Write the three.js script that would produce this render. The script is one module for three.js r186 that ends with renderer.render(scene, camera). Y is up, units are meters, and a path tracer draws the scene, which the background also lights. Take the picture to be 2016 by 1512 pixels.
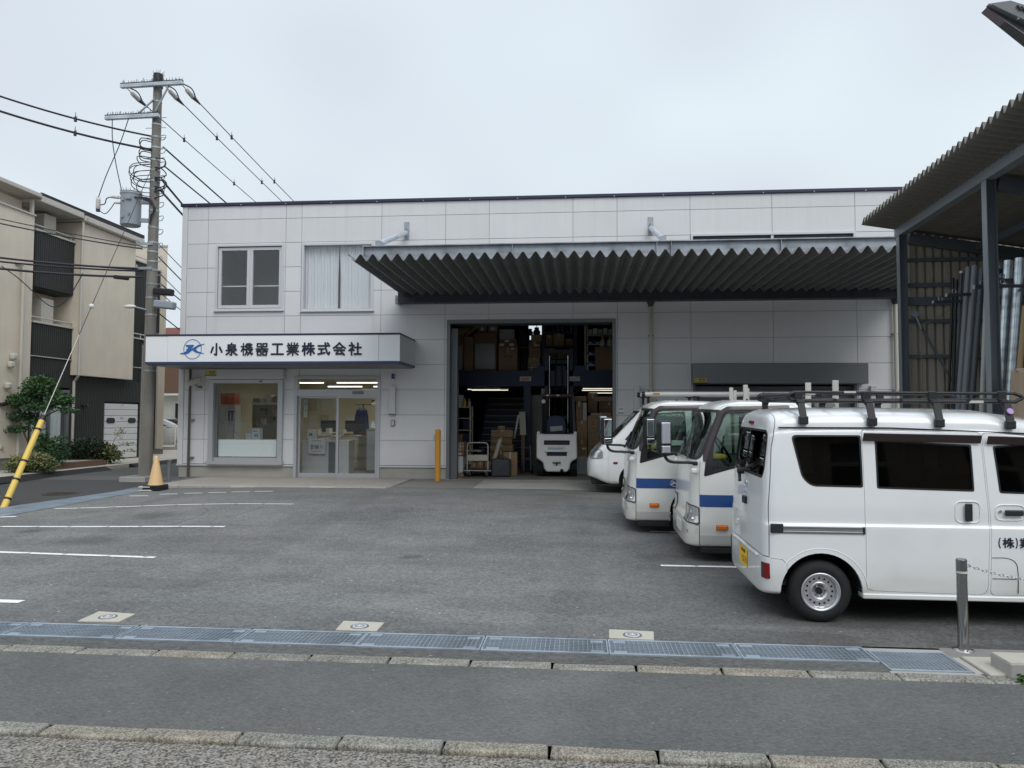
import * as THREE from 'three';
import { mergeGeometries, toCreasedNormals } from 'three/addons/utils/BufferGeometryUtils.js';
import { RoundedBoxGeometry } from 'three/addons/geometries/RoundedBoxGeometry.js';
import { RectAreaLightUniformsLib } from 'three/addons/lights/RectAreaLightUniformsLib.js';
import { Brush, Evaluator, SUBTRACTION, INTERSECTION } from 'three-bvh-csg';

// ---------------------------------------------------------------- camera, sky, sun, exposure
const scene = new THREE.Scene();
const camera = new THREE.PerspectiveCamera(54.87, 4 / 3, 0.1, 900);
camera.position.set(0, 1.54, 18.3);
camera.rotation.order = 'YXZ';
camera.rotation.set(2.6 * Math.PI / 180, 5.1 * Math.PI / 180, 0.17 * Math.PI / 180);
const renderer = new THREE.WebGLRenderer({ antialias: true });
renderer.setSize(1024, 768);
renderer.toneMapping = THREE.LinearToneMapping;
renderer.toneMappingExposure = 1.0;
renderer.shadowMap.enabled = true;
renderer.shadowMap.type = THREE.PCFSoftShadowMap;
RectAreaLightUniformsLib.init();

// ---------------------------------------------------------------- noise
function rng(seed) { let s = seed >>> 0; return () => { s = (s + 0x6d2b79f5) | 0; let t = Math.imul(s ^ (s >>> 15), 1 | s); t = (t + Math.imul(t ^ (t >>> 7), 61 | t)) ^ t; return ((t ^ (t >>> 14)) >>> 0) / 4294967296; }; }
function hash2(x, y, s) { let h = Math.imul(x, 374761393) + Math.imul(y, 668265263) + Math.imul(s, 1442695041); h = Math.imul(h ^ (h >>> 13), 1274126177); return ((h ^ (h >>> 16)) >>> 0) / 4294967296; }
function vnoise(x, y, s, per = 0) {          // smooth value noise 0..1, tiling every per cells
  const ix = Math.floor(x), iy = Math.floor(y), fx = x - ix, fy = y - iy, u = fx * fx * (3 - 2 * fx), v = fy * fy * (3 - 2 * fy);
  const w = (a) => per ? ((a % per) + per) % per : a;
  const a = hash2(w(ix), w(iy), s), b = hash2(w(ix + 1), w(iy), s), c = hash2(w(ix), w(iy + 1), s), d = hash2(w(ix + 1), w(iy + 1), s);
  return a + (b - a) * u + (c - a) * v + (a - b - c + d) * u * v;
}
const clamp = (x, a = 0, b = 1) => Math.min(b, Math.max(a, x)), lerp = (a, b, t) => a + (b - a) * t;
const sstep = (a, b, x) => { const t = clamp((x - a) / (b - a)); return t * t * (3 - 2 * t); };
const toS = (c) => c <= 0.0031308 ? c * 12.92 : 1.055 * Math.pow(c, 1 / 2.4) - 0.055;

{ // the overcast sky: even, a touch brighter and whiter low down, brighter towards the zenith
  const W = 512, H = 256, d = new Float32Array(W * H * 4);
  for (let r = 0; r < H; r++) for (let c = 0; c < W; c++) {
    const e = ((r + 0.5) / H - 0.5) * Math.PI, az = (c + 0.5) / W * Math.PI * 2, ce = Math.cos(e), se = Math.sin(e);
    let f = 1 + 1.05 * sstep(0.45, 1.45, e), k = sstep(-0.02, 0.5, e);
    const px = Math.cos(az) * ce, pz = Math.sin(az) * ce, sc = 2.4 / (0.35 + Math.max(se, 0));
    const n = 0.6 * vnoise(px * sc + 7, pz * sc + 3, 5) + 0.4 * vnoise(px * sc * 2.3 + 1, pz * sc * 2.3 + 9, 6);
    f *= 0.855 + 0.285 * n; const lav = 0.05 * (0.5 - n);
    const col = [lerp(0.735, 0.705, k), lerp(0.805, 0.78, k), lerp(0.875, 0.865, k)], i = (r * W + c) * 4;
    for (let q = 0; q < 3; q++) d[i + q] = e < -0.02 ? [0.2, 0.2, 0.2][q] : col[q] * f * (1 + lav * [0.6, -0.6, 1][q]);
    d[i + 3] = 1;
  }
  const t = new THREE.DataTexture(d, W, H, THREE.RGBAFormat, THREE.FloatType);
  t.mapping = THREE.EquirectangularReflectionMapping; t.magFilter = THREE.LinearFilter; t.minFilter = THREE.LinearFilter; t.wrapS = THREE.RepeatWrapping; t.needsUpdate = true;
  scene.background = t; scene.environment = t;
}
const sun = new THREE.DirectionalLight(new THREE.Color().setRGB(1, 0.98, 0.95), 1.25);
sun.position.set(8, 19, 23); sun.target.position.set(0, 0, 6);
sun.castShadow = true; sun.shadow.radius = 70; sun.shadow.mapSize.set(2048, 2048);
Object.assign(sun.shadow.camera, { left: -26, right: 22, top: 26, bottom: -24, near: 1, far: 110 });
scene.add(sun, sun.target);

// ---------------------------------------------------------------- textures
function tex(w, h, fn, opt = {}) {            // fn(x, y) -> [r,g,b] linear, or a number
  const d = new Uint8Array(w * h * 4), srgb = opt.srgb !== false;
  for (let y = 0; y < h; y++) for (let x = 0; x < w; x++) {
    const v = fn(x, y), i = (y * w + x) * 4;
    for (let q = 0; q < 3; q++) { const c = typeof v === 'number' ? v : v[q]; d[i + q] = clamp(Math.round((srgb ? toS(c) : c) * 255), 0, 255); }
    d[i + 3] = 255;
  }
  const t = new THREE.DataTexture(d, w, h, THREE.RGBAFormat);
  t.wrapS = t.wrapT = opt.clamp ? THREE.ClampToEdgeWrapping : THREE.RepeatWrapping; t.magFilter = THREE.LinearFilter; t.minFilter = THREE.LinearMipmapLinearFilter; t.generateMipmaps = true;
  if (srgb) t.colorSpace = THREE.SRGBColorSpace;
  if (opt.rep) t.repeat.set(opt.rep[0], opt.rep[1]);
  t.needsUpdate = true; return t;
}
const fbm = (x, y, s, per, o = 4) => { let v = 0, a = 0.5, n = 0; for (let i = 0; i < o; i++) { v += a * vnoise(x, y, s + i, per); n += a; x *= 2; y *= 2; per *= 2; a *= 0.5; } return v / n; };
// tile: fn(u cells) on a 256 px square that covers m metres
function tile(px, m, fn, opt = {}) { return tex(px, px, (x, y) => fn(x / px, y / px, x, y), { ...opt, rep: [1 / m, 1 / m] }); }

function asphaltMap(w, h, mw, mh, seed, base, spot) {
  return tex(w, h, (x, y) => {
    const X = x / w * mw, Y = y / h * mh;
    let v = 1 + 0.2 * (vnoise(X * 0.45, Y * 0.45, seed) - 0.5) + 0.2 * (vnoise(X * 1.6, Y * 2.2, seed + 1) - 0.5) + 0.12 * (vnoise(X * 7, Y * 7, seed + 2) - 0.5);
    const g = hash2(x, y, seed + 3), g2 = vnoise(x * 0.42, y * 0.42, seed + 4);
    v += (g - 0.5) * 0.52 + (g2 - 0.5) * 0.6;
    if (hash2(x, y, seed + 5) > 0.996) v += 0.9;
    if (hash2(x >> 1, y >> 1, seed + 6) > 0.9995) v += 2.4;
    if (spot) v *= spot(X, Y);
    v *= base; const warm = 0.04 * (vnoise(X * 0.8, Y * 0.8, seed + 9) - 0.5);
    return [v * (1.005 + warm), v, v * (0.955 - warm)];
  }, { clamp: true });
}
const bumpGrain = tile(512, 1.3, (u, v, x, y) => 0.5 * hash2(x, y, 71) + 0.5 * vnoise(x * 0.35, y * 0.35, 72), { srgb: false });
const T = {
  concrete: tile(512, 2.2, (u, v, x, y) => { const n = fbm(u * 4, v * 4, 11, 4, 5), s = hash2(x, y, 12); const c = 0.9 + 0.35 * (n - 0.5) + 0.14 * (s - 0.5); return [0.42 * c, 0.405 * c, 0.375 * c]; }),
  granite: tile(512, 0.55, (u, v, x, y) => { const n = fbm(u * 4, v * 4, 21, 4, 3), a = vnoise(u * 70, v * 70, 22, 70), b = vnoise(u * 120, v * 120, 23, 120), s = hash2(x, y, 24); let c = 0.72 + 0.6 * (n - 0.5) + 0.55 * (a - 0.5) + 0.6 * (b - 0.5) + 0.3 * (s - 0.5); c = clamp(c, 0.1, 1.35); return [0.37 * c, 0.35 * c, 0.30 * c]; }),
  aggregate: tile(512, 0.6, (u, v, x, y) => { const a = vnoise(u * 55, v * 55, 32, 55), b = vnoise(u * 100, v * 100, 33, 100), k = vnoise(u * 40 + 9, v * 40, 34, 40), n = fbm(u * 3, v * 3, 35, 3, 3); const c = clamp(0.62 + 0.95 * (a - 0.5) + 0.7 * (b - 0.5) + 0.4 * (n - 0.5), 0.12, 1.4); return [0.31 * c * (1 + 0.12 * (k - 0.4)), 0.288 * c, 0.25 * c * (1 - 0.12 * (k - 0.4))]; }),
  plaster: tile(512, 2.5, (u, v, x, y) => { const n = fbm(u * 5, v * 5, 41, 5, 4), s = hash2(x, y, 42), st = vnoise(u * 30, v * 3, 43, 30); const c = 0.94 + 0.12 * (n - 0.5) + 0.12 * (s - 0.5) + 0.05 * (st - 0.5); return [0.76 * c, 0.675 * c, 0.55 * c]; }),
  facade: (() => { const st = [[-9.36, 4.24, 0.8], [-7.54, 4.24, 0.7], [-7.06, 4.22, 0.6], [-5.18, 4.22, 0.9], [-4.33, 6.06, 0.8], [1.79, 6.06, 0.9], [-8.2, 7, 0.5], [-5.9, 7, 0.6], [-2.6, 7, 0.5], [0.4, 7, 0.6], [3.4, 7, 0.6], [5.6, 7, 0.5], [-3.36, 4.0, 0.6], [0.98, 4.0, 0.7], [-4.64, 2.45, 0.7], [2.75, 5.2, 0.6]]; const t = tex(2048, 700, (x, y) => { const X = -10.4 + x / 2048 * 21, Y = y / 700 * 7.1; let c = 0.975 + 0.05 * (fbm(X * 1.3, Y * 1.3, 51, 0, 3) - 0.5) + 0.03 * (hash2(x, y, 53) - 0.5) + 0.02 * (vnoise(X * 30, Y, 52) - 0.5); for (const [sx, sy, a] of st) { const d = Math.abs(X - sx - 0.02 * (vnoise(Y * 3, sx, 54) - 0.5)); if (Y < sy && d < 0.16) c -= 0.11 * a * Math.max(0, 1 - d / (0.03 + 0.1 * vnoise(X * 40, Y * 0.6, 55))) * Math.exp(-(sy - Y) * 0.75) * (0.5 + 0.7 * vnoise(X * 60, Y * 1.5, 56)); } c -= 0.07 * sstep(0.75, 0.3, Y) * (0.4 + vnoise(X * 3, Y * 5, 57)) + 0.02 * sstep(0.45, 0.75, vnoise(X * 18, Y * 0.5, 58)) * sstep(5.5, 7, Y); return [0.74 * c, 0.742 * c, 0.745 * c * (0.99 + 0.01 * c)]; }); t.repeat.set(1 / 21, 1 / 7.1); t.offset.set(10.4 / 21, 0); return t; })(),
  sheetMetal: tile(512, 3.1, (u, v, x, y) => { const n = fbm(u * 5, v * 5, 131, 5, 4), s = vnoise(u * 60, v * 3, 132, 60), g = hash2(x, y, 133); const c = 0.92 + 0.28 * (n - 0.5) + 0.22 * (s - 0.5) + 0.06 * (g - 0.5), r = sstep(0.66, 0.8, n); return [c * (1 + 0.15 * r), c * (1 - 0.02 * r), c * (1 - 0.12 * r)]; }),
  body: tile(512, 3.0, (u, v, x, y) => { const Y = v * 3, n = fbm(u * 4, v * 4, 111, 4, 5), d = sstep(0.62, 0.22, Y) * (0.35 + 0.9 * vnoise(u * 9, v * 22, 112, 9)) * (Y < 1 ? 1 : 0), f = 1 - 0.06 * sstep(0.42, 0.72, n) - 0.3 * d * 0.7; return [f, f * (0.995 - 0.02 * d), f * (0.98 - 0.07 * d)]; }),
  siding: tile(512, 1.5, (u, v, x, y) => { const n = fbm(u * 4, v * 4, 51, 4, 4), st = vnoise(u * 40, v * 2, 52, 40), s = hash2(x, y, 53); const c = 0.965 + 0.06 * (n - 0.5) + 0.02 * (st - 0.5) + 0.05 * (s - 0.5); return [0.74 * c, 0.742 * c, 0.745 * c]; }),
  galv: tile(512, 1.2, (u, v, x, y) => { const n = fbm(u * 5, v * 5, 61, 5, 4), k = vnoise(u * 18, v * 18, 62, 18), s = vnoise(u * 3, v * 24, 63, 3); const c = 0.85 + 0.5 * (n - 0.5) + 0.2 * (k - 0.5) + 0.25 * (s - 0.5); return [0.40 * c, 0.435 * c, 0.47 * c]; }),
  card: tile(256, 0.9, (u, v, x, y) => { const n = fbm(u * 4, v * 4, 81, 4, 4), s = vnoise(u * 60, v * 4, 82, 60), g = hash2(x, y, 83); const c = 0.9 + 0.25 * (n - 0.5) + 0.1 * (s - 0.5) + 0.08 * (g - 0.5); return [0.36 * c, 0.245 * c, 0.14 * c]; }),
  pole: tile(512, 1.6, (u, v, x, y) => { const n = fbm(u * 6, v * 3, 91, 3, 5), s = vnoise(u * 24, v * 2, 92, 24), g = hash2(x, y, 93); const c = 0.9 + 0.6 * (n - 0.5) + 0.35 * (s - 0.5) + 0.1 * (g - 0.5); return [0.265 * c, 0.25 * c, 0.222 * c]; }),
  paint: tile(512, 1.1, (u, v, x, y) => { const n = fbm(u * 8, v * 8, 101, 8, 4), g = hash2(x, y, 102); const worn = sstep(0.60, 0.74, n + 0.12 * (g - 0.5)); const c = lerp(0.82, 0.28, worn); return [c, c, c * 0.97]; }),
  leaf: tile(128, 0.5, (u, v, x, y) => { const n = fbm(u * 6, v * 6, 121, 6, 3); const c = 0.6 + 0.8 * n; return [c, c, c]; }),
};

// ---------------------------------------------------------------- materials
const mat = (c, rough = 0.7, metal = 0, o = {}) => { const m = new (o.physical ? THREE.MeshPhysicalMaterial : THREE.MeshStandardMaterial)({ roughness: rough, metalness: metal }); if (Array.isArray(c)) m.color.setRGB(...c); else m.map = c; const { physical, tint, ...rest } = o; Object.assign(m, rest); if (tint) m.color.setRGB(...tint); return m; };
const bump = (s) => ({ bumpMap: bumpGrain, bumpScale: s });
const M = {
  concrete: mat(T.concrete, 0.9, 0, bump(0.002)), concreteDark: mat(T.concrete, 0.9, 0, { tint: [0.62, 0.62, 0.62], ...bump(0.002) }),
  concretePale: mat(T.concrete, 0.9, 0, { tint: [1.25, 1.22, 1.1], ...bump(0.002) }),
  stone: mat(T.granite, 0.92, 0, bump(0.004)), stoneDark: mat(T.granite, 0.92, 0, { tint: [0.88, 0.89, 0.89], ...bump(0.005) }), stoneWarm: mat(T.granite, 0.92, 0, { tint: [1.05, 1.0, 0.93], ...bump(0.005) }),
  gutter: mat(T.aggregate, 0.93, 0, bump(0.005)),
  plaster: mat(T.plaster, 0.92, 0, bump(0.002)), siding: mat(T.siding, 0.62, 0, { bumpMap: T.siding, bumpScale: 0.0015 }),
  panels: [1.0, 0.985, 1.012, 0.97].map((k) => mat(T.facade, 0.62, 0, { tint: [k, k, k * 1.002], bumpMap: T.siding, bumpScale: 0.0012 })),
  joint: mat([0.36, 0.365, 0.37], 0.9), navy: mat([0.022, 0.025, 0.06], 0.4), navyBlue: mat([0.03, 0.045, 0.12], 0.4),
  galv: mat(T.galv, 0.5, 0.55), galvBright: mat(T.galv, 0.42, 0.7, { tint: [1.5, 1.5, 1.5] }), galvBars: mat(T.galv, 0.6, 0.25, { tint: [0.78, 0.83, 0.87] }), galvGrate: mat(T.galv, 0.6, 0.25, { tint: [0.86, 0.92, 0.96] }),
  awning: mat(T.sheetMetal, 0.6, 0.1, { tint: [0.2, 0.203, 0.202] }), gutterDark: mat([0.055, 0.062, 0.075], 0.5, 0.2),
  alu: mat([0.5, 0.51, 0.525], 0.4, 0.35), aluWhite: mat([0.62, 0.63, 0.64], 0.4, 0.15), aluDark: mat([0.2, 0.21, 0.22], 0.45, 0.4),
  black: mat([0.012, 0.012, 0.014], 0.45), blackMatt: mat([0.015, 0.015, 0.016], 0.85), rubber: mat([0.011, 0.011, 0.012], 0.75, 0, bump(0.001)), darkSteel: mat([0.075, 0.085, 0.095], 0.5, 0.4), steelPaint: mat([0.12, 0.14, 0.16], 0.5, 0.3), steelPaintPale: mat([0.26, 0.3, 0.33], 0.45, 0.3),
  chrome: mat([0.75, 0.75, 0.76], 0.12, 1), steel: mat([0.5, 0.5, 0.5], 0.22, 1), wheelSilver: mat([0.62, 0.62, 0.64], 0.28, 0.75),
  white: mat([0.72, 0.72, 0.71], 0.5), offWhite: mat([0.6, 0.59, 0.54], 0.6), cream: mat([0.52, 0.49, 0.4], 0.7),
  carWhite: mat(T.body, 0.32, 0, { physical: true, tint: [0.84, 0.86, 0.87], clearcoat: 1, clearcoatRoughness: 0.06 }),
  truckWhite: mat(T.body, 0.36, 0, { physical: true, tint: [0.83, 0.832, 0.80], clearcoat: 0.9, clearcoatRoughness: 0.1 }),
  greyBand: mat([0.5, 0.49, 0.46], 0.4), stripe: mat([0.008, 0.065, 0.25], 0.35, 0, { physical: true, clearcoat: 1, clearcoatRoughness: 0.08 }),
  plastic: mat([0.02, 0.02, 0.022], 0.5), brownVisor: mat([0.045, 0.03, 0.03], 0.22), amber: mat([0.75, 0.16, 0.01], 0.2), red: mat([0.2, 0.006, 0.01], 0.2), yellow: mat([0.75, 0.5, 0.05], 0.5), plateYellow: mat([0.8, 0.56, 0.02], 0.45), orange: mat([0.62, 0.29, 0.03], 0.55), guard: mat([0.8, 0.56, 0.12], 0.45),
  cone: mat([0.8, 0.53, 0.27], 0.6), orangeBox: mat([0.6, 0.12, 0.03], 0.6),
  glass: mat([0.975, 0.985, 0.985], 0.02, 0, { physical: true, transmission: 1, thickness: 0, ior: 1.5, specularIntensity: 1 }),
  glassGreen: mat([0.72, 0.8, 0.76], 0.02, 0, { physical: true, transmission: 1, thickness: 0, ior: 1.5 }),
  glassDark: mat([0.24, 0.24, 0.245], 0.02, 0, { physical: true, transmission: 1, thickness: 0, ior: 1.5 }),
  glassGrey: mat([0.32, 0.36, 0.36], 0.03, 0, { physical: true, transmission: 1, thickness: 0, ior: 1.5 }),
  lens: mat([0.95, 0.96, 0.97], 0.04, 0, { physical: true, transmission: 0.85, thickness: 0, ior: 1.5 }),
  smoked: mat([0.1, 0.09, 0.09], 0.08, 0, { physical: true, transmission: 0.75, thickness: 0 }),
  frost: mat([0.9, 0.95, 0.95], 0.4, 0, { physical: true, transmission: 0.15, thickness: 0 }),
  curtain: mat([0.86, 0.88, 0.9], 0.9, 0, { physical: true, transmission: 0.2, thickness: 0 }),
  card: mat(T.card, 0.85), cardDark: mat(T.card, 0.85, 0, { tint: [0.75, 0.7, 0.66] }), cardPale: mat(T.card, 0.85, 0, { tint: [1.2, 1.25, 1.3] }), paper: mat([0.7, 0.7, 0.68], 0.8), film: mat([0.36, 0.38, 0.38], 0.3), tape: mat([0.5, 0.42, 0.3], 0.4),
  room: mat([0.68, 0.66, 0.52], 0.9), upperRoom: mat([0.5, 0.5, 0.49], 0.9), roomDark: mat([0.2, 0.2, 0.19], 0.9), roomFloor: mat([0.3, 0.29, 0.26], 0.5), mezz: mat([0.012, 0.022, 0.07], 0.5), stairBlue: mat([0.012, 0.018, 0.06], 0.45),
  pole: mat(T.pole, 0.9, 0, bump(0.002)), wire: mat([0.018, 0.016, 0.026], 0.6), transformer: mat([0.30, 0.335, 0.37], 0.45), porcelain: mat([0.62, 0.6, 0.56], 0.25),
  darkWall: mat([0.038, 0.04, 0.037], 0.7), houseRoof: mat([0.03, 0.028, 0.032], 0.7), houseWhite: mat([0.55, 0.52, 0.46], 0.6), brownSide: mat([0.15, 0.085, 0.055], 0.7), redRoof: mat([0.16, 0.06, 0.04], 0.8), ironBrown: mat([0.075, 0.062, 0.055], 0.6, 0.3), paleWall: mat([0.5, 0.5, 0.48], 0.8),
  paintLine: mat(T.paint, 0.75, 0, bump(0.001)), plateBlue: mat(T.galv, 0.55, 0.2, { tint: [0.6, 0.67, 0.74] }),
  bark: mat([0.09, 0.07, 0.05], 0.95), leafGreen: mat([0.045, 0.12, 0.04], 0.6, 0, { physical: true, transmission: 0.25, thickness: 0 }), leafLight: mat([0.07, 0.15, 0.035], 0.6, 0, { physical: true, transmission: 0.25, thickness: 0 }),
  leafDark: mat([0.018, 0.045, 0.018], 0.6, 0, { physical: true, transmission: 0.2, thickness: 0 }), leafPale: mat([0.26, 0.25, 0.11], 0.65, 0, { physical: true, transmission: 0.25, thickness: 0 }), leafMid: mat([0.12, 0.16, 0.05], 0.65, 0, { physical: true, transmission: 0.25, thickness: 0 }),
  tileTan: mat([0.40, 0.36, 0.32], 0.7, 0, bump(0.001)), tileTan2: mat([0.36, 0.325, 0.29], 0.7, 0, bump(0.001)), planterBrown: mat([0.16, 0.1, 0.07], 0.85), cladding: mat([0.38, 0.35, 0.30], 0.6, 0.15), shedRoof: mat(T.sheetMetal, 0.65, 0.1, { tint: [0.2, 0.19, 0.17] }), tan: mat([0.42, 0.3, 0.17], 0.8), rope: mat([0.2, 0.17, 0.1], 0.9), discSteel: mat([0.62, 0.62, 0.63], 0.45, 0.3), kraft: mat([0.33, 0.26, 0.19], 0.85),
  pvcGrey: mat([0.15, 0.17, 0.19], 0.4), pvcDark: mat([0.06, 0.068, 0.078], 0.42), duct: mat(T.galv, 0.3, 0.85, { tint: [1.6, 1.65, 1.6] }),
  letter: mat([0.012, 0.012, 0.035], 0.45), emblem: mat([0.02, 0.12, 0.38], 0.4), signWhite: mat([0.84, 0.86, 0.87], 0.35), mirrorGlass: mat([0.8, 0.82, 0.84], 0.03, 1),
};
const lamp = (c, i) => { const m = mat([0.9, 0.9, 0.88], 0.5); m.emissive.setRGB(...c); m.emissiveIntensity = i; return m; };
M.tubeLamp = lamp([1, 0.93, 0.76], 2.2); M.tubeLampDim = lamp([1, 0.93, 0.78], 1.1);

// ---------------------------------------------------------------- builders
const V = (x, y, z) => new THREE.Vector3(x, y, z), UP = V(0, 1, 0);
const taken = new Map();
function numbered(n) { const k = taken.get(n) ?? 0; taken.set(n, k + 1); return k ? n + '_' + String(k).padStart(3, '0') : n; }
function meterUV(g) {                        // uv in metres from the dominant axis of each face
  const p = g.attributes.position, n = g.attributes.normal, uv = new Float32Array(p.count * 2);
  for (let i = 0; i < p.count; i++) {
    const t = i - i % 3, nx = Math.abs(n.getX(t) + n.getX(t + 1) + n.getX(t + 2)), ny = Math.abs(n.getY(t) + n.getY(t + 1) + n.getY(t + 2)), nz = Math.abs(n.getZ(t) + n.getZ(t + 1) + n.getZ(t + 2));
    const x = p.getX(i), y = p.getY(i), z = p.getZ(i);
    if (ny >= nx && ny >= nz) { uv[i * 2] = x; uv[i * 2 + 1] = z; } else if (nx >= nz) { uv[i * 2] = z; uv[i * 2 + 1] = y; } else { uv[i * 2] = x; uv[i * 2 + 1] = y; }
  }
  g.setAttribute('uv', new THREE.BufferAttribute(uv, 2)); return g;
}
function flat(g) {
  g = g.index ? g.toNonIndexed() : g.clone();
  for (const k of Object.keys(g.attributes)) if (!['position', 'normal', 'uv'].includes(k)) g.deleteAttribute(k);
  if (!g.attributes.normal) g.computeVertexNormals();
  if (!g.attributes.uv) g.setAttribute('uv', new THREE.BufferAttribute(new Float32Array(g.attributes.position.count * 2), 2));
  g.clearGroups(); return g;
}
const mx = (x, y, z, rx = 0, ry = 0, rz = 0) => new THREE.Matrix4().compose(V(x, y, z), new THREE.Quaternion().setFromEuler(new THREE.Euler(rx, ry, rz, 'YXZ')), V(1, 1, 1));
class MB {
  constructor() { this.g = []; this.keep = false; }
  add(g, m) { g = flat(g); if (m) g.applyMatrix4(m); this.g.push(g); return this; }
  box(x, y, z, sx, sy, sz, rx = 0, ry = 0, rz = 0) { return this.add(new THREE.BoxGeometry(sx, sy, sz), mx(x, y, z, rx, ry, rz)); }
  span(x0, x1, y0, y1, z0, z1) { return this.box((x0 + x1) / 2, (y0 + y1) / 2, (z0 + z1) / 2, Math.abs(x1 - x0), Math.abs(y1 - y0), Math.abs(z1 - z0)); }
  rbox(x, y, z, sx, sy, sz, r = 0.01, s = 1, rx = 0, ry = 0, rz = 0) { return this.add(new RoundedBoxGeometry(sx, sy, sz, s, Math.min(r, sx / 2.05, sy / 2.05, sz / 2.05)), mx(x, y, z, rx, ry, rz)); }
  rspan(x0, x1, y0, y1, z0, z1, r = 0.01, s = 1) { return this.rbox((x0 + x1) / 2, (y0 + y1) / 2, (z0 + z1) / 2, x1 - x0, y1 - y0, z1 - z0, r, s); }
  bar(a, b, w, h = w) { const A = V(...a), B = V(...b), d = B.clone().sub(A), L = d.length(); d.normalize(); const q = new THREE.Matrix4().lookAt(V(0, 0, 0), d.clone().negate(), Math.abs(d.y) > 0.95 ? V(0, 0, 1) : UP); q.setPosition(A.add(B).multiplyScalar(0.5)); return this.add(new THREE.BoxGeometry(w, h, L), q); }
  cyl(a, b, r0, r1 = r0, seg = 12, open = false) { const A = V(...a), B = V(...b), d = B.clone().sub(A), L = d.length(); const q = new THREE.Matrix4().makeRotationFromQuaternion(new THREE.Quaternion().setFromUnitVectors(UP, d.normalize())); q.setPosition(A.add(B).multiplyScalar(0.5)); return this.add(new THREE.CylinderGeometry(r1, r0, L, seg, 1, open), q); }
  tube(pts, r, rad = 6, n = 0) { return this.add(new THREE.TubeGeometry(new THREE.CatmullRomCurve3(pts.map((p) => V(...p)), false, 'catmullrom', 0.5), n || pts.length * 4, r, rad, false)); }
  ball(x, y, z, r, s = 10) { return this.add(new THREE.SphereGeometry(r, s, Math.ceil(s * 0.7)), mx(x, y, z)); }
  torus(x, y, z, R, r, rx = 0, ry = 0, a = 8, b = 24) { return this.add(new THREE.TorusGeometry(R, r, a, b), mx(x, y, z, rx, ry)); }
  lathe(pts, m, seg = 24) { return this.add(new THREE.LatheGeometry(pts.map((p) => new THREE.Vector2(...p)), seg), m); }
  shape(pts, depth, m, o = {}) { return this.add(new THREE.ExtrudeGeometry(Array.isArray(pts) ? new THREE.Shape(pts.map((p) => new THREE.Vector2(...p))) : pts, { depth, bevelEnabled: false, curveSegments: 8, ...o }), m); }
  geo() { const g = this.g.length === 1 ? this.g[0] : mergeGeometries(this.g); return this.keep ? g : meterUV(g); }
  build(name, m, parent) { return mesh(this.geo(), name, m, parent); }
}
function mesh(g, name, m, parent) { const o = new THREE.Mesh(g, m); o.name = name; o.castShadow = o.receiveShadow = true; if (parent) parent.add(o); return o; }
const B = () => new MB();
function tag(o, label, category, group) { o.userData = { label, category }; if (group) o.userData.group = group; return o; }
function thing(name, label, category, pos = [0, 0, 0], ry = 0, group) { const o = new THREE.Group(); o.name = numbered(name); o.position.set(...pos); o.rotation.y = ry; tag(o, label, category, group); scene.add(o); return o; }
function solo(mb, name, m, label, category, group) { const o = mb.build(numbered(name), m, scene); return tag(o, label, category, group); }
function struct(g, name, m) { const o = mesh(g instanceof MB ? g.geo() : g, numbered(name), m, scene); o.userData = { kind: 'structure' }; return o; }
function structGroup(name) { const o = new THREE.Group(); o.name = numbered(name); o.userData = { kind: 'structure' }; scene.add(o); return o; }
// a thing's geometry is written in world metres and moved to the thing's base
function rebase(o, x, y, z) { o.position.set(x, y, z); for (const c of o.children) c.geometry ? c.position.sub(V(x, y, z)) : 0; return o; }

// ground height: level behind the front wall, falling towards the street, with a slight crown in the yard
function gh(x, z) {
  const base = z < 0 ? 0 : -0.0195 * Math.min(z, 12.5);
  const A = z <= 0 ? 0 : z < 2.5 ? 0.045 * z / 2.5 : z < 5.5 ? lerp(0.045, 0.09, (z - 2.5) / 3) : z < 7.5 ? lerp(0.09, 0.03, (z - 5.5) / 2) : z < 9 ? lerp(0.03, 0, (z - 7.5) / 1.5) : 0;
  return base + A * sstep(-9.6, -5.6, x) * (1 - sstep(-1, 1.5, x));
}
function sheet(x0, x1, z0, z1, nx, nz, dy, norm) {
  const p = [], uv = [], ix = [];
  for (let j = 0; j <= nz; j++) for (let i = 0; i <= nx; i++) { const x = lerp(x0, x1, i / nx), z = lerp(z0, z1, j / nz); p.push(x, gh(x, z) + dy, z); norm ? uv.push(i / nx, j / nz) : uv.push(x, z); }
  for (let j = 0; j < nz; j++) for (let i = 0; i < nx; i++) { const a = j * (nx + 1) + i, b = a + 1, c = a + nx + 1, d = c + 1; ix.push(a, c, b, b, c, d); }
  const g = new THREE.BufferGeometry(); g.setAttribute('position', new THREE.Float32BufferAttribute(p, 3)); g.setAttribute('uv', new THREE.Float32BufferAttribute(uv, 2)); g.setIndex(ix); g.computeVertexNormals(); return g;
}
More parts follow.
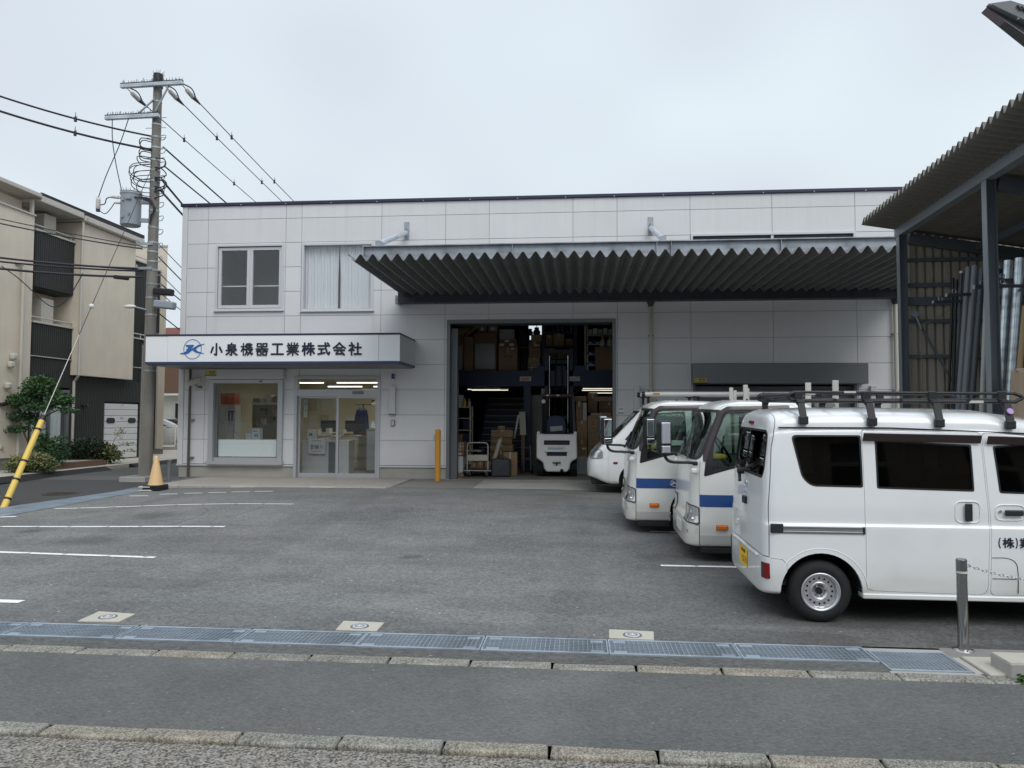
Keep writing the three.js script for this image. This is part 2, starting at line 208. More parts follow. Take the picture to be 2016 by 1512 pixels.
function groundStrip(pts, w, dy) {            // a painted strip that follows the ground
  const p = [], uv = [], ix = []; let run = 0, k = 0;
  for (let s = 0; s < pts.length - 1; s++) {
    const [ax, az] = pts[s], [bx, bz] = pts[s + 1], L = Math.hypot(bx - ax, bz - az), nx = -(bz - az) / L, nz = (bx - ax) / L, n = Math.max(1, Math.ceil(L / 0.4));
    for (let i = s ? 1 : 0; i <= n; i++) { const x = lerp(ax, bx, i / n), z = lerp(az, bz, i / n); for (const q of [-0.5, 0.5]) { const X = x + nx * w * q, Z = z + nz * w * q; p.push(X, gh(X, Z) + dy, Z); uv.push(run + L * i / n, q * w); } if (k) ix.push(2 * k - 2, 2 * k - 1, 2 * k, 2 * k, 2 * k - 1, 2 * k + 1); k++; }
    run += L;
  }
  const g = new THREE.BufferGeometry(); g.setAttribute('position', new THREE.Float32BufferAttribute(p, 3)); g.setAttribute('uv', new THREE.Float32BufferAttribute(uv, 2)); g.setIndex(ix); g.computeVertexNormals();
  if (g.attributes.normal.getY(0) < 0) { for (let i = 0; i < ix.length; i += 3) { const t = ix[i + 1]; ix[i + 1] = ix[i + 2]; ix[i + 2] = t; } g.setIndex(ix); g.computeVertexNormals(); }
  return g;
}
// canvas print (lettering on flat signs)
function print(w, h, draw, o = {}) { const c = document.createElement('canvas'); c.width = w; c.height = h; draw(c.getContext('2d'), w, h); const t = new THREE.CanvasTexture(c); t.colorSpace = THREE.SRGBColorSpace; const m = new THREE.MeshStandardMaterial({ map: t, roughness: o.rough ?? 0.5 }); return m; }
function plate(name, w, h, d, m, parent, x, y, z, ry = 0, rx = 0) {   // a thin board whose +z face carries the print
  const g = new THREE.BoxGeometry(w, h, d), uv = g.attributes.uv; for (let i = 0; i < uv.count; i++) if (i < 16 || i > 19) uv.setXY(i, 0.02, 0.5);
  const o = mesh(g, name, m, parent); o.position.set(x, y, z); o.rotation.set(rx, ry, 0, 'YXZ'); return o;
}

// ================================================================ GROUND
const asphaltFar = mat(asphaltMap(1024, 1024, 9, 9, 301, 0.125), 0.9, 0, bump(0.004)); asphaltFar.map.wrapS = asphaltFar.map.wrapT = THREE.RepeatWrapping; asphaltFar.map.repeat.set(1 / 9, 1 / 9);
{
  const g = new MB(); g.keep = true;
  g.add(sheet(-400, 400, -500, 200, 40, 40, -0.55)); struct(g, 'ground', asphaltFar);
}
// the yard, with darker traffic and oil marks, pale scuffs near the vans; right side darkened, part surface tone, part painted shade of shed and vehicles
const oil = (() => { const R = rng(909), a = []; for (let i = 0; i < 26; i++) a.push([R() * 17, 1.5 + R() * 10.5, 0.06 + R() * R() * 0.4, 0.1 + 0.3 * R()]); for (const [x, z] of [[11.9, 7.4], [12.3, 9.2], [11.0, 9.0], [10.9, 5.6], [12.6, 11.2], [3.2, 8.6], [2.9, 6.6]]) a.push([x, z, 0.3 + R() * 0.3, 0.3]); return a; })();
const cracks = (() => { const R = rng(911), a = []; for (let k = 0; k < 5; k++) { let x = 1 + R() * 12, z = 3 + R() * 8, d = R() * 6.28; for (let i = 0; i < 9; i++) { const nx = x + Math.cos(d) * 0.35, nz = z + Math.sin(d) * 0.25; a.push([x, z, nx, nz]); x = nx; z = nz; d += (R() - 0.5) * 1.1; } } return a; })();
const yardMarksAndShade = (X, Y) => { const x = X - 9.9, z = Y; let v = 1; v *= 1 - 0.2 * sstep(0.5, 0.8, vnoise(X * 0.5 + 4, Y * 0.8, 401)) * sstep(7, 10, z) * sstep(-3.5, -6, x); v *= 1 - 0.3 * sstep(0.2, 2.2, x) - 0.14 * sstep(-1.5, 1.0, x) * sstep(4, 9, z); v *= 1 + 0.3 * sstep(0.55, 0.8, vnoise(X * 1.2, Y * 5, 402)) * sstep(11, 11.6, z) * sstep(0.5, 1.2, x); v *= 1 - 0.12 * sstep(0.6, 0.75, vnoise(X * 0.9, Y * 2.4, 403)); v *= 1 - 0.15 * sstep(0.5, 0, Math.abs(z - 12.1)); for (const [ox, oz, r, s] of oil) { const dx = X - ox, dz = (Y - oz) * 1.2, d2 = dx * dx + dz * dz; if (d2 < r * r * 2.2) v *= 1 - s * sstep(1.4, 0.5, Math.sqrt(d2) / r + 0.5 * (vnoise(X * 9, Y * 9, 404) - 0.5)); } for (const [ax, az, bx, bz] of cracks) { if (Math.abs(X - ax) > 0.45 || Math.abs(Y - az) > 0.4) continue; const L2 = (bx - ax) ** 2 + (bz - az) ** 2, t = clamp(((X - ax) * (bx - ax) + (Y - az) * (bz - az)) / L2), d = Math.hypot(X - ax - t * (bx - ax), Y - az - t * (bz - az)); if (d < 0.014) v *= 0.62; } v *= 1 - 0.1 * sstep(0.13, 0.05, Math.abs(((X * 0.25 + 0.12 * vnoise(Y * 0.4, 3, 405) + 10) % 1) - 0.5) * 2) * sstep(2, 4, Y); return v; };
const asphaltYard = mat(asphaltMap(2048, 1536, 17.6, 12.21, 311, 0.168, yardMarksAndShade), 0.88, 0, bump(0.005));
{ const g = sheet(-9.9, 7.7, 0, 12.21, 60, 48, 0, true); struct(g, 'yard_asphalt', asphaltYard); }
const asphaltWalk = mat(asphaltMap(2048, 512, 13, 1.2, 321, 0.102, (X, Y) => 1 + 0.14 * (vnoise(X * 1.3, Y * 3, 322) - 0.5) + 0.16 * sstep(0.62, 0.8, vnoise(X * 0.9, Y * 1.2, 323))), 0.9, 0, bump(0.004));
struct(sheet(-8, 5, 12.955, 14.19, 30, 4, 0, true), 'pavement', asphaltWalk);
struct(sheet(-8, 5, 12.605, 12.82, 30, 1, 0, false), 'drain_edge', mat(asphaltMap(1024, 64, 13, 0.2, 331, 0.105), 0.9, 0, bump(0.005)));
{ const o = scene.getObjectByName('drain_edge'); o.material.map.wrapS = o.material.map.wrapT = THREE.RepeatWrapping; o.material.map.repeat.set(1 / 13, 1 / 0.4); }
{ const s = B(); s.keep = true; s.add(sheet(-16, 8, 14.66, 60, 20, 20, -0.018)); struct(s, 'road', asphaltFar); }
struct(sheet(-16, 8, 14.32, 14.67, 40, 2, -0.014), 'gutter_strip', M.gutter);
// side street between the yard and the apartment house
struct(sheet(-13.5, -9.89, -45, 14.18, 8, 60, -0.004), 'side_street', mat(asphaltMap(1024, 2048, 3.61, 59.2, 341, 0.105), 0.9, 0, bump(0.004)));
struct(sheet(-30, -13.5, 4, 14.18, 8, 8, -0.004), 'side_street', asphaltFar);
{ // raised plot in front of the house with its pale drive and black kerb ramps
  const b = B(); b.span(-40, -13.62, -0.3, 0.1, -30, 4.5); struct(b, 'house_forecourt', M.concretePale);
  const plot = B(); plot.span(-24, -13.7, -0.3, 0.02, -30, -14.5); 
}
const kerbRamps = [[2.6, -2.0], [-3.2, -9.0]];
for (const [z1, z0] of kerbRamps) { const b = B(); b.shape([[0, -0.02], [0.3, -0.02], [0.04, 0.1], [0, 0.1]], z1 - z0, mx(-13.62, gh(-13.5, z0), z0)); solo(b, 'kerb_ramp', M.blackMatt, z1 > 0 ? 'long black rubber kerb ramp below the shrubs at the side street' : 'black rubber kerb ramp in front of the white garage door', 'kerb ramp'); }
struct((() => { const q = B(); q.keep = true; const P = [[-9.72, 2.75], [-9.28, 3.0], [-9.52, 6.76], [-9.7, 9.5], [-10.5, 9.5], [-10.36, 5.76]]; const g = new THREE.ShapeGeometry(new THREE.Shape(P.map((p) => new THREE.Vector2(p[0], -p[1])))); g.rotateX(-Math.PI / 2); const a = g.attributes.position; for (let i = 0; i < a.count; i++) a.setY(i, gh(a.getX(i), a.getZ(i)) + 0.006); q.add(g); return q; })(), 'drain_channel_cover', M.plateBlue);

// kerb stones: an almost flush edging row and the rough street kerb
function stoneRow(name, xs, z0, z1, top, depth, seed) {
  const row = structGroup(name), R = rng(seed);
  for (let i = 0; i < xs.length - 1; i++) {
    const a = xs[i] + 0.008, b = xs[i + 1] - 0.008, g = flat(new RoundedBoxGeometry(b - a, depth, z1 - z0, 2, 0.014)), p = g.attributes.position;
    const j = R() * 100, dy = (R() - 0.5) * 0.008;
    for (let k = 0; k < p.count; k++) { const x = p.getX(k), y = p.getY(k), z = p.getZ(k); p.setXYZ(k, x + 0.006 * (vnoise(z * 30 + j, y * 30, seed) - 0.5), y + 0.012 * (vnoise(x * 9 + j, z * 22, seed + 1) - 0.5), z + 0.016 * (vnoise(x * 8 + j, y * 20, seed + 2) - 0.5)); }
    g.computeVertexNormals(); g.translate((a + b) / 2, 0, 0); meterUV(g);
    const o = mesh(g, 'kerb_stone', [M.stone, M.stone, M.stoneDark, M.stoneWarm][Math.floor(R() * 4)], row); o.position.set(0, gh(0, 13) + top - depth / 2 + dy, (z0 + z1) / 2 + (R() - 0.5) * 0.006);
  }
}
{ const up = [], lo = []; for (let k = -6; k < 15; k++) up.push(-4.38 + k * 0.599); for (let k = -8; k < 14; k++) lo.push(-3.03 + k * 0.575); stoneRow('edging_kerb', up, 12.815, 12.962, 0.006, 0.12, 41); stoneRow('street_kerb', lo, 14.185, 14.318, 0.01, 0.14, 43); }
// drain gratings
{
  const group = 'galvanised drain gratings across the yard entrance';
  const make = (w, d, nx, nz, corner) => {
    const t = thing('drain_grate', '', 'drain grate', [0, 0, 0], 0);
    const f = B(); f.span(0.004, w - 0.004, -0.03, 0.004, 0, 0.028).span(0.004, w - 0.004, -0.03, 0.004, d - 0.028, d).span(0.004, 0.016, -0.03, 0.002, 0.028, d - 0.028).span(w - 0.016, w - 0.004, -0.03, 0.002, 0.028, d - 0.028); f.build('frame', M.galvGrate, t);
    const b = B(); for (let i = 1; i < nx; i++) { const x = lerp(0.016, w - 0.016, i / nx); b.box(x, -0.024, d / 2, 0.005, 0.046, d - 0.057); } for (let j = 1; j < nz; j++) { const z = lerp(0.028, d - 0.028, j / nz); b.box(w / 2, -0.0245, z, w - 0.032, 0.045, 0.006); } b.build('bars', M.galvBars, t);
    if (corner) for (const x of [0.09, w - 0.09]) for (const z of [0.06, d - 0.06]) B().box(x, -0.003, z, 0.1, 0.006, 0.055).build('lifting_plate', M.galvGrate, t);
    return t;
  };
  const xs = [-6.68, -5.69, -4.70, -3.705, -2.715, -1.735, -0.75, 0.232, 1.215], proto = make(0.985, 0.37, 26, 8, true);
  const where = ['eighth drain grating from the square pit cover, partly out of frame at left', 'leftmost fully visible drain grating, cut by the left frame edge', 'drain grating in front of the left pale marker pad, nearer to frame left', 'drain grating just right of the left marker pad', 'drain grating midway between left and middle marker pads', 'drain grating in front of the middle marker pad', 'drain grating right of the middle marker pad', 'drain grating in front of the right marker pad', 'drain grating that touches the square pit cover, below the van wheel'];
  xs.forEach((x, i) => { const o = i ? proto.clone() : proto; if (i) { o.name = numbered('drain_grate'); scene.add(o); } o.position.set(x, gh(0, 13) + 0.004, 12.225); tag(o, where[i], 'drain grate', group); });
  const c = make(0.56, 0.45, 17, 15, false); c.name = numbered('pit_cover'); c.position.set(2.205, gh(0, 13) + 0.004, 12.31); c.rotation.y = 0.0; tag(c, 'square galvanised pit cover at the right end of the drain gratings', 'pit cover');
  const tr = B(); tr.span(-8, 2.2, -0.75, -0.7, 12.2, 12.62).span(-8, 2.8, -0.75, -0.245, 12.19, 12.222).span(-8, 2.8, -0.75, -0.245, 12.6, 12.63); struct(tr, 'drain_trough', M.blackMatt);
  const rim = B(); rim.span(2.19, 2.80, -0.5, gh(0, 13) + 0.002, 12.765, 12.81).span(2.775, 2.83, -0.5, gh(0, 13) + 0.002, 12.25, 12.765).span(2.19, 2.775, -0.5, gh(0, 13) + 0.001, 12.235, 12.305); struct(rim, 'pit_rim', M.concrete);
}
// pale marker pads with metal survey discs
[[[-4.33, 11.86], [-3.96, 11.91], [-3.95, 12.15], [-4.31, 12.17], 'pale concrete marker pad with metal disc, leftmost beside the drain'], [[-2.03, 11.94], [-1.67, 11.96], [-1.67, 12.2], [-2.01, 12.2], 'pale concrete marker pad with metal disc, middle of the three'], [[0.26, 11.97], [0.62, 12.0], [0.60, 12.215], [0.25, 12.2], 'pale concrete marker pad with metal disc, right one nearest the van']].forEach((q) => {
  const cx = (q[0][0] + q[2][0]) / 2, cz = (q[0][1] + q[2][1]) / 2, t = thing('marker_pad', q[4], 'marker pad', [cx, gh(cx, cz), cz], 0, 'marker pads along the drain');
  const s = B(); s.add(new THREE.ExtrudeGeometry(new THREE.Shape(q.slice(0, 4).map((p) => new THREE.Vector2(p[0] - cx, -(p[1] - cz)))), { depth: 0.05, bevelEnabled: true, bevelSize: 0.004, bevelThickness: 0.004, bevelSegments: 1 }), mx(0, -0.046, 0, -Math.PI / 2)); s.build('slab', M.concretePale, t);
  const d = B(); d.cyl([0.01, 0.004, 0.03], [0.01, 0.014, 0.03], 0.066, 0.06, 24); d.ball(0.01, 0.012, 0.03, 0.012); d.build('disc', M.discSteel, t); B().torus(0.01, 0.008, 0.03, 0.071, 0.007, Math.PI / 2).build('ring', M.aluDark, t); B().torus(0.01, 0.013, 0.03, 0.036, 0.005, Math.PI / 2).build('ring', M.aluDark, t);
});
// painted parking lines
[[[[-7.9, 9.42], [-5.16, 9.58]], 0.085], [[[-9.2, 7.68], [-7.2, 7.62], [-5.3, 7.5]], 0.08], [[[-9.3, 5.78], [-7.4, 5.5], [-5.05, 5.42]], 0.07], [[[0.96, 9.45], [2.9, 9.45]], 0.075], [[[1.06, 7.15], [3, 7.15]], 0.075], [[[-6.2, 11.6], [-5.27, 11.62]], 0.1], [[[-10.0, 6.95], [-9.3, 6.7]], 0.1]].forEach(([p, w]) => struct(groundStrip(p, w, 0.005), 'parking_line', M.paintLine));
for (let k = 0; k < 6; k++) { const x = lerp(-8.87, -6.52, k / 5), z = lerp(3.94, 3.3, Math.sqrt(k / 5)); struct(groundStrip([[x - 0.19, z + 0.03], [x + 0.19, z]], 0.075, 0.005), 'dashed_line', M.paintLine); }
{ // concrete apron before the warehouse door, with joints
  const t = structGroup('concrete_apron');
  [[-4.0, -2.3], [-2.29, 0.4], [0.41, 3.1], [3.11, 7.6]].forEach(([a, b], i) => { const g = sheet(a, b, 0, 2.27, 6, 5, 0.006); mesh(g, 'apron_slab', i % 2 ? M.concrete : M.concreteDark, t); });
  const w = B(); w.span(-3.25, 0.92, -0.01, 0.008, 0.12, 0.16); w.build('threshold_strip', M.alu, t);
}
{ // tiled entrance porch with its concrete kerb blocks
  const t = structGroup('entrance_porch'), R = rng(77);
  const kb = [-9.5, -8.9, -8.3, -7.7, -7.1, -6.5, -5.9, -5.3, -4.7, -4.15];
  for (let i = 0; i < kb.length - 1; i++) { const b = B(); b.rspan(kb[i] + 0.004, kb[i + 1] - 0.004, -0.2, 0.012, 2.3, 2.45, 0.012); b.build('kerb_block', i % 3 ? M.concrete : M.concretePale, t); }
  for (let j = 0; j < 7; j++) { const b = B(); b.rspan(-9.5, -9.36, -0.25, 0.012, 0.33 * j, 0.33 * j + 0.322, 0.012); if (j < 7) b.build('kerb_block', M.concrete, t); }
  B().span(-9.36, -4.15, -0.3, 0.0, 0.0, 2.3).build('mortar_bed', M.joint, t);
  const tg = [0, 1].map(() => { const g = flat(new RoundedBoxGeometry(0.192, 0.02, 0.094, 1, 0.003)); return meterUV(g); });
  let n = 0; const extra = B();
  for (let r = 0; r < 23; r++) for (let c = 0; c < 27; c++) { const x = -9.26 + c * 0.196 + (r % 2) * 0.05, z = 2.245 - r * 0.098; if (x > -4.2) continue; if (n < 300) { const o = mesh(tg[0], 'paving_tile', R() < 0.5 ? M.tileTan : M.tileTan2, t); o.position.set(x, 0.0 + (R() - 0.5) * 0.0015, z); } else extra.add(tg[0], mx(x, 0, z)); n++; }
  const e = extra.build('paving_tiles', M.tileTan, t); e.userData.kind = 'stuff';
}

// ================================================================ MAIN BUILDING
const bld = thing('office_building', 'long two storey office and warehouse clad in pale grey siding panels with navy roof edge', 'building', [0, 0, 0]);
function cutRects(r, holes) {                 // rectangle [x0,x1,y0,y1] minus openings
  let out = [r];
  for (const h of holes) out = out.flatMap((a) => {
    if (h[0] >= a[1] || h[1] <= a[0] || h[2] >= a[3] || h[3] <= a[2]) return [a];
    const q = [];
    if (h[3] < a[3]) q.push([a[0], a[1], h[3], a[3]]);
    if (h[2] > a[2]) q.push([a[0], a[1], a[2], h[2]]);
    const y0 = Math.max(a[2], h[2]), y1 = Math.min(a[3], h[3]);
    if (h[0] > a[0]) q.push([a[0], h[0], y0, y1]);
    if (h[1] < a[1]) q.push([h[1], a[1], y0, y1]);
    return q;
  });
  return out;
}
const WIN1 = [-9.36, -7.54, 4.28, 6.0], WIN2 = [-7.06, -5.18, 4.25, 6.0], SHOP = [-9.4, -7.5, 0.36, 2.5], DOOR = [-7.2, -4.97, -0.05, 2.58], GATE = [-3.28, 0.93, -0.05, 3.99], STRIP = [2.76, 6.66, 5.2, 6.05], SHUT = [2.78, 6.62, -0.05, 2.36];
const holes = [WIN1, WIN2, SHOP, DOOR, GATE, STRIP, SHUT];
{
  const ys = [0.335, 0.96, 1.6, 2.23, 2.87, 3.5, 4.13, 4.765, 5.4, 6.035, 6.665, 7.02], xs = [-10.15, -9.59, -7.5, -7.08, -4.98, -3.33, -2.22, -0.12, 0.97, 2.75, 4.71, 6.66, 8.6, 10.6];
  const R = rng(5), g = 0.006;
  for (let i = 0; i < xs.length - 1; i++) for (let j = 0; j < ys.length - 1; j++) {
    const parts = cutRects([xs[i] + g, xs[i + 1] - g, ys[j] + g, ys[j + 1] - g], holes); if (!parts.length) continue;
    const b = B(); for (const p of parts) if (p[1] - p[0] > 0.02 && p[3] - p[2] > 0.02) b.span(p[0], p[1], p[2], p[3], -0.045, 0); if (!b.g.length) continue;
    b.build('wall_panel', M.panels[Math.floor(R() * 4)], bld);
  }
  const back = B(); for (const p of cutRects([-10.28, 10.7, 0.3, 7.0], holes)) back.span(p[0], p[1], p[2], p[3], -0.24, -0.014); back.build('wall', M.joint, bld);
  // corner trim, side walls, roof, rear wall
  B().rspan(-10.3, -10.158, 0.32, 7.02, -0.14, 0.012, 0.012, 2).build('corner_trim', M.siding, bld);
  B().span(-10.29, -10.05, 0, 7.0, -15, -0.14).build('side_wall', M.siding, bld);
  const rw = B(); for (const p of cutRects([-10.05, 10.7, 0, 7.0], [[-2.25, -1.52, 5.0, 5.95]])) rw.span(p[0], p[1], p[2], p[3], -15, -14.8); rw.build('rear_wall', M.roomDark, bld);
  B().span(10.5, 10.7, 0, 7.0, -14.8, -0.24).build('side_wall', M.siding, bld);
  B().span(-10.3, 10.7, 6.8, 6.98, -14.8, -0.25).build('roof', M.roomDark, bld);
  B().rspan(-10.34, 10.75, 7.02, 7.1, -0.3, 0.05, 0.01).build('parapet_cap', M.navy, bld);
  B().span(-10.33, -10.05, 6.98, 7.09, -15, -0.31).build('parapet_cap', M.navy, bld);
  { const s = B(); for (let x = -9.9; x < 10; x += 1.2) s.box(x, 7.03, 0.054, 0.02, 0.025, 0.012); s.build('cap_clip', M.alu, bld); bld.children.at(-1).userData.kind = 'stuff'; }
  // plinth and drip flashing
  const pl = B(); for (const p of cutRects([-10.26, 10.6, -0.5, 0.285], [DOOR, GATE, SHUT])) pl.span(p[0], p[1], p[2], p[3], -0.2, -0.02); pl.build('plinth', M.concrete, bld);
  const fl = B(); for (const p of cutRects([-10.31, 10.6, 0.285, 0.322], [DOOR, GATE, SHUT])) fl.span(p[0], p[1], p[2], p[3], -0.1, 0.022); fl.build('drip_flashing', M.aluWhite, bld);
}
function frameAround(b, r, w, z0, z1) { b.span(r[0], r[1], r[3] - w, r[3], z0, z1).span(r[0], r[1], r[2], r[2] + w, z0, z1).span(r[0], r[0] + w, r[2] + w, r[3] - w, z0, z1).span(r[1] - w, r[1], r[2] + w, r[3] - w, z0, z1); }
{ // window 1: two casements over a dark room
  const w = new THREE.Group(); w.name = 'window'; bld.add(w); const b = B(); frameAround(b, WIN1, 0.05, -0.12, 0.03);
  frameAround(b, [-9.30, -8.46, 4.35, 5.93], 0.075, -0.09, -0.02); frameAround(b, [-8.455, -7.6, 4.35, 5.93], 0.075, -0.092, -0.018); b.span(-9.38, -7.52, 4.255, 4.28, -0.05, 0.06); b.build('frame', M.aluWhite, w);
  B().span(-9.22, -8.54, 4.425, 5.855, -0.06, -0.055).build('pane', M.glass, w); B().span(-8.375, -7.68, 4.425, 5.855, -0.06, -0.055).build('pane', M.glass, w);
  B().span(-9.3, -7.6, 4.93, 4.96, -0.2, -0.17).build('rail', M.aluWhite, w);
}
{ // window 2: fixed pane before white curtains that do not quite meet
  const w = new THREE.Group(); w.name = 'window'; bld.add(w); const b = B(); frameAround(b, WIN2, 0.055, -0.12, 0.03); b.span(-7.08, -5.16, 4.225, 4.25, -0.05, 0.06); b.build('frame', M.aluWhite, w);
  B().span(-7.0, -5.24, 4.31, 5.94, -0.06, -0.054).build('pane', M.glass, w);
  const curtain = (x0, x1, ph) => { const p = [], ix = [], n = 90; for (let i = 0; i <= n; i++) for (const y of [4.27, 5.1, 5.97]) { const x = lerp(x0, x1, i / n); const edge = ph ? 0.03 * sstep(0.1, 0, i / n) * (y < 5.5 ? 1 : 0.2) : -0.035 * sstep(0.9, 1, i / n) * (y < 5.5 ? 1 : 0.2); p.push(x + edge, y, -0.17 + 0.022 * Math.sin(i * 0.75 + ph) + 0.014 * Math.sin(i * 0.29 + y)); } for (let i = 0; i < n; i++) for (let k = 0; k < 2; k++) { const a = i * 3 + k, c = a + 3; ix.push(a, c, a + 1, a + 1, c, c + 1); } const g = new THREE.BufferGeometry(); g.setAttribute('position', new THREE.Float32BufferAttribute(p, 3)); g.setIndex(ix); g.computeVertexNormals(); mesh(meterUV(flat(g)), 'curtain', M.curtain, w); };
  curtain(-7.04, -6.13, 0); curtain(-6.12, -5.2, 2);
}
{ // high strip window above the awning
  const w = new THREE.Group(); w.name = 'window'; bld.add(w); const b = B(); frameAround(b, STRIP, 0.05, -0.12, 0.03); b.span(4.68, 4.74, 5.25, 6.0, -0.1, 0.01); b.build('frame', M.aluWhite, w);
  B().span(2.81, 4.68, 5.25, 6.0, -0.06, -0.054).build('pane', M.glassGrey, w); B().span(4.74, 6.61, 5.25, 6.0, -0.06, -0.054).build('pane', M.glassGrey, w);
  const l = B(); for (let y = 5.28; y < 5.98; y += 0.05) l.box(4.7, y, -0.15, 3.8, 0.03, 0.012, 0.5); l.build('blind', M.aluWhite, w);
}
{ // shop window with its roller shutter box and side rails
  const w = new THREE.Group(); w.name = 'shop_window'; bld.add(w);
  const b = B(); b.span(-9.43, -9.31, 0.42, 2.4, -0.1, 0.11).span(-7.6, -7.48, 0.42, 2.4, -0.1, 0.11).span(-9.43, -7.48, 2.4, 2.49, -0.1, 0.11).span(-9.45, -7.46, 0.33, 0.42, -0.12, 0.14).span(-9.31, -7.6, 0.42, 0.5, -0.1, 0.02); b.build('frame', M.alu, w);
  for (const [a, c] of [[-9.31, -9.24], [-7.66, -7.6]]) B().span(a, c, 0.5, 2.4, -0.08, 0.0).build('inner_frame', M.aluDark, w);
  B().span(-9.24, -7.66, 0.5, 2.4, -0.05, -0.042).build('pane', M.glass, w);
  B().span(-9.23, -7.67, 0.52, 0.955, -0.075, -0.068).build('frosted_film', M.frost, w);
  B().rspan(-9.47, -7.42, 2.5, 2.755, 0.002, 0.22, 0.012).build('shutter_box', M.aluWhite, w);
  B().bar([-9.26, 1.62, -0.035], [-8.6, 0.98, -0.035], 0.012).build('diagonal_rod', M.aluDark, w);
  plate('sticker', 0.3, 0.13, 0.004, print(128, 56, (c, W, H) => { c.fillStyle = '#d8c25a'; c.fillRect(0, 0, W, H); c.fillStyle = '#222a4a'; c.fillRect(0, H * 0.8, W, H * 0.2); c.fillStyle = '#333'; c.font = 'bold 17px sans-serif'; c.fillRect(12, 14, 12, 12); for (let i = 0; i < 5; i++) c.fillRect(48 + i * 14, 8, 10, 11), c.fillRect(48 + i * 13, 25, 9, 10); }), w, -9.33, 2.65, 0.224);
  B().span(-8.08, -8.02, 2.425, 2.465, 0.112, 0.118).build('red_label', M.red, w);
}
{ // glazed entrance: transom, sensor bar, two sliding leaves
  const w = new THREE.Group(); w.name = 'entrance'; bld.add(w);
  const b = B(); b.span(-7.2, -7.13, -0.02, 2.58, -0.14, 0.03).span(-5.04, -4.97, -0.02, 2.58, -0.14, 0.03).span(-7.13, -5.04, 2.51, 2.58, -0.14, 0.03).span(-7.13, -5.04, 2.07, 2.24, -0.14, 0.02); b.build('frame', M.alu, w);
  B().span(-7.13, -5.04, 2.24, 2.51, -0.06, -0.054).build('pane', M.glass, w);
  B().rspan(-5.68, -5.4, 2.12, 2.19, 0.02, 0.06, 0.012).build('sensor', M.aluDark, w);
  const leaf = (x0, x1, z) => { const f = B(); frameAround(f, [x0, x1, 0.0, 2.07], 0.05, z - 0.02, z + 0.02); f.span(x0 + 0.05, x1 - 0.05, 0.05, 0.12, z - 0.015, z + 0.015); f.build('sliding_leaf', M.alu, w); B().span(x0 + 0.05, x1 - 0.05, 0.12, 2.02, z - 0.004, z + 0.004).build('pane', M.glass, w); };
  leaf(-7.12, -6.08, -0.09); leaf(-6.1, -5.05, -0.04);
  plate('warning_sticker', 0.13, 0.17, 0.002, print(64, 84, (c, W, H) => { c.fillStyle = '#9fb3ad'; c.fillRect(0, 0, W, H); c.fillStyle = '#f2f2f2'; c.beginPath(); c.moveTo(32, 6); c.lineTo(58, 54); c.lineTo(6, 54); c.fill(); c.fillStyle = '#333'; c.fillRect(29, 24, 6, 16); c.fillRect(29, 44, 6, 5); c.fillStyle = '#eee'; c.fillRect(4, 64, 56, 14); }), w, -5.16, 1.36, -0.034);
  plate('corner_sticker', 0.11, 0.11, 0.002, print(48, 48, (c) => { c.fillStyle = '#e9d24a'; c.fillRect(0, 0, 48, 48); c.fillStyle = '#22307a'; c.beginPath(); c.moveTo(0, 0); c.lineTo(48, 0); c.lineTo(0, 34); c.fill(); c.fillStyle = '#fff'; c.fillRect(0, 38, 48, 10); }), w, -5.15, 1.92, -0.034);
  plate('opening_hours_sticker', 0.1, 0.5, 0.002, print(48, 220, (c) => { c.fillStyle = '#8f9a8a'; c.fillRect(0, 0, 48, 220); c.fillStyle = '#2b2f2c'; c.fillRect(4, 4, 40, 16); c.font = 'bold 18px sans-serif'; for (let k = 0; k < 3; k++) { c.fillRect(8, 34 + k * 9, 32, 4); } c.fillRect(4, 66, 40, 12); c.font = 'bold 30px sans-serif'; c.fillText('3', 14, 118); c.fillRect(20, 130, 8, 26); c.fillRect(12, 140, 24, 5); c.strokeRect(12, 170, 24, 38); }), w, -6.94, 1.78, -0.084);
}
{ // warehouse gate frame and right roller shutter
  const b = B(); b.span(-3.28, -3.2, -0.02, 3.99, -0.24, 0.02).span(0.85, 0.93, -0.02, 3.99, -0.24, 0.02).span(-3.2, 0.85, 3.9, 3.99, -0.24, 0.02); b.build('gate_frame', M.aluDark, bld);
  B().span(-3.2, 0.85, 3.9, 4.2, -0.6, -0.25).build('shutter_casing', M.darkSteel, bld);
  B().span(-3.2, -3.05, 0, 3.8, -0.5, -0.242).build('guide_rail', M.aluDark, bld);
  const s = new THREE.Group(); s.name = 'roller_shutter'; bld.add(s);
  B().rspan(2.74, 6.78, 2.36, 2.85, 0.002, 0.34, 0.015).build('shutter_box', M.aluDark, s);
  for (let k = 0; k < 29; k++) B().rspan(2.84, 6.56, 0.0 + k * 0.08 + 0.002, 0.078 + k * 0.08, -0.13, -0.1, 0.008).build('slat', M.aluDark, s);
  B().span(2.78, 2.84, 0, 2.36, -0.16, 0.04).span(6.56, 6.62, 0, 2.36, -0.16, 0.04).build('guide_rail', M.aluDark, s);
  plate('sticker', 0.28, 0.13, 0.004, print(128, 56, (c, W, H) => { c.fillStyle = '#b9a84a'; c.fillRect(0, 0, W, H); c.fillStyle = '#222a4a'; c.fillRect(0, H * 0.82, W, H * 0.18); c.fillStyle = '#3a3a30'; c.fillRect(10, 16, 10, 10); for (let i = 0; i < 5; i++) c.fillRect(46 + i * 14, 8, 10, 11), c.fillRect(50 + i * 13, 25, 9, 10); }), s, 2.91, 2.43, 0.344);
}
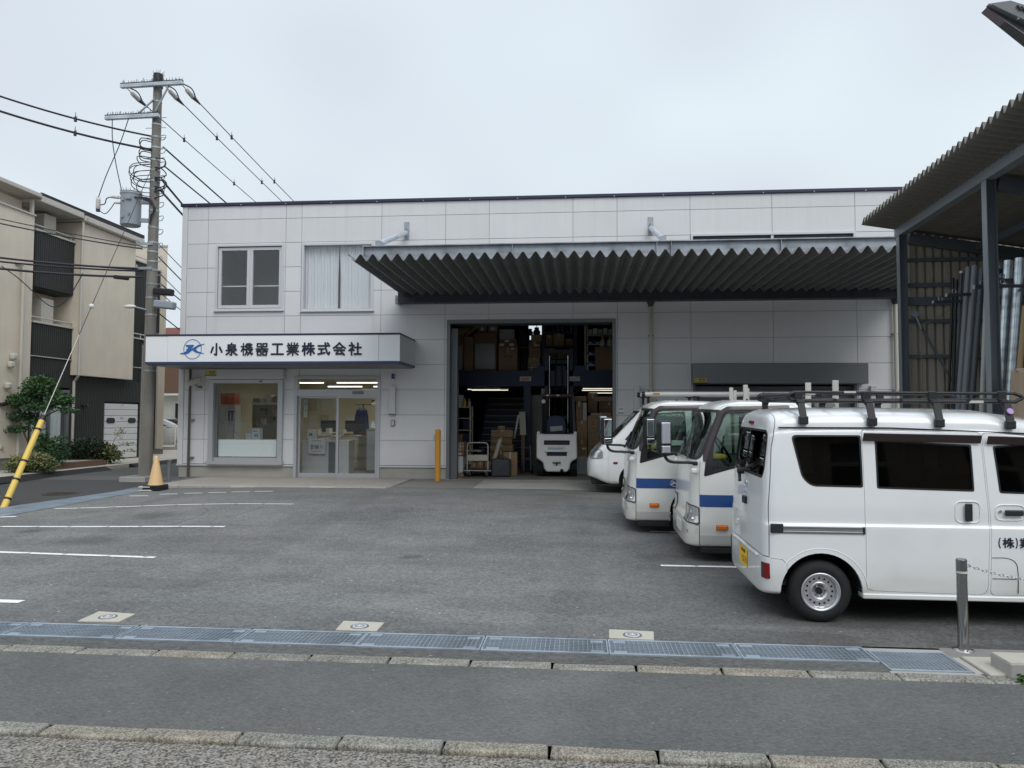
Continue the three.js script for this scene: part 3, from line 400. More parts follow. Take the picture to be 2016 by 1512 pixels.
{ // rooms: office below, dark office above, warehouse hall
  const r = B(); r.span(-10.05, -4.0, -0.05, 0, -6.2, -0.24); r.build('office_floor', M.roomFloor, bld);
  B().span(-10.05, -9.95, 0, 3.4, -6.2, -0.24).span(-4.8, -4.7, 0, 3.4, -6.2, -0.24).span(-9.95, -4.8, 0, 3.4, -6.3, -6.2).build('office_wall', M.room, bld);
  B().span(-9.95, -4.8, 2.7, 2.8, -6.2, -0.25).build('office_ceiling', M.room, bld);
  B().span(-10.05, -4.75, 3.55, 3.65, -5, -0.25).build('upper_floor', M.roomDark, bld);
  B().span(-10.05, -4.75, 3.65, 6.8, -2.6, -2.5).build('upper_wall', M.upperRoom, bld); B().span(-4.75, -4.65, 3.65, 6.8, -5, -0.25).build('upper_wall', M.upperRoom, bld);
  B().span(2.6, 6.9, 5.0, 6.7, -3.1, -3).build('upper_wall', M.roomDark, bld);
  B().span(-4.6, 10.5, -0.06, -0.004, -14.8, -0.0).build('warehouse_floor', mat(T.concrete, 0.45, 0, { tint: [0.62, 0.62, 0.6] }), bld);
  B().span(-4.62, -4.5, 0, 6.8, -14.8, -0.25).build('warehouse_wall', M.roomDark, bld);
  const ww = new THREE.Group(); ww.name = 'window'; bld.add(ww); const f = B(); frameAround(f, [-2.25, -1.52, 5.0, 5.95], 0.04, -14.9, -14.78); f.span(-1.86, -1.83, 5.06, 5.9, -14.9, -14.8); f.build('frame', M.aluWhite, ww); B().span(-2.21, -1.56, 5.04, 5.91, -14.86, -14.85).build('pane', M.glass, ww);
}
// mezzanine in the hall
{
  const t = thing('mezzanine', 'dark blue steel mezzanine deck inside the warehouse gate', 'mezzanine', [0, 0, -3]);
  const z = 0; B().span(-4.48, 4, 2.45, 2.9, z - 0.12, z).build('edge_beam', M.mezz, t);
  B().span(-4.48, 4, 2.82, 2.9, z - 9, z - 0.121).build('deck', M.mezz, t);
  for (let k = 1; k < 5; k++) B().span(-4.48, 4, 2.5, 2.819, z - k * 2 - 0.1, z - k * 2).build('joist', M.mezz, t);
  for (const x of [-1.46, 1.6]) B().span(x - 0.1, x + 0.1, -0.004, 2.45, z - 0.2, z - 0.01).build('column', M.mezz, t);
  plate('load_sign', 0.33, 0.13, 0.006, print(96, 40, (c, W, H) => { c.fillStyle = '#cfc6b2'; c.fillRect(0, 0, W, H); c.fillStyle = '#a8412c'; for (let i = 0; i < 6; i++) c.fillRect(10 + i * 13, 9, 9, 12); c.fillRect(12, 27, 70, 6); }), t, -1.51, 2.66, z + 0.005);
  plate('load_sign', 0.3, 0.13, 0.006, print(96, 40, (c, W, H) => { c.fillStyle = '#b9bcc2'; c.fillRect(0, 0, W, H); c.fillStyle = '#8a8e98'; c.fillRect(10, 12, 70, 5); c.fillRect(10, 24, 52, 5); }), t, -0.09, 2.66, z + 0.005);
}
let kanjiLetters;
// company sign canopy over the entrance
{
  const t = thing('sign_canopy', 'white company sign canopy with blue bird emblem and large dark lettering over the entrance', 'sign', [-7.14, 2.8, 0]);
  const L = -10.26 + 7.14, Rr = -4.09 + 7.14, z = 1.58, y0 = 0, y1 = 0.68;
  B().span(L, Rr, y1 - 0.03, y1 + 0.012, 0.002, z + 0.012).build('top_trim', M.navy, t);
  B().span(L, Rr, y0 - 0.02, y0 + 0.035, 0.002, z + 0.012).build('bottom_trim', M.navyBlue, t);
  B().span(L + 0.04, Rr - 0.04, y0 - 0.035, y0 - 0.021, 0.004, z - 0.04).build('soffit', M.aluDark, t);
  const xs = [L, L + 0.55, Rr - 0.50, Rr];
  for (let i = 0; i < 3; i++) B().rspan(xs[i] + 0.003, xs[i + 1] - 0.003, y0 + 0.036, y1 - 0.031, z - 0.02, z + (i === 1 ? 0.004 : 0), 0.004).build('fascia_panel', M.signWhite, t);
  B().span(Rr - 0.03, Rr - 0.004, y0 + 0.036, y1 - 0.031, 0.004, z - 0.021).build('side_panel', M.aluWhite, t); B().span(L + 0.004, L + 0.03, y0 + 0.036, y1 - 0.031, 0.004, z - 0.021).build('side_panel', M.aluWhite, t);
  const K = {
    small: [[[50, 5], [50, 92], [36, 88]], [[22, 32], [8, 72]], [[76, 32], [94, 70]]],
    spring: [[[50, 2], [46, 14]], [[22, 15], [78, 15], [78, 46], [22, 46], [22, 15]], [[22, 31], [78, 31]], [[50, 48], [50, 93], [39, 91]], [[8, 58], [36, 58], [28, 76], [8, 90]], [[88, 52], [64, 68]], [[56, 60], [70, 78], [94, 92]]],
    machine: [[[4, 28], [38, 28]], [[22, 4], [22, 96]], [[21, 34], [5, 66]], [[25, 42], [37, 56]], [[52, 5], [42, 19], [53, 24]], [[58, 13], [44, 36], [58, 37]], [[80, 5], [71, 19], [82, 24]], [[91, 13], [76, 36], [93, 37]], [[38, 50], [97, 50]], [[66, 3], [69, 52], [90, 92], [97, 80]], [[50, 54], [48, 74], [38, 95]], [[53, 68], [62, 78]], [[89, 60], [57, 95]]],
    vessel: [[[12, 6], [42, 6], [42, 30], [12, 30], [12, 6]], [[58, 6], [88, 6], [88, 30], [58, 30], [58, 6]], [[14, 68], [42, 68], [42, 95], [14, 95], [14, 68]], [[58, 68], [86, 68], [86, 95], [58, 95], [58, 68]], [[3, 48], [97, 48]], [[50, 34], [47, 50], [8, 66]], [[53, 50], [93, 66]]],
    work: [[[12, 11], [88, 11]], [[50, 11], [50, 88]], [[3, 89], [97, 89]]],
    trade: [[[38, 2], [38, 20]], [[62, 2], [62, 20]], [[13, 6], [23, 19]], [[87, 6], [77, 19]], [[5, 23], [95, 23]], [[34, 27], [40, 36]], [[66, 27], [60, 36]], [[12, 39], [88, 39]], [[18, 53], [82, 53]], [[4, 67], [96, 67]], [[50, 39], [50, 98]], [[44, 70], [9, 93]], [[56, 70], [92, 93]]],
    stock: [[[4, 28], [38, 28]], [[21, 4], [21, 96]], [[20, 34], [4, 66]], [[25, 42], [37, 56]], [[54, 8], [45, 36]], [[50, 25], [92, 25]], [[42, 48], [98, 48]], [[70, 4], [70, 96]], [[67, 52], [42, 84]], [[73, 52], [98, 84]]],
    style: [[[6, 26], [95, 26]], [[80, 5], [88, 15]], [[62, 4], [66, 44], [78, 82], [91, 93], [96, 76]], [[12, 50], [52, 50]], [[32, 50], [32, 82]], [[6, 90], [58, 80]]],
    meet: [[[50, 4], [30, 26], [4, 44]], [[50, 4], [70, 26], [96, 44]], [[30, 43], [70, 43]], [[11, 61], [89, 61]], [[44, 62], [25, 90], [80, 88]], [[66, 73], [89, 96]]],
    shrine: [[[22, 4], [27, 14]], [[7, 25], [41, 25], [26, 46], [4, 64]], [[24, 46], [24, 97]], [[30, 50], [42, 62]], [[50, 40], [97, 40]], [[73, 7], [73, 90]], [[46, 91], [98, 91]]],
  };
  const letters = (names, x, y, size, pitch, th, depth, parent, m, zz) => names.forEach((n, i) => { const b = B(); let k = 0; for (const st of K[n]) for (let j = 0; j < st.length - 1; j++) { const [ax, ay] = st[j], [bx, by] = st[j + 1], s = size / 100, r = th[n] ?? th.all, L2 = Math.hypot(bx - ax, by - ay) * s, sh = new THREE.Shape(); sh.absarc(0, 0, r, Math.PI / 2, Math.PI * 1.5); sh.absarc(L2, 0, r, -Math.PI / 2, Math.PI / 2); b.shape(sh, depth + 0.0006 * k++, mx(x + i * pitch + ax * s, y - ay * s, zz, 0, 0, Math.atan2(-(by - ay), bx - ax)), { curveSegments: 5 }); } b.build('letter', m, parent); });
  letters(['small', 'spring', 'machine', 'vessel', 'work', 'trade', 'stock', 'style', 'meet', 'shrine'], -8.645 + 7.14, 0.475, 0.30, 0.3715, { all: 0.0205, machine: 0.0145, vessel: 0.0165, trade: 0.0165, spring: 0.018 }, 0.012, t, M.letter, z + 0.0045);
  kanjiLetters = letters;
  const e = new THREE.Group(); e.name = 'emblem'; e.position.set(-9.085 + 7.14, 0.335, z + 0.0045); t.add(e);
  const ring = new THREE.Shape(); ring.absellipse(0, 0, 0.222, 0.236, 0, Math.PI * 2); const hole = new THREE.Path(); hole.absellipse(0, 0, 0.210, 0.224, 0, Math.PI * 2); ring.holes.push(hole);
  const rb = B(); rb.shape(ring, 0.008, null, { curveSegments: 40 }); rb.build('ring', M.emblem, e);
  const s = 0.0025, P = (a) => a.map(([x, y]) => [(x - 207) * s, -(y - 190) * s]);
  const bb = B(); bb.shape(P([[138, 150], [220, 148], [214, 166], [196, 182], [206, 196], [188, 212], [165, 231], [130, 237], [92, 236], [87, 227], [118, 223], [142, 213], [152, 197], [143, 187], [160, 186], [166, 172], [142, 163]]), 0.012); bb.shape(P([[327, 140], [265, 149], [232, 168], [196, 190], [232, 217], [268, 229], [323, 230], [282, 219], [252, 205], [240, 189], [258, 171], [290, 155]]), 0.0132); bb.build('bird', M.emblem, e);
}
// corrugated awning over the yard gate
{
  const t = thing('corrugated_awning', 'grey folded-plate metal awning hung above the warehouse gate', 'awning', [0, 0, 0]);
  const per = 0.243, hgt = 0.132, x0 = -4.46, x1 = 7.5, up = [], dn = [], th = 0.004;
  for (let x = x0, k = 0; x < x1; x += per, k++) { up.push([x, hgt], [x + 0.034, hgt], [x + per / 2 - 0.002, 0.004], [x + per / 2 + 0.03, 0.004]); }
  for (const [x, y] of up) dn.push([x + (y > 0.1 ? 0 : 0), y - th]);
  { const b = B(); b.shape([...up, ...dn.slice().reverse()], 4.03, mx(0, 4.565, 0.36, -0.0)); const o = b.build('roof_sheet', M.awning, t); }
  { const s = B(); for (let k = 0; k < 49; k++) for (const z of [1.2, 2.6, 3.5]) s.cyl([x0 + per / 2 + 0.014 + k * per, 4.561, z], [x0 + per / 2 + 0.014 + k * per, 4.55, z], 0.012, 0.012, 6); const o = s.build('bolts', M.darkSteel, t); o.userData.kind = 'stuff'; }
  { const b = B(); b.span(-4.68, 7.5, 5.25, 5.27, 2.5, 2.7).span(-4.68, 7.5, 4.84, 4.86, 2.5, 2.7).span(-4.68, 7.5, 4.86, 5.25, 2.59, 2.605); for (const x of [-4.66, -1.4, 1.65, 1.95, 4.2]) b.span(x, x + 0.012, 4.86, 5.25, 2.606, 2.69); b.build('beam', M.galv, t); }
  { const b = B(); for (let x = -4.3; x < 7.4; x += per * 2) b.span(x - 0.02, x + 0.02, 4.6, 4.838, 2.55, 2.65); b.build('hangers', M.galvBright, t).userData.kind = 'stuff'; }
  { const b = B(); b.span(x0 - 0.05, 7.55, 4.38, 4.40, 0.07, 0.36).span(x0 - 0.05, 7.55, 4.40, 4.555, 0.35, 0.362).span(x0 - 0.05, 7.55, 4.40, 4.58, 0.07, 0.08).span(x0 - 0.05, x0 - 0.035, 4.40, 4.575, 0.081, 0.349); b.build('gutter', M.gutterDark, t); }
  for (let k = 0; k < 24; k++) { const x = x0 + 0.45 + k * 0.497; B().span(x, x + 0.02, 4.35, 4.6, 0.363, 0.375).build('gutter_bracket', M.gutterDark, t); }
  B().span(x0, 7.5, 4.555, 4.75, 0.34, 0.352).build('closure_strip', M.gutterDark, t);
  B().rspan(x0 - 0.06, x0 + 0.02, 4.36, 4.56, 0.02, 0.38, 0.006).build('gutter_end', M.galv, t);
  for (const x of [-4.33, 1.79]) { const g = new THREE.Group(); g.name = 'tie_rod'; t.add(g); B().cyl([x, 6.2, 0.1], [x, 5.36, 2.5], 0.062, 0.062, 16).build('pipe', M.galvBright, g); B().span(x - 0.065, x + 0.065, 6.06, 6.5, 0.001, 0.02).span(x - 0.012, x + 0.012, 6.1, 6.34, 0.02, 0.2).cyl([x - 0.06, 6.2, 0.13], [x + 0.06, 6.2, 0.13], 0.03).build('wall_bracket', M.galv, g); B().box(x, 5.32, 2.6, 0.13, 0.1, 0.14).build('beam_bracket', M.galv, g); }
}
for (const [x, lab] of [[1.77, 'pale downpipe on the wall between the gate and the right roller shutter'], [7.5, 'pale downpipe at the far right end of the shaded front wall']]) { const t = thing('downpipe', lab, 'downpipe', [x, 0, 0]); B().cyl([0, 0.0, 0.1], [0, 4.28, 0.1], 0.043, 0.043, 14).build('pipe', M.cream, t); B().add(new THREE.CylinderGeometry(0.1, 0.05, 0.13, 14), mx(0, 4.32, 0.1)).build('hopper', M.gutterDark, t); for (const y of [0.8, 2.2, 3.55]) B().box(0, y, 0.06, 0.13, 0.03, 0.1).build('pipe_clip', M.aluDark, t); }
{ const t = thing('downpipe', 'thin brown downpipe beside the shop window under the sign', 'downpipe', [-9.955, 0, 0]); B().cyl([0, -0.02, 0.07], [0, 2.79, 0.07], 0.032, 0.032, 12).build('pipe', mat([0.1, 0.085, 0.085], 0.5), t); for (const y of [0.5, 1.46, 2.4]) B().box(0.05, y, 0.05, 0.14, 0.025, 0.09).build('pipe_clip', M.aluDark, t); }
// small fittings on the front
{ const t = thing('security_camera', 'beige box security camera under the sign left of the shop window', 'security camera', [-9.74, 2.36, 0.0]); B().rbox(-0.02, 0.06, 0.26, 0.12, 0.12, 0.34, 0.01, 1, 0.35, -0.6).build('housing', M.offWhite, t); B().box(-0.02, 0.14, 0.26, 0.15, 0.015, 0.4, 0.35, -0.6).build('hood', M.offWhite, t); B().cyl([0.06, -0.06, 0.0], [0.06, -0.06, 0.16], 0.03).cyl([0.06, -0.06, 0.15], [-0.02, 0.02, 0.25], 0.02).build('bracket', M.aluDark, t); }
{ const t = thing('wall_lamp', 'tall slim grey wall lamp right of the entrance', 'wall lamp', [-4.643, 1.62, 0]); B().rspan(-0.08, 0.08, 0, 0.7, 0.002, 0.12, 0.008).build('housing', M.aluWhite, t); B().span(-0.085, 0.085, -0.012, 0, 0.002, 0.125).build('cap', M.aluDark, t); }
for (const [x, lab] of [[1.43, 'slim grey wall lamp just right of the warehouse gate'], [6.98, 'slim grey wall lamp right of the roller shutter box']]) { const t = thing('wall_lamp', lab, 'wall lamp', [x, 1.62, 0]); B().rspan(-0.065, 0.065, 0, 0.7, 0.002, 0.11, 0.008).build('housing', M.aluWhite, t); B().span(-0.07, 0.07, -0.012, 0, 0.002, 0.115).build('cap', M.aluDark, t); }
{ const t = thing('intercom', 'small beige intercom box on the wall below the slim lamp', 'intercom', [-4.634, 1.395, 0]); B().rspan(-0.05, 0.05, -0.08, 0.08, 0.002, 0.04, 0.006).build('housing', M.aluDark, t); B().span(-0.035, 0.035, -0.06, 0.06, 0.04, 0.045).build('face', M.offWhite, t); }
{ const t = thing('alarm_beacon', 'small dark blue alarm light high on the wall beside the sign', 'alarm light', [-4.64, 2.55, 0]); B().rspan(-0.035, 0.035, -0.05, 0.09, 0.002, 0.06, 0.01).build('lens', M.stripe, t); B().span(-0.05, 0.05, -0.09, -0.05, 0.002, 0.05).build('base', M.white, t); }
{ const t = thing('wall_tap', 'small beige outlet box low on the wall by the yellow bollard', 'outlet box', [-3.53, 0.98, 0]); B().rspan(-0.05, 0.05, 0, 0.13, 0.002, 0.07, 0.01).build('housing', M.cream, t); }
{ const t = thing('door_number_sign', 'small white A203 plate with green strip on the gate jamb wall', 'sign', [1.045, 1.73, 0]); plate('plate', 0.16, 0.11, 0.006, print(128, 88, (c, W, H) => { c.fillStyle = '#e6e7ea'; c.fillRect(0, 0, W, H); c.fillStyle = '#23272e'; c.font = 'bold 40px sans-serif'; c.textAlign = 'center'; c.fillText('A203', W / 2, 58); }), t, 0, 0.03, 0.006); plate('green_strip', 0.15, 0.055, 0.006, print(96, 32, (c, W, H) => { c.fillStyle = '#cfe0cb'; c.fillRect(0, 0, W, H); c.fillStyle = '#4fa155'; c.fillRect(6, 8, 84, 16); }), t, 0, -0.07, 0.006); }

// ================================================================ INSIDE THE HALL AND THE OFFICE
function carton(lab, x0, x1, y0, y1, z0, z1, m = M.card, o = {}) {   // cardboard box: body, tape, labels, straps
  const t = thing(o.name ?? 'cardboard_box', lab, o.cat ?? 'box', [(x0 + x1) / 2, y0, (z0 + z1) / 2], o.ry ?? 0, o.group), w = (x1 - x0) / 2, h = y1 - y0, d = (z1 - z0) / 2;
  B().rspan(-w, w, 0.001, h, -d, d, 0.006).build('box_body', m, t);
  if (o.tape !== false) B().span(-0.025, 0.025, h * 0.72, h + 0.001, -d * 0.2, d + 0.001).span(-w + 0.004, w - 0.004, h * 0.5, h * 0.5 + 0.004, d, d + 0.0008).build('tape', M.tape, t);
  if (o.paper) for (const [px, py, pw, ph] of o.paper) B().span(px * w - pw / 2, px * w + pw / 2, py * h, py * h + ph, d, d + 0.002).build('paper_label', M.paper, t);
  if (o.strap) { const s = B(); for (const q of [-0.45, 0.5]) s.span(q * w - 0.008, q * w + 0.008, 0, h + 0.003, d, d + 0.003); s.span(-w, w, h * 0.5, h * 0.5 + 0.016, d, d + 0.0035); s.build('strap', M.offWhite, t); }
  if (o.film) B().span(-w * 0.86, w * 0.86, h * 0.07, h * 0.72, d, d + 0.008).build('plastic_wrap', M.film, t);
  if (o.slots) { const s = B(); for (const q of [-0.35, 0.35]) s.span(q * w - 0.05, q * w + 0.05, h * 0.6, h * 0.63, d, d + 0.002); s.build('hand_slot', M.black, t); }
  if (o.print) plate('print', o.print[2], o.print[3], 0.002, o.print[4], t, o.print[0] * w, o.print[1] * h, d + 0.002);
  return t;
}
const redPrint = print(128, 48, (c, W, H) => { c.fillStyle = '#b08a60'; c.fillRect(0, 0, W, H); c.fillStyle = '#8e2f22'; c.fillRect(4, 8, 34, 32); c.fillStyle = '#b08a60'; c.fillRect(18, 8, 5, 32); c.fillRect(4, 20, 34, 5); c.fillStyle = '#8e2f22'; c.font = 'bold 40px sans-serif'; c.fillText('N', 52, 40); c.fillRect(88, 12, 26, 6); c.fillRect(88, 26, 26, 6); });
const brownPrint = print(128, 48, (c, W, H) => { c.fillStyle = '#a58059'; c.fillRect(0, 0, W, H); c.fillStyle = '#4c3a2a'; c.fillRect(4, 10, 40, 10); for (let i = 0; i < 5; i++) c.fillRect(56 + i * 13, 8, 9, 12); c.fillRect(56, 30, 60, 6); });
// on the deck (floor of the deck at 2.9)
const dk = 2.902;
carton('narrow brown box with plastic wrapped front at the left end of the warehouse deck', -3.80, -3.40, dk, 3.97, -4.1, -3.42, M.cardDark, { film: 1 });
carton('tall plain brown box second from left on the warehouse deck', -3.37, -3.10, dk, 3.94, -4.0, -3.4, M.card, { tape: false });
carton('largest box on the deck with a white plastic wrapped front', -3.08, -2.40, dk, 4.05, -4.3, -3.4, M.cardDark, { film: 1, tape: false });
carton('large brown box with two dark hand slots on the deck', -2.34, -1.78, dk, 3.62, -4.0, -3.4, M.card, { slots: 1, paper: [[0.5, 0.9, 0.1, 0.05]] });
carton('flat brown box with two white labels lying on the box with hand slots', -2.36, -1.78, 3.622, 3.75, -4.0, -3.42, M.cardDark, { tape: false, paper: [[-0.6, 0.25, 0.13, 0.08], [0.4, 0.25, 0.13, 0.08]] });
carton('shallow brown box with one white label under the grey wrapped carton', -2.32, -1.82, 3.752, 3.86, -4.0, -3.44, M.cardDark, { tape: false, paper: [[-0.1, 0.2, 0.13, 0.07]] });
carton('grey plastic wrapped carton topmost of the stack on the deck', -2.32, -1.9, 3.862, 4.16, -3.9, -3.45, M.film, { tape: false });
carton('dark box with white label lying on the largest wrapped box', -2.98, -2.7, 4.052, 4.3, -4.0, -3.5, M.cardDark, { paper: [[0, 0.3, 0.1, 0.09]] });
carton('brown box with white label right of the dark box above the largest wrapped box', -2.66, -2.38, 4.052, 4.32, -4.0, -3.5, M.card, { paper: [[0, 0.3, 0.14, 0.09]] });
{ const t = thing('document_bag', 'yellow brown paper sack lying on top of the boxes at the deck left end', 'sack', [-3.45, 3.975, -3.7]); B().rbox(0.02, 0.12, 0, 0.5, 0.22, 0.35, 0.08, 2, 0, 0, 0.25).build('sack_body', M.tan, t); B().rbox(0.02, 0.24, 0.05, 0.3, 0.03, 0.2, 0.012, 1, 0, 0, 0.25).build('fold', M.cardPale, t); }
{ const t = thing('cardboard_tube', 'dark cardboard tube leaning diagonally over the boxes at the deck left end', 'tube', [-3.2, 3.96, -3.5]); B().cyl([-0.14, 0.02, 0], [0.42, 0.5, 0.05], 0.06).build('tube_body', M.cardDark, t); B().cyl([0.42, 0.5, 0.05], [0.44, 0.517, 0.052], 0.064).build('end_cap', M.film, t); }
// bundle of dark pipes standing on the deck
{ const R = rng(9); for (let k = 0; k < 7; k++) { const t = thing('dark_pipe', `dark plastic pipe standing on the deck, ${['leftmost', 'second', 'third', 'fourth', 'fifth', 'sixth', 'rightmost'][k]} of the seven in the bundle`, 'pipe', [-1.76 + k * 0.043, dk, -3.7 - R() * 0.3], 0, 'dark pipes standing on the deck'); B().cyl([0, 0, 0], [0.03, 1.55 - R() * 0.3, -0.1], 0.016 + R() * 0.01, undefined, 10).build('pipe_body', k % 2 ? M.black : M.pvcDark, t); B().torus(0.0, 0.75, -0.05, 0.03, 0.006, Math.PI / 2).build('binding', M.film, t); } }
carton('slim brown box stack under black bottles on the deck left of the blue rack', -1.46, -1.08, dk, 3.12, -4.0, -3.4, M.cardDark, { strap: 1 });
carton('brown box second up in the stack left of the blue rack on the deck', -1.46, -1.12, 3.122, 3.3, -4.0, -3.42, M.card);
carton('taller brown box third up in the stack left of the blue rack on the deck', -1.44, -1.1, 3.302, 3.78, -4.0, -3.42, M.cardDark, { paper: [[0.4, 0.75, 0.12, 0.03]] });
carton('topmost brown box below the two black bottles on the deck', -1.38, -1.06, 3.782, 3.99, -4.0, -3.42, M.card, { tape: false });
for (const [x, s, l] of [[-1.22, 1, 'black flask standing before the bright rear window of the hall'], [-1.42, 0.85, 'smaller black flask at the left edge of the bright rear window']]) { const t = thing('flask', l, 'flask', [x, x > -1.3 ? 3.992 : 3.985, -3.6]); B().lathe([[0, 0], [0.1 * s, 0], [0.11 * s, 0.1 * s], [0.08 * s, 0.15 * s], [0.055 * s, 0.17 * s]], null, 16).build('flask_body', M.black, t); B().cyl([0, 0.17 * s, 0], [0, 0.23 * s, 0], 0.07 * s).build('lid', M.pvcDark, t); }
{ // blue pallet rack with goods
  const t = thing('pallet_rack', 'dark blue pallet rack with shelves behind the forklift mast on the deck', 'rack', [-0.5, dk, -3.6]);
  for (const x of [-0.52, 0.42]) B().span(x - 0.05, x + 0.05, 0, 1.62, -0.05, 0.05).span(x - 0.05, x + 0.05, 0, 1.62, -0.85, -0.75).build('upright', M.mezz, t);
  for (const y of [0.42, 0.78, 1.18]) B().span(-0.47, 0.37, y - 0.05, y, -0.04, 0.04).span(-0.47, 0.37, y - 0.015, y, -0.8, -0.045).build('shelf', M.mezz, t);
  B().span(0.69, 0.74, 0, 1.45, 0.0, 0.05).span(-0.5, 0.74, 1.38, 1.44, 0.06, 0.11).build('beige_frame', M.cream, t);
}
[[-0.95, -0.62, 3.322, 3.6, 'brown box on the lower shelf of the blue rack'], [-0.6, -0.2, 3.322, 3.56, 'wide brown box on the lower shelf of the blue rack, right part'], [-0.95, -0.75, 3.684, 4.0, 'brown box on the middle shelf of the blue rack, left end'], [-0.72, -0.4, 3.684, 4.03, 'biggest brown box on the middle shelf of the blue rack'], [-0.36, -0.14, 3.684, 3.88, 'small brown box on the middle shelf of the blue rack, right end']].forEach(([a, b, c, d, l], i) => carton(l, a, b, c, d, -4.1, -3.62, i % 2 ? M.card : M.cardDark, { tape: i % 2 }));
for (let k = 0; k < 6; k++) { const t = thing('canister', `dark canister on the top shelf of the blue rack, ${['leftmost', 'second', 'third', 'fourth', 'fifth', 'rightmost'][k]} in its row`, 'canister', [-0.72 + k * 0.13, 4.084, -3.7], 0, 'canisters on the blue rack'); B().lathe([[0, 0], [0.05, 0], [0.05, 0.17], [0.03, 0.2], [0, 0.2]], null, 12).build('canister_body', k % 3 ? M.pvcDark : M.black, t); B().cyl([0, 0.2, 0], [0, 0.225, 0], 0.03).build('lid', M.film, t); }
for (const [x, l] of [[-1.02, 'leftmost blue crate on the deck edge behind the mast'], [-0.5, 'middle blue crate on the deck edge behind the mast'], [0.05, 'right blue crate on the deck edge behind the mast']]) { const t = thing('blue_crate', l, 'crate', [x, dk, -3.25]); const m = mat([0.01, 0.07, 0.16], 0.5); B().span(-0.14, 0.14, 0, 0.01, -0.1, 0.1).span(-0.15, -0.14, 0, 0.14, -0.1, 0.1).span(0.14, 0.15, 0, 0.14, -0.1, 0.1).span(-0.14, 0.14, 0.01, 0.14, 0.09, 0.1).span(-0.14, 0.14, 0.01, 0.14, -0.1, -0.09).build('crate_body', m, t); B().rspan(-0.155, 0.155, 0.125, 0.142, 0.1, 0.112, 0.004).build('rim', m, t); }
{ const t = thing('shelf_unit', 'steel shelf unit full of blue bins at the right end of the deck', 'shelf', [0.7, dk, -3.7]); for (const x of [-0.42, 0.42]) B().span(x - 0.02, x + 0.02, 0, 1.42, -0.02, 0.02).build('upright', M.alu, t); for (const y of [0.2, 0.52, 0.83, 1.1]) B().span(-0.42, 0.42, y - 0.025, y, -0.35, 0.03).build('shelf', M.alu, t); }
{ let n = 0; for (const y of [0.2, 0.52, 0.83]) for (const x of [0.36, 0.58]) { const t = thing('blue_bin', `blue storage bin on the ${y < 0.3 ? 'lowest' : y < 0.6 ? 'middle' : 'upper'} bin shelf at the deck right end, ${x < 0.5 ? 'left' : 'right'} one`, 'bin', [x, dk + y + 0.001, -3.78], 0, 'blue bins on the shelf unit'); const m = mat([0.01, 0.035, 0.2], 0.4); B().span(-0.1, 0.1, 0, 0.13, -0.12, -0.11).span(-0.1, 0.1, 0, 0.07, 0.09, 0.1).span(-0.1, -0.09, 0, 0.12, -0.11, 0.09).span(0.09, 0.1, 0, 0.12, -0.11, 0.09).build('bin_body', m, t); B().span(-0.04, 0.04, 0.01, 0.05, 0.1, 0.103).build('paper_label', M.paper, t); n++; } }
for (let k = 0; k < 5; k++) carton(`small white carton on the top shelf at the deck right end, ${['leftmost', 'second', 'middle', 'fourth', 'rightmost'][k]} in its row`, 0.3 + k * 0.15, 0.42 + k * 0.15, dk + 1.101, dk + 1.27 + (k % 2) * 0.03, -3.95, -3.72, k % 2 ? M.paper : M.cream, { tape: false, group: 'white cartons on the top shelf', name: 'small_carton', cat: 'carton' });
carton('large rounded brown box in front of the blue bins on the deck', 0.5, 1.15, dk, 3.6, -3.5, -3.2, M.cardDark, { tape: false });
for (const [x, l] of [[0.72, 'left pale plastic jug on the large brown box at the deck right end'], [0.93, 'right pale plastic jug on the large brown box at the deck right end']]) { const t = thing('jug', l, 'jug', [x, 3.602, -3.36]); B().lathe([[0, 0], [0.085, 0], [0.09, 0.16], [0.05, 0.23], [0.03, 0.24], [0.03, 0.28], [0, 0.28]], null, 14).build('jug_body', M.cream, t); B().cyl([0, 0.28, 0], [0, 0.305, 0], 0.034).build('cap', M.offWhite, t); }
// lamps under the deck
const lampBar = (x0, x1, y, z, lab, bright, depth = 0.05) => { const t = thing('tube_lamp', lab, 'lamp', [(x0 + x1) / 2, y, z], 0, undefined), w = (x1 - x0) / 2; B().span(-w, w, 0.022, 0.05, -0.04, 0.04).build('housing', M.offWhite, t); B().cyl([-w + 0.02, 0, 0], [w - 0.02, 0, 0], lampBar.k > 2 ? 0.017 : 0.011, undefined, 10).build('tube', bright, t); const l = new THREE.RectAreaLight(new THREE.Color().setRGB(1, 0.93, 0.78), lampBar.k, w * 2, depth); l.position.set((x0 + x1) / 2, y - 0.022, z); l.rotation.x = -Math.PI / 2; scene.add(l); };
lampBar.k = 1.2;
lampBar(-3.35, -2.32, 2.39, -3.9, 'lit tube lamp under the deck at left, the rear one', M.tubeLampDim);
lampBar(-3.14, -2.02, 2.345, -3.3, 'lit tube lamp under the deck at left, the front one', M.tubeLampDim);
lampBar(0.12, 1.2, 2.39, -3.4, 'lit tube lamp under the deck at right, the front upper one', M.tubeLampDim);
lampBar(0.1, 1.2, 2.36, -3.9, 'lit tube lamp under the deck at right, the second one', M.tubeLampDim);
lampBar(0.35, 1.5, 2.33, -5.4, 'lit tube lamp under the deck at right, the lowest and farthest one', M.tubeLampDim);
{ const t = thing('ceiling_lamp', 'small cluster of bright lamps deep in the hall behind the forklift roof', 'lamp', [-0.45, 2.3, -6.5]); for (let k = 0; k < 4; k++) B().box(k * 0.12, -k * 0.035, k * 0.02, 0.09, 0.03, 0.05).build('bulb', M.tubeLamp, t); B().span(-0.1, 0.5, 0.05, 0.07, -0.02, 0.02).build('housing', M.darkSteel, t); }
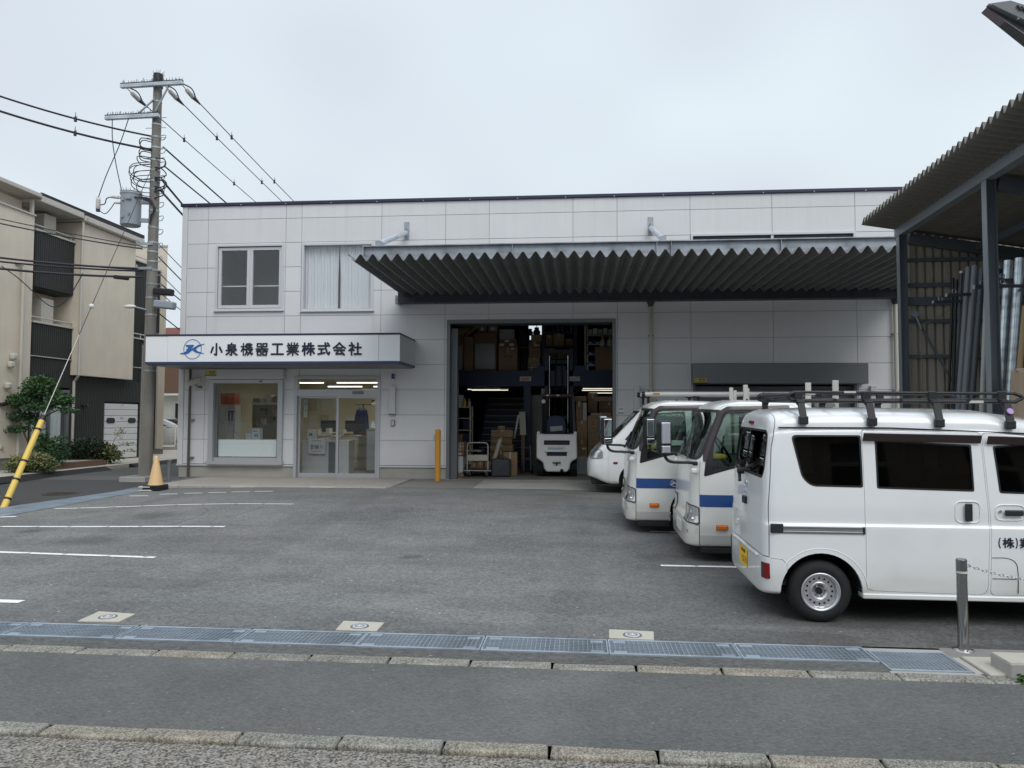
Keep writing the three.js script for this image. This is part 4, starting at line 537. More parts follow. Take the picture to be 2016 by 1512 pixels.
// lower hall
{ const t = thing('steel_stair', 'dark blue steel staircase rising to the right inside the hall', 'stair', [-2.25, 0, -4.4]);
  for (let k = 0; k < 11; k++) B().span(-0.85, 0.85, 0.2 * (k + 1) - 0.03, 0.2 * (k + 1), -0.26 * k - 0.28, -0.26 * k).build('tread', M.stairBlue, t);
  for (let k = 0; k < 11; k++) B().span(-0.85, 0.85, 0.2 * (k + 1) - 0.008, 0.2 * (k + 1) + 0.004, -0.26 * k - 0.006, -0.26 * k + 0.012).build('nosing', M.alu, t);
  for (let k = 0; k < 11; k++) B().span(-0.85, 0.85, 0.2 * k, 0.2 * (k + 1) - 0.031, -0.26 * k - 0.02, -0.26 * k - 0.008).build('riser', M.stairBlue, t);
  B().bar([0.9, 0.1, 0.1], [0.9, 2.3, -2.8], 0.04, 0.24).bar([-0.9, 0.1, 0.1], [-0.9, 2.3, -2.8], 0.04, 0.24).build('stringer', M.stairBlue, t);
  B().bar([0.96, 1.0, 0.1], [0.96, 2.9, -2.3], 0.04).cyl([0.96, 0.1, 0.1], [0.96, 1.0, 0.1], 0.02).build('handrail', M.stairBlue, t); }
{ const t = thing('white_board', 'pale leaning board and slat beside the staircase', 'board', [-1.58, 0, -2.6]); B().box(0.02, 1.38, 0, 0.17, 0.66, 0.02, 0, 0, 0.05).build('board', M.cream, t); B().bar([-0.21, 0.95, 0.1], [-0.09, 1.62, 0.05], 0.05, 0.02).build('slat', M.offWhite, t); B().span(-0.02, 0.08, 0, 1.06, -0.02, 0.0).build('leg', M.cardDark, t); }
{ const t = thing('hall_door', 'grey green door panel and frame in the rear of the hall left of the forklift', 'door', [-1.2, 0, -3.35]); B().span(-0.3, 0.12, 0, 2.2, -0.03, 0.0).build('leaf', mat([0.2, 0.2, 0.17], 0.6), t); B().span(0.13, 0.26, 0, 2.4, -0.04, 0.02).build('jamb', M.cream, t); B().span(0.16, 0.22, 0.9, 1.75, 0.02, 0.03).build('notice', M.brownSide, t); B().span(-0.28, -0.2, 0.72, 0.8, 0.0, 0.03).build('handle', M.black, t); }
{ const t = thing('shelf_rack', 'beige steel shelf rack at the left inside the gate', 'shelf', [-3.28, 0, -2.2]); for (const x of [-0.24, 0.3]) for (const z of [-0.3, 0.1]) B().span(x - 0.02, x + 0.02, 0, 1.86, z - 0.02, z + 0.02).build('upright', M.cream, t); for (const y of [0.85, 1.2, 1.53, 1.84]) B().span(-0.26, 0.32, y - 0.03, y, -0.3, 0.1).build('shelf', M.cream, t); }
{ const t = thing('drum', 'cream drum on top of the beige shelf rack', 'drum', [-3.36, 1.842, -2.28]); B().cyl([0, 0, 0], [0, 0.32, 0], 0.17, 0.17, 20).build('drum_body', M.cream, t); B().torus(0, 0.3, 0, 0.17, 0.008, Math.PI / 2).build('rim', M.offWhite, t); }
for (const [x, m, l] of [[-3.14, M.yellow, 'yellow bottle on top of the beige shelf rack'], [-3.02, M.offWhite, 'white bottle at the right end of the beige shelf rack top']]) { const t = thing('bottle', l, 'bottle', [x, 1.842, -2.15]); B().lathe([[0, 0], [0.04, 0], [0.04, 0.12], [0.015, 0.17], [0.015, 0.2], [0, 0.2]], null, 12).build('bottle_body', m, t); B().cyl([0, 0.2, 0], [0, 0.225, 0], 0.018).build('cap', M.white, t); }
for (const [y, l] of [[1.202, 'dark blue folders on the middle shelf of the beige rack'], [0.852, 'dark blue folders on the lowest shelf of the beige rack']]) { const t = thing('folder_row', l, 'folders', [-3.1, y, -2.2]); for (let k = 0; k < 5; k++) B().span(-0.1 + k * 0.045, -0.06 + k * 0.045, 0, 0.26 - (k % 2) * 0.02, -0.2, 0.05).build('folder', M.mezz, t); }
carton('brown carton on the lowest shelf of the beige rack', -3.5, -3.2, 0.852, 1.08, -2.4, -2.08, M.card);
carton('dark red carton under the beige rack behind the strapped box', -3.52, -3.15, 0.45, 0.82, -2.3, -1.9, mat([0.07, 0.008, 0.015], 0.6), { tape: false });
carton('brown box with white straps at the left gate jamb, topmost of its stack', -3.33, -2.97, 0.655, 0.9, -1.25, -0.85, M.card, { strap: 1, tape: false, paper: [[0.1, 0.12, 0.07, 0.05]] });
carton('flat brown carton under the strapped box at the gate jamb', -3.34, -2.96, 0.542, 0.65, -1.25, -0.85, M.cardDark, { paper: [[0.4, 0.25, 0.09, 0.05]] });
{ const t = thing('grille_unit', 'white ventilator unit with slotted grille in the stack at the left gate jamb', 'ventilator', [-3.16, 0.1, -1.05]); B().rspan(-0.17, 0.17, 0.002, 0.43, -0.18, 0.19, 0.01).build('casing', M.white, t); for (let k = 0; k < 10; k++) B().span(-0.13, -0.03, 0.04 + k * 0.037, 0.06 + k * 0.037, 0.19, 0.194).build('slot', M.black, t); B().span(-0.008, 0.008, 0.001, 0.432, 0.194, 0.197).build('strap', M.offWhite, t); }
carton('low brown carton at the bottom of the stack by the left gate jamb', -3.34, -2.97, 0, 0.1, -1.25, -0.84, M.card, { tape: false });
{ // platform trolley
  const t = thing('platform_trolley', 'cream platform trolley with bent handle just inside the gate', 'trolley', [-2.6, 0, -0.95]);
  B().rspan(-0.36, 0.36, 0.15, 0.19, -0.45, 0.2, 0.015, 2).build('deck', M.darkSteel, t);
  B().rspan(-0.37, 0.37, 0.155, 0.175, 0.195, 0.22, 0.008).build('bumper', M.alu, t);
  B().tube([[-0.27, 0.19, 0.12], [-0.27, 0.55, 0.12], [-0.27, 0.8, 0.12], [-0.24, 0.86, 0.12], [-0.18, 0.885, 0.12], [0.18, 0.885, 0.12], [0.24, 0.86, 0.12], [0.27, 0.8, 0.12], [0.27, 0.55, 0.12], [0.27, 0.19, 0.12]], 0.016, 8, 48).build('handle', M.cream, t);
  B().span(-0.255, 0.255, 0.42, 0.57, 0.112, 0.126).build('panel', M.cream, t);
  for (const [x, z] of [[-0.22, 0.1], [0.22, 0.1], [-0.22, -0.35], [0.22, -0.35]]) { const w = new THREE.Group(); w.name = 'castor'; t.add(w); B().cyl([x - 0.02, 0.065, z], [x + 0.02, 0.065, z], 0.065, 0.065, 18).build('tyre', M.rubber, w); B().span(x - 0.03, x + 0.03, 0.12, 0.15, z - 0.05, z + 0.05).bar([x + 0.028, 0.13, z], [x + 0.028, 0.05, z], 0.008, 0.04).build('fork', M.alu, w); }
}
{ // rolled paper and dark bag
  const t = thing('paper_roll', 'pale rolled sheet leaning behind the trolley handle', 'roll', [-2.12, 0, -1.5]); B().cyl([-0.14, 0.3, 0.1], [0.03, 0.95, -0.1], 0.06, 0.06, 14).build('roll', M.cream, t); B().torus(-0.05, 0.62, 0, 0.063, 0.004, Math.PI / 2 - 0.3).build('band', M.tape, t);
  const b = thing('padded_bag', 'dark grey shiny padded bag with handles right of the trolley', 'bag', [-2.0, 0, -1.1]); const g = flat(new RoundedBoxGeometry(0.5, 0.46, 0.34, 8, 0.045)), p = g.attributes.position; for (let i = 0; i < p.count; i++) { const x = p.getX(i), y = p.getY(i), z = p.getZ(i), n = 0.05 * (vnoise(x * 9 + 5, y * 9 + z * 4, 8) - 0.5) + 0.03 * (vnoise(x * 22, y * 20, 9) - 0.5); p.setXYZ(i, x * (1 - 0.06 * y), y, z + n * Math.sign(z)); } g.computeVertexNormals(); g.translate(0, 0.235, 0); mesh(meterUV(g), 'bag_body', mat([0.045, 0.05, 0.058], 0.25), b); for (const x of [-0.09, 0.09]) B().torus(x, 0.46, 0.1, 0.05, 0.01, 0.2).build('handle', M.black, b);
}
carton('brown carton behind the dark padded bag', -1.98, -1.62, 0, 0.62, -1.75, -1.35, M.card, { paper: [[-0.3, 1.0, 0.2, 0.001]] });
for (let k = 0; k < 4; k++) carton(['lowest carton of the low stack between bag and staircase', 'second carton of the stack between trolley and staircase', 'third carton of the stack with printed side before the staircase', 'upper printed carton of the stack before the staircase'][k], -2.42 + k * 0.01, -1.82 + (k % 2) * 0.03, [0.3, 0.62, 0.8, 1.0][k], [0.61, 0.79, 0.99, 1.2][k], -2.5, -2.05, k % 2 ? M.card : M.cardDark, { print: k > 1 ? [-0.55, 0.6, 0.2, 0.09, brownPrint] : undefined });
carton('small carton crowning the stack before the staircase', -2.22, -2.02, 1.202, 1.31, -2.45, -2.2, M.card);
{ const t = thing('work_table', 'low pale table under the carton stack before the staircase', 'table', [-2.35, 0, -2.3]); B().span(-0.75, 0.62, 0.25, 0.298, -0.35, 0.35).build('tabletop', M.cream, t); for (const x of [-0.7, 0.57]) for (const z of [-0.3, 0.3]) B().span(x - 0.025, x + 0.025, 0, 0.25, z - 0.025, z + 0.025).build('leg', M.cream, t); B().span(-0.75, -0.3, 0.6, 0.64, -0.35, 0.3).span(-0.75, -0.72, 0.298, 0.6, -0.3, 0.3).build('riser_shelf', M.cream, t); }
for (const [x, l] of [[-2.8, 'small brown box under the trolley handle, left one'], [-2.62, 'small brown box under the trolley handle, middle one'], [-2.42, 'small brown box under the trolley handle, right one']]) carton(l, x - 0.085, x + 0.085, 0.0, 0.3 + 0.05 * (x > -2.7), -1.75, -1.55, M.card);
{ const t = thing('hand_cart', 'rusty hand cart standing on end beside the rear door', 'hand cart', [-1.42, 0, -2.2]); B().bar([-0.08, 0.1, 0], [-0.1, 0.78, -0.1], 0.035).bar([0.12, 0.1, 0], [0.1, 0.78, -0.1], 0.035).bar([-0.1, 0.4, -0.04], [0.12, 0.4, -0.04], 0.03).bar([-0.1, 0.7, -0.09], [0.12, 0.7, -0.09], 0.03).build('frame', M.darkSteel, t); for (const x of [-0.12, 0.16]) B().cyl([x - 0.02, 0.1, 0.02], [x + 0.02, 0.1, 0.02], 0.1, 0.1, 16).build('wheel', M.rubber, t); }
// stacks right of the forklift
[[-0.05, 0.24, 0, 0.5, M.film, 'grey boxed appliance at the bottom beside the forklift'], [-0.04, 0.25, 0.502, 0.94, M.card, 'brown carton with small white label right of the forklift counterweight'], [-0.04, 0.25, 0.942, 1.46, M.card, 'brown carton with red print level with the forklift seat'], [0.27, 0.62, 0, 0.55, M.cardDark, 'tall dark carton at the bottom behind the white van nose'], [0.27, 0.95, 0.552, 1.14, M.card, 'wide brown carton beneath the red printed one'], [0.26, 1.02, 1.142, 1.6, M.card, 'widest brown carton with large red print behind the truck mirror'], [0.35, 0.9, 1.602, 1.68, M.cardPale, 'flat pale carton on the widest printed carton'], [-0.05, 0.12, 1.462, 2.0, M.cardDark, 'upright brown carton above the seat level right of the forklift'], [0.13, 0.24, 1.462, 1.95, M.film, 'slim grey wrapped carton beside the upright brown one']].forEach(([a, b, c, d, m, l], i) => carton(l, a, b, c, d, -2.5 - (i % 3) * 0.04, -2.0 - (i % 2) * 0.03, m, { print: i === 5 ? [-0.3, 0.55, 0.34, 0.15, redPrint] : i === 2 ? [0, 0.75, 0.18, 0.09, redPrint] : undefined, paper: i === 1 ? [[0.4, 0.4, 0.1, 0.05]] : undefined }));
carton('long pale box on the high shelf right below the lit lamps', 0.45, 1.1, 2.0, 2.14, -3.2, -2.7, M.cardPale, { tape: false });
carton('tall brown box standing at the right end of the hall stacks', 0.28, 0.55, 1.7, 2.25, -3.3, -2.8, M.card);
carton('brown box against the right gate jamb above the flat pale carton', 0.6, 1.15, 1.685, 1.98, -3.2, -2.7, M.cardDark);
carton('open brown box row behind the forklift roof at right', -0.1, 0.24, 2.0, 2.15, -3.0, -2.6, M.cardPale, { tape: false });
// ---------------------------------------------------------------- office
lampBar.k = 26;
const oz = -3;
[[-8.26, -7.48, 2.55, oz, 'lit ceiling tube behind the transom, left end of the upper row'], [-7.12, -5.82, 2.55, oz, 'lit ceiling tube behind the transom, long one of the upper row'], [-7.7, -6.58, 2.475, oz - 0.9, 'lit ceiling tube behind the transom, middle row left'], [-6.26, -5.2, 2.475, oz - 0.9, 'lit ceiling tube behind the transom, middle row right'], [-6.84, -5.9, 2.40, oz - 1.6, 'lit ceiling tube behind the transom, lowest row']].forEach(([a, b, y, z, l]) => lampBar(a, b, y, z, l, M.tubeLamp));
{ const t = thing('orange_box', 'pair of orange file boxes on the open shelf in the shop window', 'file box', [-9.47, 1.872, -1.15]); for (const x of [-0.1, 0.1]) B().rspan(x - 0.098, x + 0.098, 0, 0.31, -0.15, 0.15, 0.005).build('box_body', M.orangeBox, t); B().span(-0.16, -0.06, 0.26, 0.31, 0.15, 0.153).build('lid_edge', M.orange, t); }
{ const t = thing('open_shelf', 'white open shelf under the orange boxes inside the shop window', 'shelf', [-9.47, 0, -1.15]); for (const x of [-0.23, 0, 0.23]) B().span(x - 0.015, x + 0.015, 0.6, 1.868, -0.17, 0.17).build('upright', M.white, t); for (const y of [0.92, 1.4, 1.85]) B().span(-0.23, 0.23, y - 0.018, y + 0.018, -0.168, 0.168).build('shelf', M.white, t); for (let k = 0; k < 7; k++) B().span(0.02 + k * 0.028, 0.044 + k * 0.028, 1.42, 1.7 - (k % 3) * 0.02, -0.1, 0.12).build('folder', [M.mezz, M.film, M.white][k % 3], t); }
{ const t = thing('long_table', 'white side table with papers behind the frosted glass of the shop window', 'table', [-8.4, 0, -1.1]); B().span(-0.85, 0.85, 0.88, 0.92, -0.3, 0.3).build('tabletop', M.white, t); for (const x of [-0.8, 0.8]) B().span(x - 0.03, x + 0.03, 0, 0.88, -0.28, 0.28).build('leg', M.white, t); }
{ const t = thing('small_box', 'white box with pale blue print standing in the shop window', 'box', [-8.62, 0.921, -1.0]); B().rspan(-0.12, 0.12, 0, 0.32, -0.08, 0.08, 0.004).build('box_body', M.white, t); plate('print', 0.2, 0.2, 0.002, print(64, 64, (c) => { c.fillStyle = '#dfe8ee'; c.fillRect(0, 0, 64, 64); c.fillStyle = '#6d8fae'; c.fillRect(4, 8, 40, 8); c.fillRect(20, 34, 10, 28); c.fillRect(40, 34, 10, 28); c.fillRect(24, 44, 22, 5); }), t, 0.0, 0.17, 0.082); }
{ const t = thing('small_box', 'lower white box left of the blue printed one in the shop window', 'box', [-8.83, 0.921, -1.0]); B().rspan(-0.08, 0.08, 0, 0.1, -0.08, 0.08, 0.004).rspan(-0.075, 0.075, 0.101, 0.18, -0.08, 0.08, 0.004).build('box_body', M.white, t); B().span(-0.02, 0.02, 0.02, 0.181, 0.08, 0.082).build('tape', M.paper, t); }
{ const t = thing('office_chair', 'dark office chair back at the right edge of the shop window', 'chair', [-7.98, 0, -1.35]); B().rspan(-0.23, 0.23, 0.75, 1.22, -0.04, 0.04, 0.03, 3).build('backrest', M.mezz, t); B().rspan(-0.24, 0.24, 0.42, 0.5, -0.45, 0.05, 0.03, 2).build('seat', M.mezz, t); B().cyl([0, 0.08, -0.2], [0, 0.42, -0.2], 0.03).build('stem', M.black, t); for (let k = 0; k < 5; k++) B().bar([0, 0.08, -0.2], [0.28 * Math.cos(k * 1.256), 0.04, -0.2 + 0.28 * Math.sin(k * 1.256)], 0.04, 0.03).build('leg', M.black, t); }
{ const t = thing('tool_board', 'hanging board of small parts and papers on the office rear shelf', 'display board', [-8.75, 0, -2.6]); const R = rng(33); B().span(-0.75, 0.5, 0.9, 1.9, -0.05, -0.02).build('board', mat([0.25, 0.22, 0.17], 0.8), t); B().span(-0.8, 0.55, 1.92, 1.96, -0.35, 0.0).build('shelf', M.white, t); for (let k = 0; k < 26; k++) { const x = -0.7 + R() * 1.1, y = 1.0 + R() * 0.75, w = 0.04 + R() * 0.08, h = 0.06 + R() * 0.16; B().span(x, x + w, y, y + h, -0.02, 0.01 + R() * 0.02).build('hanging_packet', [M.film, M.paper, M.darkSteel, M.tan, M.brownSide][k % 5], t); } for (let k = 0; k < 6; k++) B().span(-0.75 + k * 0.2, -0.6 + k * 0.2, 1.961, 2.05 + R() * 0.13, -0.25, -0.05).build('carton', k % 3 ? M.white : M.card, t); }
{ const t = thing('poster_wall', 'white sheets of notices pinned on the office wall', 'notices', [-8.05, 0, -6.19]); const R = rng(34); for (let k = 0; k < 9; k++) { const x = -1.6 + (k % 5) * 0.45 + R() * 0.1, y = 1.2 + Math.floor(k / 5) * 0.55; B().span(x, x + 0.3, y, y + 0.42, 0.002, 0.006).build('sheet', k % 4 === 2 ? M.cream : M.paper, t); } }
{ // reception counter with frosted sign board inside the glass doors
  const t = thing('reception_counter', 'white reception counter seen through the left glass door leaf', 'counter', [-6.75, 0, -1.25]); B().span(-0.72, 0.6, 0, 0.88, -0.5, -0.05).build('counter_body', M.white, t); B().rspan(-0.75, 0.63, 0.88, 0.91, -0.55, 0.0, 0.005).build('countertop', M.white, t); B().span(0.02, 0.2, 0, 0.86, -0.049, -0.03).build('post', M.aluDark, t);
  const s = thing('door_poster', 'white sheet with black lettering and round mark on the counter front', 'poster', [-7.03, 0.55, -1.2]); plate('sheet', 0.46, 0.4, 0.003, print(220, 190, (c, W, H) => { c.fillStyle = '#dfe5e2'; c.fillRect(0, 0, W, H); c.fillStyle = '#555'; for (let i = 0; i < 8; i++) c.fillRect(48 + i * 16, 20, 11, 9); c.strokeStyle = '#2c2c2c'; c.lineWidth = 6; c.lineCap = 'round'; c.beginPath(); c.moveTo(36, 76); c.lineTo(36, 88); c.lineTo(64, 88); c.moveTo(50, 72); c.lineTo(50, 88); c.moveTo(64, 76); c.lineTo(64, 88); c.moveTo(32, 98); c.lineTo(68, 98); c.moveTo(44, 98); c.quadraticCurveTo(40, 120, 30, 130); c.moveTo(54, 104); c.quadraticCurveTo(54, 122, 40, 134); c.moveTo(54, 112); c.lineTo(68, 132); c.moveTo(165, 84); c.quadraticCurveTo(162, 110, 150, 126); c.moveTo(180, 84); c.quadraticCurveTo(184, 112, 198, 126); c.stroke(); c.beginPath(); c.arc(110, 104, 26, 0, 7); c.stroke(); c.strokeRect(99, 93, 22, 22); c.beginPath(); c.moveTo(99, 104); c.lineTo(121, 104); c.stroke(); c.fillStyle = '#777'; for (let i = 0; i < 8; i++) c.fillRect(44 + i * 17, 156, 12, 7); }), s, 0, 0.2, 0.012); B().span(-0.235, 0.235, 0, 0.41, 0.002, 0.009).build('backing', M.frost, s);
  const p = thing('partition', 'second white counter end behind the right glass door leaf', 'counter', [-6.25, 0, -1.15]); B().span(-0.14, 0.12, 0, 0.89, -0.35, 0.0).build('counter_body', M.white, p); B().rspan(-0.16, 0.14, 0.89, 0.915, -0.37, 0.02, 0.005).build('countertop', M.white, p);
  [['white plastic bag lying on the reception counter', -7.28, 0.3, M.white], ['stack of papers on the reception counter', -6.95, 0.06, M.paper], ['green and white cartons on the reception counter', -6.6, 0.14, M.offWhite]].forEach(([l, x, h, m]) => { const q = thing('counter_item', l, 'counter item', [x, 0.912, -1.5]); const g = flat(new RoundedBoxGeometry(0.24, h, 0.2, 4, Math.min(0.05, h / 3))), a = g.attributes.position; for (let i = 0; i < a.count; i++) a.setX(i, a.getX(i) * (1 - 0.2 * a.getY(i) / h) + 0.01 * vnoise(a.getY(i) * 20, a.getZ(i) * 20, 3)); g.computeVertexNormals(); g.translate(0, h / 2, 0); mesh(meterUV(g), 'body', m, q); B().span(-0.05, 0.05, h * 0.4, h * 0.6, 0.1, 0.104).build('paper_label', M.leafMid, q); });
}
{ const R = rng(35); [[-7.4, -3.3, 'dark flat monitor on the left desk in the office'], [-6.75, -3.6, 'dark flat monitor on the middle desk in the office'], [-5.55, -3.2, 'large dark monitor on the right desk seen through the right door']].forEach(([x, z, l]) => { const t = thing('monitor', l, 'monitor', [x, 1.0, z]); B().rspan(-0.27, 0.27, 0.1, 0.44, -0.02, 0.02, 0.006).build('screen', M.black, t); B().cyl([0, 0, 0], [0, 0.12, 0], 0.02).cyl([0, 0, 0], [0, 0.012, 0], 0.1).build('stand', M.black, t); });
  const d = thing('desk_row', 'row of office desks with dividers behind the reception counter', 'desk', [-6.4, 0, -3.3]); B().span(-1.5, 1.5, 0.96, 0.998, -0.6, 0.5).build('desktop', M.cream, d); for (const x of [-1.45, 0, 1.45]) B().span(x - 0.03, x + 0.03, 0, 0.96, -0.55, 0.45).build('leg', M.white, d); for (let k = 0; k < 14; k++) { const x = -1.4 + R() * 2.8; B().span(x, x + 0.08 + R() * 0.15, 0.999, 1.02 + R() * 0.2, -0.2 + R() * 0.3, 0.3 + R() * 0.1).build('paper_pile', [M.paper, M.white, M.red, M.cardDark, M.film][k % 5], d); } }
{ const t = thing('coat', 'black coat hanging on a rack behind the right glass door', 'coat', [-6.6, 0, -3.9]); const g = flat(new THREE.LatheGeometry([[0.0, 1.86], [0.06, 1.85], [0.16, 1.75], [0.2, 1.55], [0.22, 1.2], [0.25, 0.95], [0.2, 0.94], [0, 0.95]].map((p) => new THREE.Vector2(...p)), 28)), a = g.attributes.position; for (let i = 0; i < a.count; i++) { const x = a.getX(i), z = a.getZ(i), r = 1 + 0.1 * Math.sin(Math.atan2(z, x) * 9); a.setX(i, x * r); a.setZ(i, z * 0.5 * r); } g.computeVertexNormals(); mesh(meterUV(g), 'coat_body', M.mezz, t); B().cyl([0, 0, -0.14], [0, 1.95, -0.14], 0.018).cyl([-0.25, 1.93, -0.14], [0.25, 1.93, -0.14], 0.012).cyl([0, 0, -0.14], [0, 0.03, -0.14], 0.16).build('coat_stand', M.black, t); }
{ const t = thing('filing_cabinet', 'tall pale cabinet wall behind the desks in the right door leaf', 'cabinet', [-5.6, 0, -5.6]); for (let k = 0; k < 3; k++) { B().rspan(-0.75 + k * 0.5, -0.255 + k * 0.5, 0, 1.95, -0.25, 0.2, 0.005).build('cabinet_body', M.offWhite, t); B().span(-0.52 + k * 0.5, -0.48 + k * 0.5, 0.95, 1.1, 0.2, 0.22).build('handle', M.aluDark, t); } }
{ const t = thing('tray_rack', 'dark drawer rack at the right end behind the right glass door', 'rack', [-5.3, 0, -2.0]); for (let k = 0; k < 6; k++) B().rspan(-0.2, 0.2, 0.05 + k * 0.15, 0.17 + k * 0.15, -0.2, 0.2, 0.006).build('drawer', M.aluDark, t); B().span(-0.215, -0.202, 0, 0.97, -0.2, 0.2).span(0.202, 0.215, 0, 0.97, -0.2, 0.2).span(-0.2, 0.2, 0.955, 0.97, -0.2, 0.2).build('frame', M.cream, t); }
{ const t = thing('floor_cabinet', 'pale storage cabinet with glass front left of the drawer rack', 'cabinet', [-5.75, 0, -2.4]); B().rspan(-0.22, 0.22, 0, 1.2, -0.2, 0.2, 0.006).build('cabinet_body', M.film, t); B().span(-0.19, 0.19, 0.05, 1.15, 0.2, 0.205).build('door', M.frost, t); }

// ================================================================ APARTMENT HOUSE AT LEFT
{
  const t = thing('apartment_house', 'three storey beige rendered apartment house with dark balcony panels across the side street', 'building', [-15.4, 0, -3]);
  const P = (b, n, m) => { b.g.forEach((g) => g.translate(15.4, 0, 3)); return b.build(n, m, t); };
  P(B().span(-24, -15.2, 0.42, 7.15, -0.98, 10), 'wall', M.plaster);
  P(B().span(-24, -15.215, -0.1, 0.42, -0.97, 10), 'plinth', M.concreteDark);
  P(B().span(-24, -15.21, 0.42, 0.445, -0.98, 10).span(-15.21, -15.185, 0.418, 0.445, -0.98, 10), 'flashing', M.aluWhite);
  P(B().span(-24, -15.6, 7.15, 7.6, -0.98, 10), 'wall', M.plaster);
  P(B().span(-15.25, -15.15, 7.15, 7.19, -0.99, 10), 'coping', M.houseWhite);
  P(B().rspan(-15.9, -15.02, 7.68, 7.8, -1.02, 10, 0.02), 'roof_fascia', M.houseWhite);
  P(B().span(-15.3, -15.22, 7.19, 7.62, -0.98, -0.9).span(-15.3, -15.22, 7.19, 7.62, 1.5, 1.6), 'post', M.houseWhite);
  // recessed balcony bay
  P(B().span(-24, -16.05, -0.1, 7.6, -2.95, -0.98), 'bay_wall', M.plaster);
  for (const [y0, y1] of [[6.9, 6.94], [5.2, 5.26], [3.1, 3.2]]) P(B().span(-16.05, -15.47, y0, y1, -2.95, -0.98), 'balcony_floor', M.darkWall);
  const rib = (x, y0, y1, z0, z1, n) => { P(B().span(x - 0.06, x - 0.012, y0, y1, z0, z1), n, M.darkWall); const r = B(); for (let z = z0 + 0.02; z < z1 - 0.04; z += 0.085) r.span(x - 0.012, x, y0, y1, z, z + 0.06); const o = P(r, 'panel_ribs', M.darkWall); o.userData.kind = 'stuff'; };
  rib(-15.4, 5.25, 6.84, -2.95, -1.3, 'balcony_panel'); rib(-15.4, 3.28, 4.2, -2.95, -1.3, 'balcony_panel');
  rib(-15.42, 2.4, 3.26, -2.95, -0.99, 'dark_cladding'); rib(-15.42, 0.1, 2.4, -1.25, -0.99, 'dark_cladding'); rib(-15.42, 0.1, 2.75, -4.62, -2.92, 'dark_cladding'); rib(-15.42, 2.03, 2.75, -6.55, -4.63, 'dark_cladding'); rib(-15.42, 0.1, 4.2, -7.15, -6.55, 'dark_cladding');
  for (const [z0, z1] of [[-2.95, -0.98], [-7.15, -5.8]]) P(B().span(-15.41, -15.38, 3.245, 3.27, z0, z1), 'flashing', M.houseWhite);
  for (const y of [6.84, 4.2]) { P(B().rspan(-15.47, -15.36, y, y + 0.06, -2.98, -1.25, 0.01), 'coping', M.houseWhite); P(B().cyl([-15.42, y + 0.17, -2.95], [-15.42, y + 0.17, -1.0], 0.022).cyl([-15.42, y + 0.05, -2.0], [-15.42, y + 0.17, -2.0], 0.015).cyl([-15.42, y + 0.05, -2.8], [-15.42, y + 0.17, -2.8], 0.015), 'rail', M.houseWhite); }
  for (const [y, h] of [[6.95, 0.55], [4.3, 0.7]]) P(B().rspan(-15.9, -15.58, y - 0.15, y + h, -2.35, -1.85, 0.02).span(-15.59, -15.575, y + 0.1, y + 0.35, -2.25, -1.95), 'air_conditioner', M.houseWhite);
  // projecting volume, the recessed second bay and the garage
  P(B().span(-24, -15.2, 2.8, 7.5, -5.75, -2.95), 'wall', M.plaster);
  P(B().rspan(-16.2, -15.0, 7.52, 7.69, -5.95, -2.85, 0.02).rspan(-16.2, -15.04, 7.58, 7.76, -2.84, -1.03, 0.02), 'eave_gutter', M.houseWhite);
  { const s = B(), sl = (x0, y0, x1, y1, z0, z1) => s.shape([[x0, y0], [x1, y1], [x1, y1 + 0.1], [x0, y0 + 0.1]], z1 - z0, mx(0, 0, z0)); sl(-15.05, 7.72, -19, 8.62, -6.0, -1.04); P(s, 'roof', M.houseRoof); const k = B(); for (let i = 0; i < 9; i++) { const u = i / 9; k.span(lerp(-15.05, -19, u) - 0.05, lerp(-15.05, -19, u), lerp(7.72, 8.62, u) + 0.09, lerp(7.72, 8.62, u) + 0.125, -6.0, -1.04); } P(k, 'roof_course', M.houseRoof).userData.kind = 'stuff'; }
  P(B().span(-24, -15.5, -0.1, 2.8, -7.2, -2.95).span(-24, -16.7, 2.8, 7.4, -9, -5.75), 'inner_wall', M.darkWall);
  rib(-15.4, 5.3, 6.98, -7.35, -5.88, 'balcony_panel'); rib(-15.405, 4.21, 4.25, -7.15, -5.88, 'balcony_panel');
  P(B().rspan(-15.47, -15.36, 6.98, 7.04, -7.4, -5.8, 0.01).rspan(-15.47, -15.36, 4.25, 4.3, -7.4, -5.8, 0.01), 'coping', M.houseWhite);
  P(B().cyl([-15.42, 7.16, -7.3], [-15.42, 7.16, -5.8], 0.02).cyl([-15.42, 4.44, -7.3], [-15.42, 4.44, -5.8], 0.02).cyl([-15.42, 4.3, -6.5], [-15.42, 4.44, -6.5], 0.015), 'rail', M.houseWhite);
  { const g = new THREE.Group(); g.name = 'garage_door'; t.add(g); const q = (b, n, m) => { b.g.forEach((x) => x.translate(15.4, 0, 3)); return b.build(n, m, g); };
    for (let k = 0; k < 9; k++) q(B().rspan(-15.5, -15.44, 0.13 + k * 0.205, 0.325 + k * 0.205, -6.5, -4.68, 0.018, 2), 'panel', M.white);
    for (const z of [-4.98, -6.15]) { const e = new THREE.Shape(); e.absarc(-0.13, 0, 0.09, Math.PI / 2, Math.PI * 1.5); e.absarc(0.13, 0, 0.09, -Math.PI / 2, Math.PI / 2); q(B().shape(e, 0.015, mx(-15.442, 1.4, z, 0, Math.PI / 2)), 'pane', M.black); }
    q(B().span(-15.44, -15.42, 1.48, 1.52, -5.65, -5.5).span(-15.44, -15.42, 0.8, 0.84, -5.65, -5.5).span(-15.44, -15.42, 1.9, 1.94, -5.6, -5.56), 'handle', M.alu); }
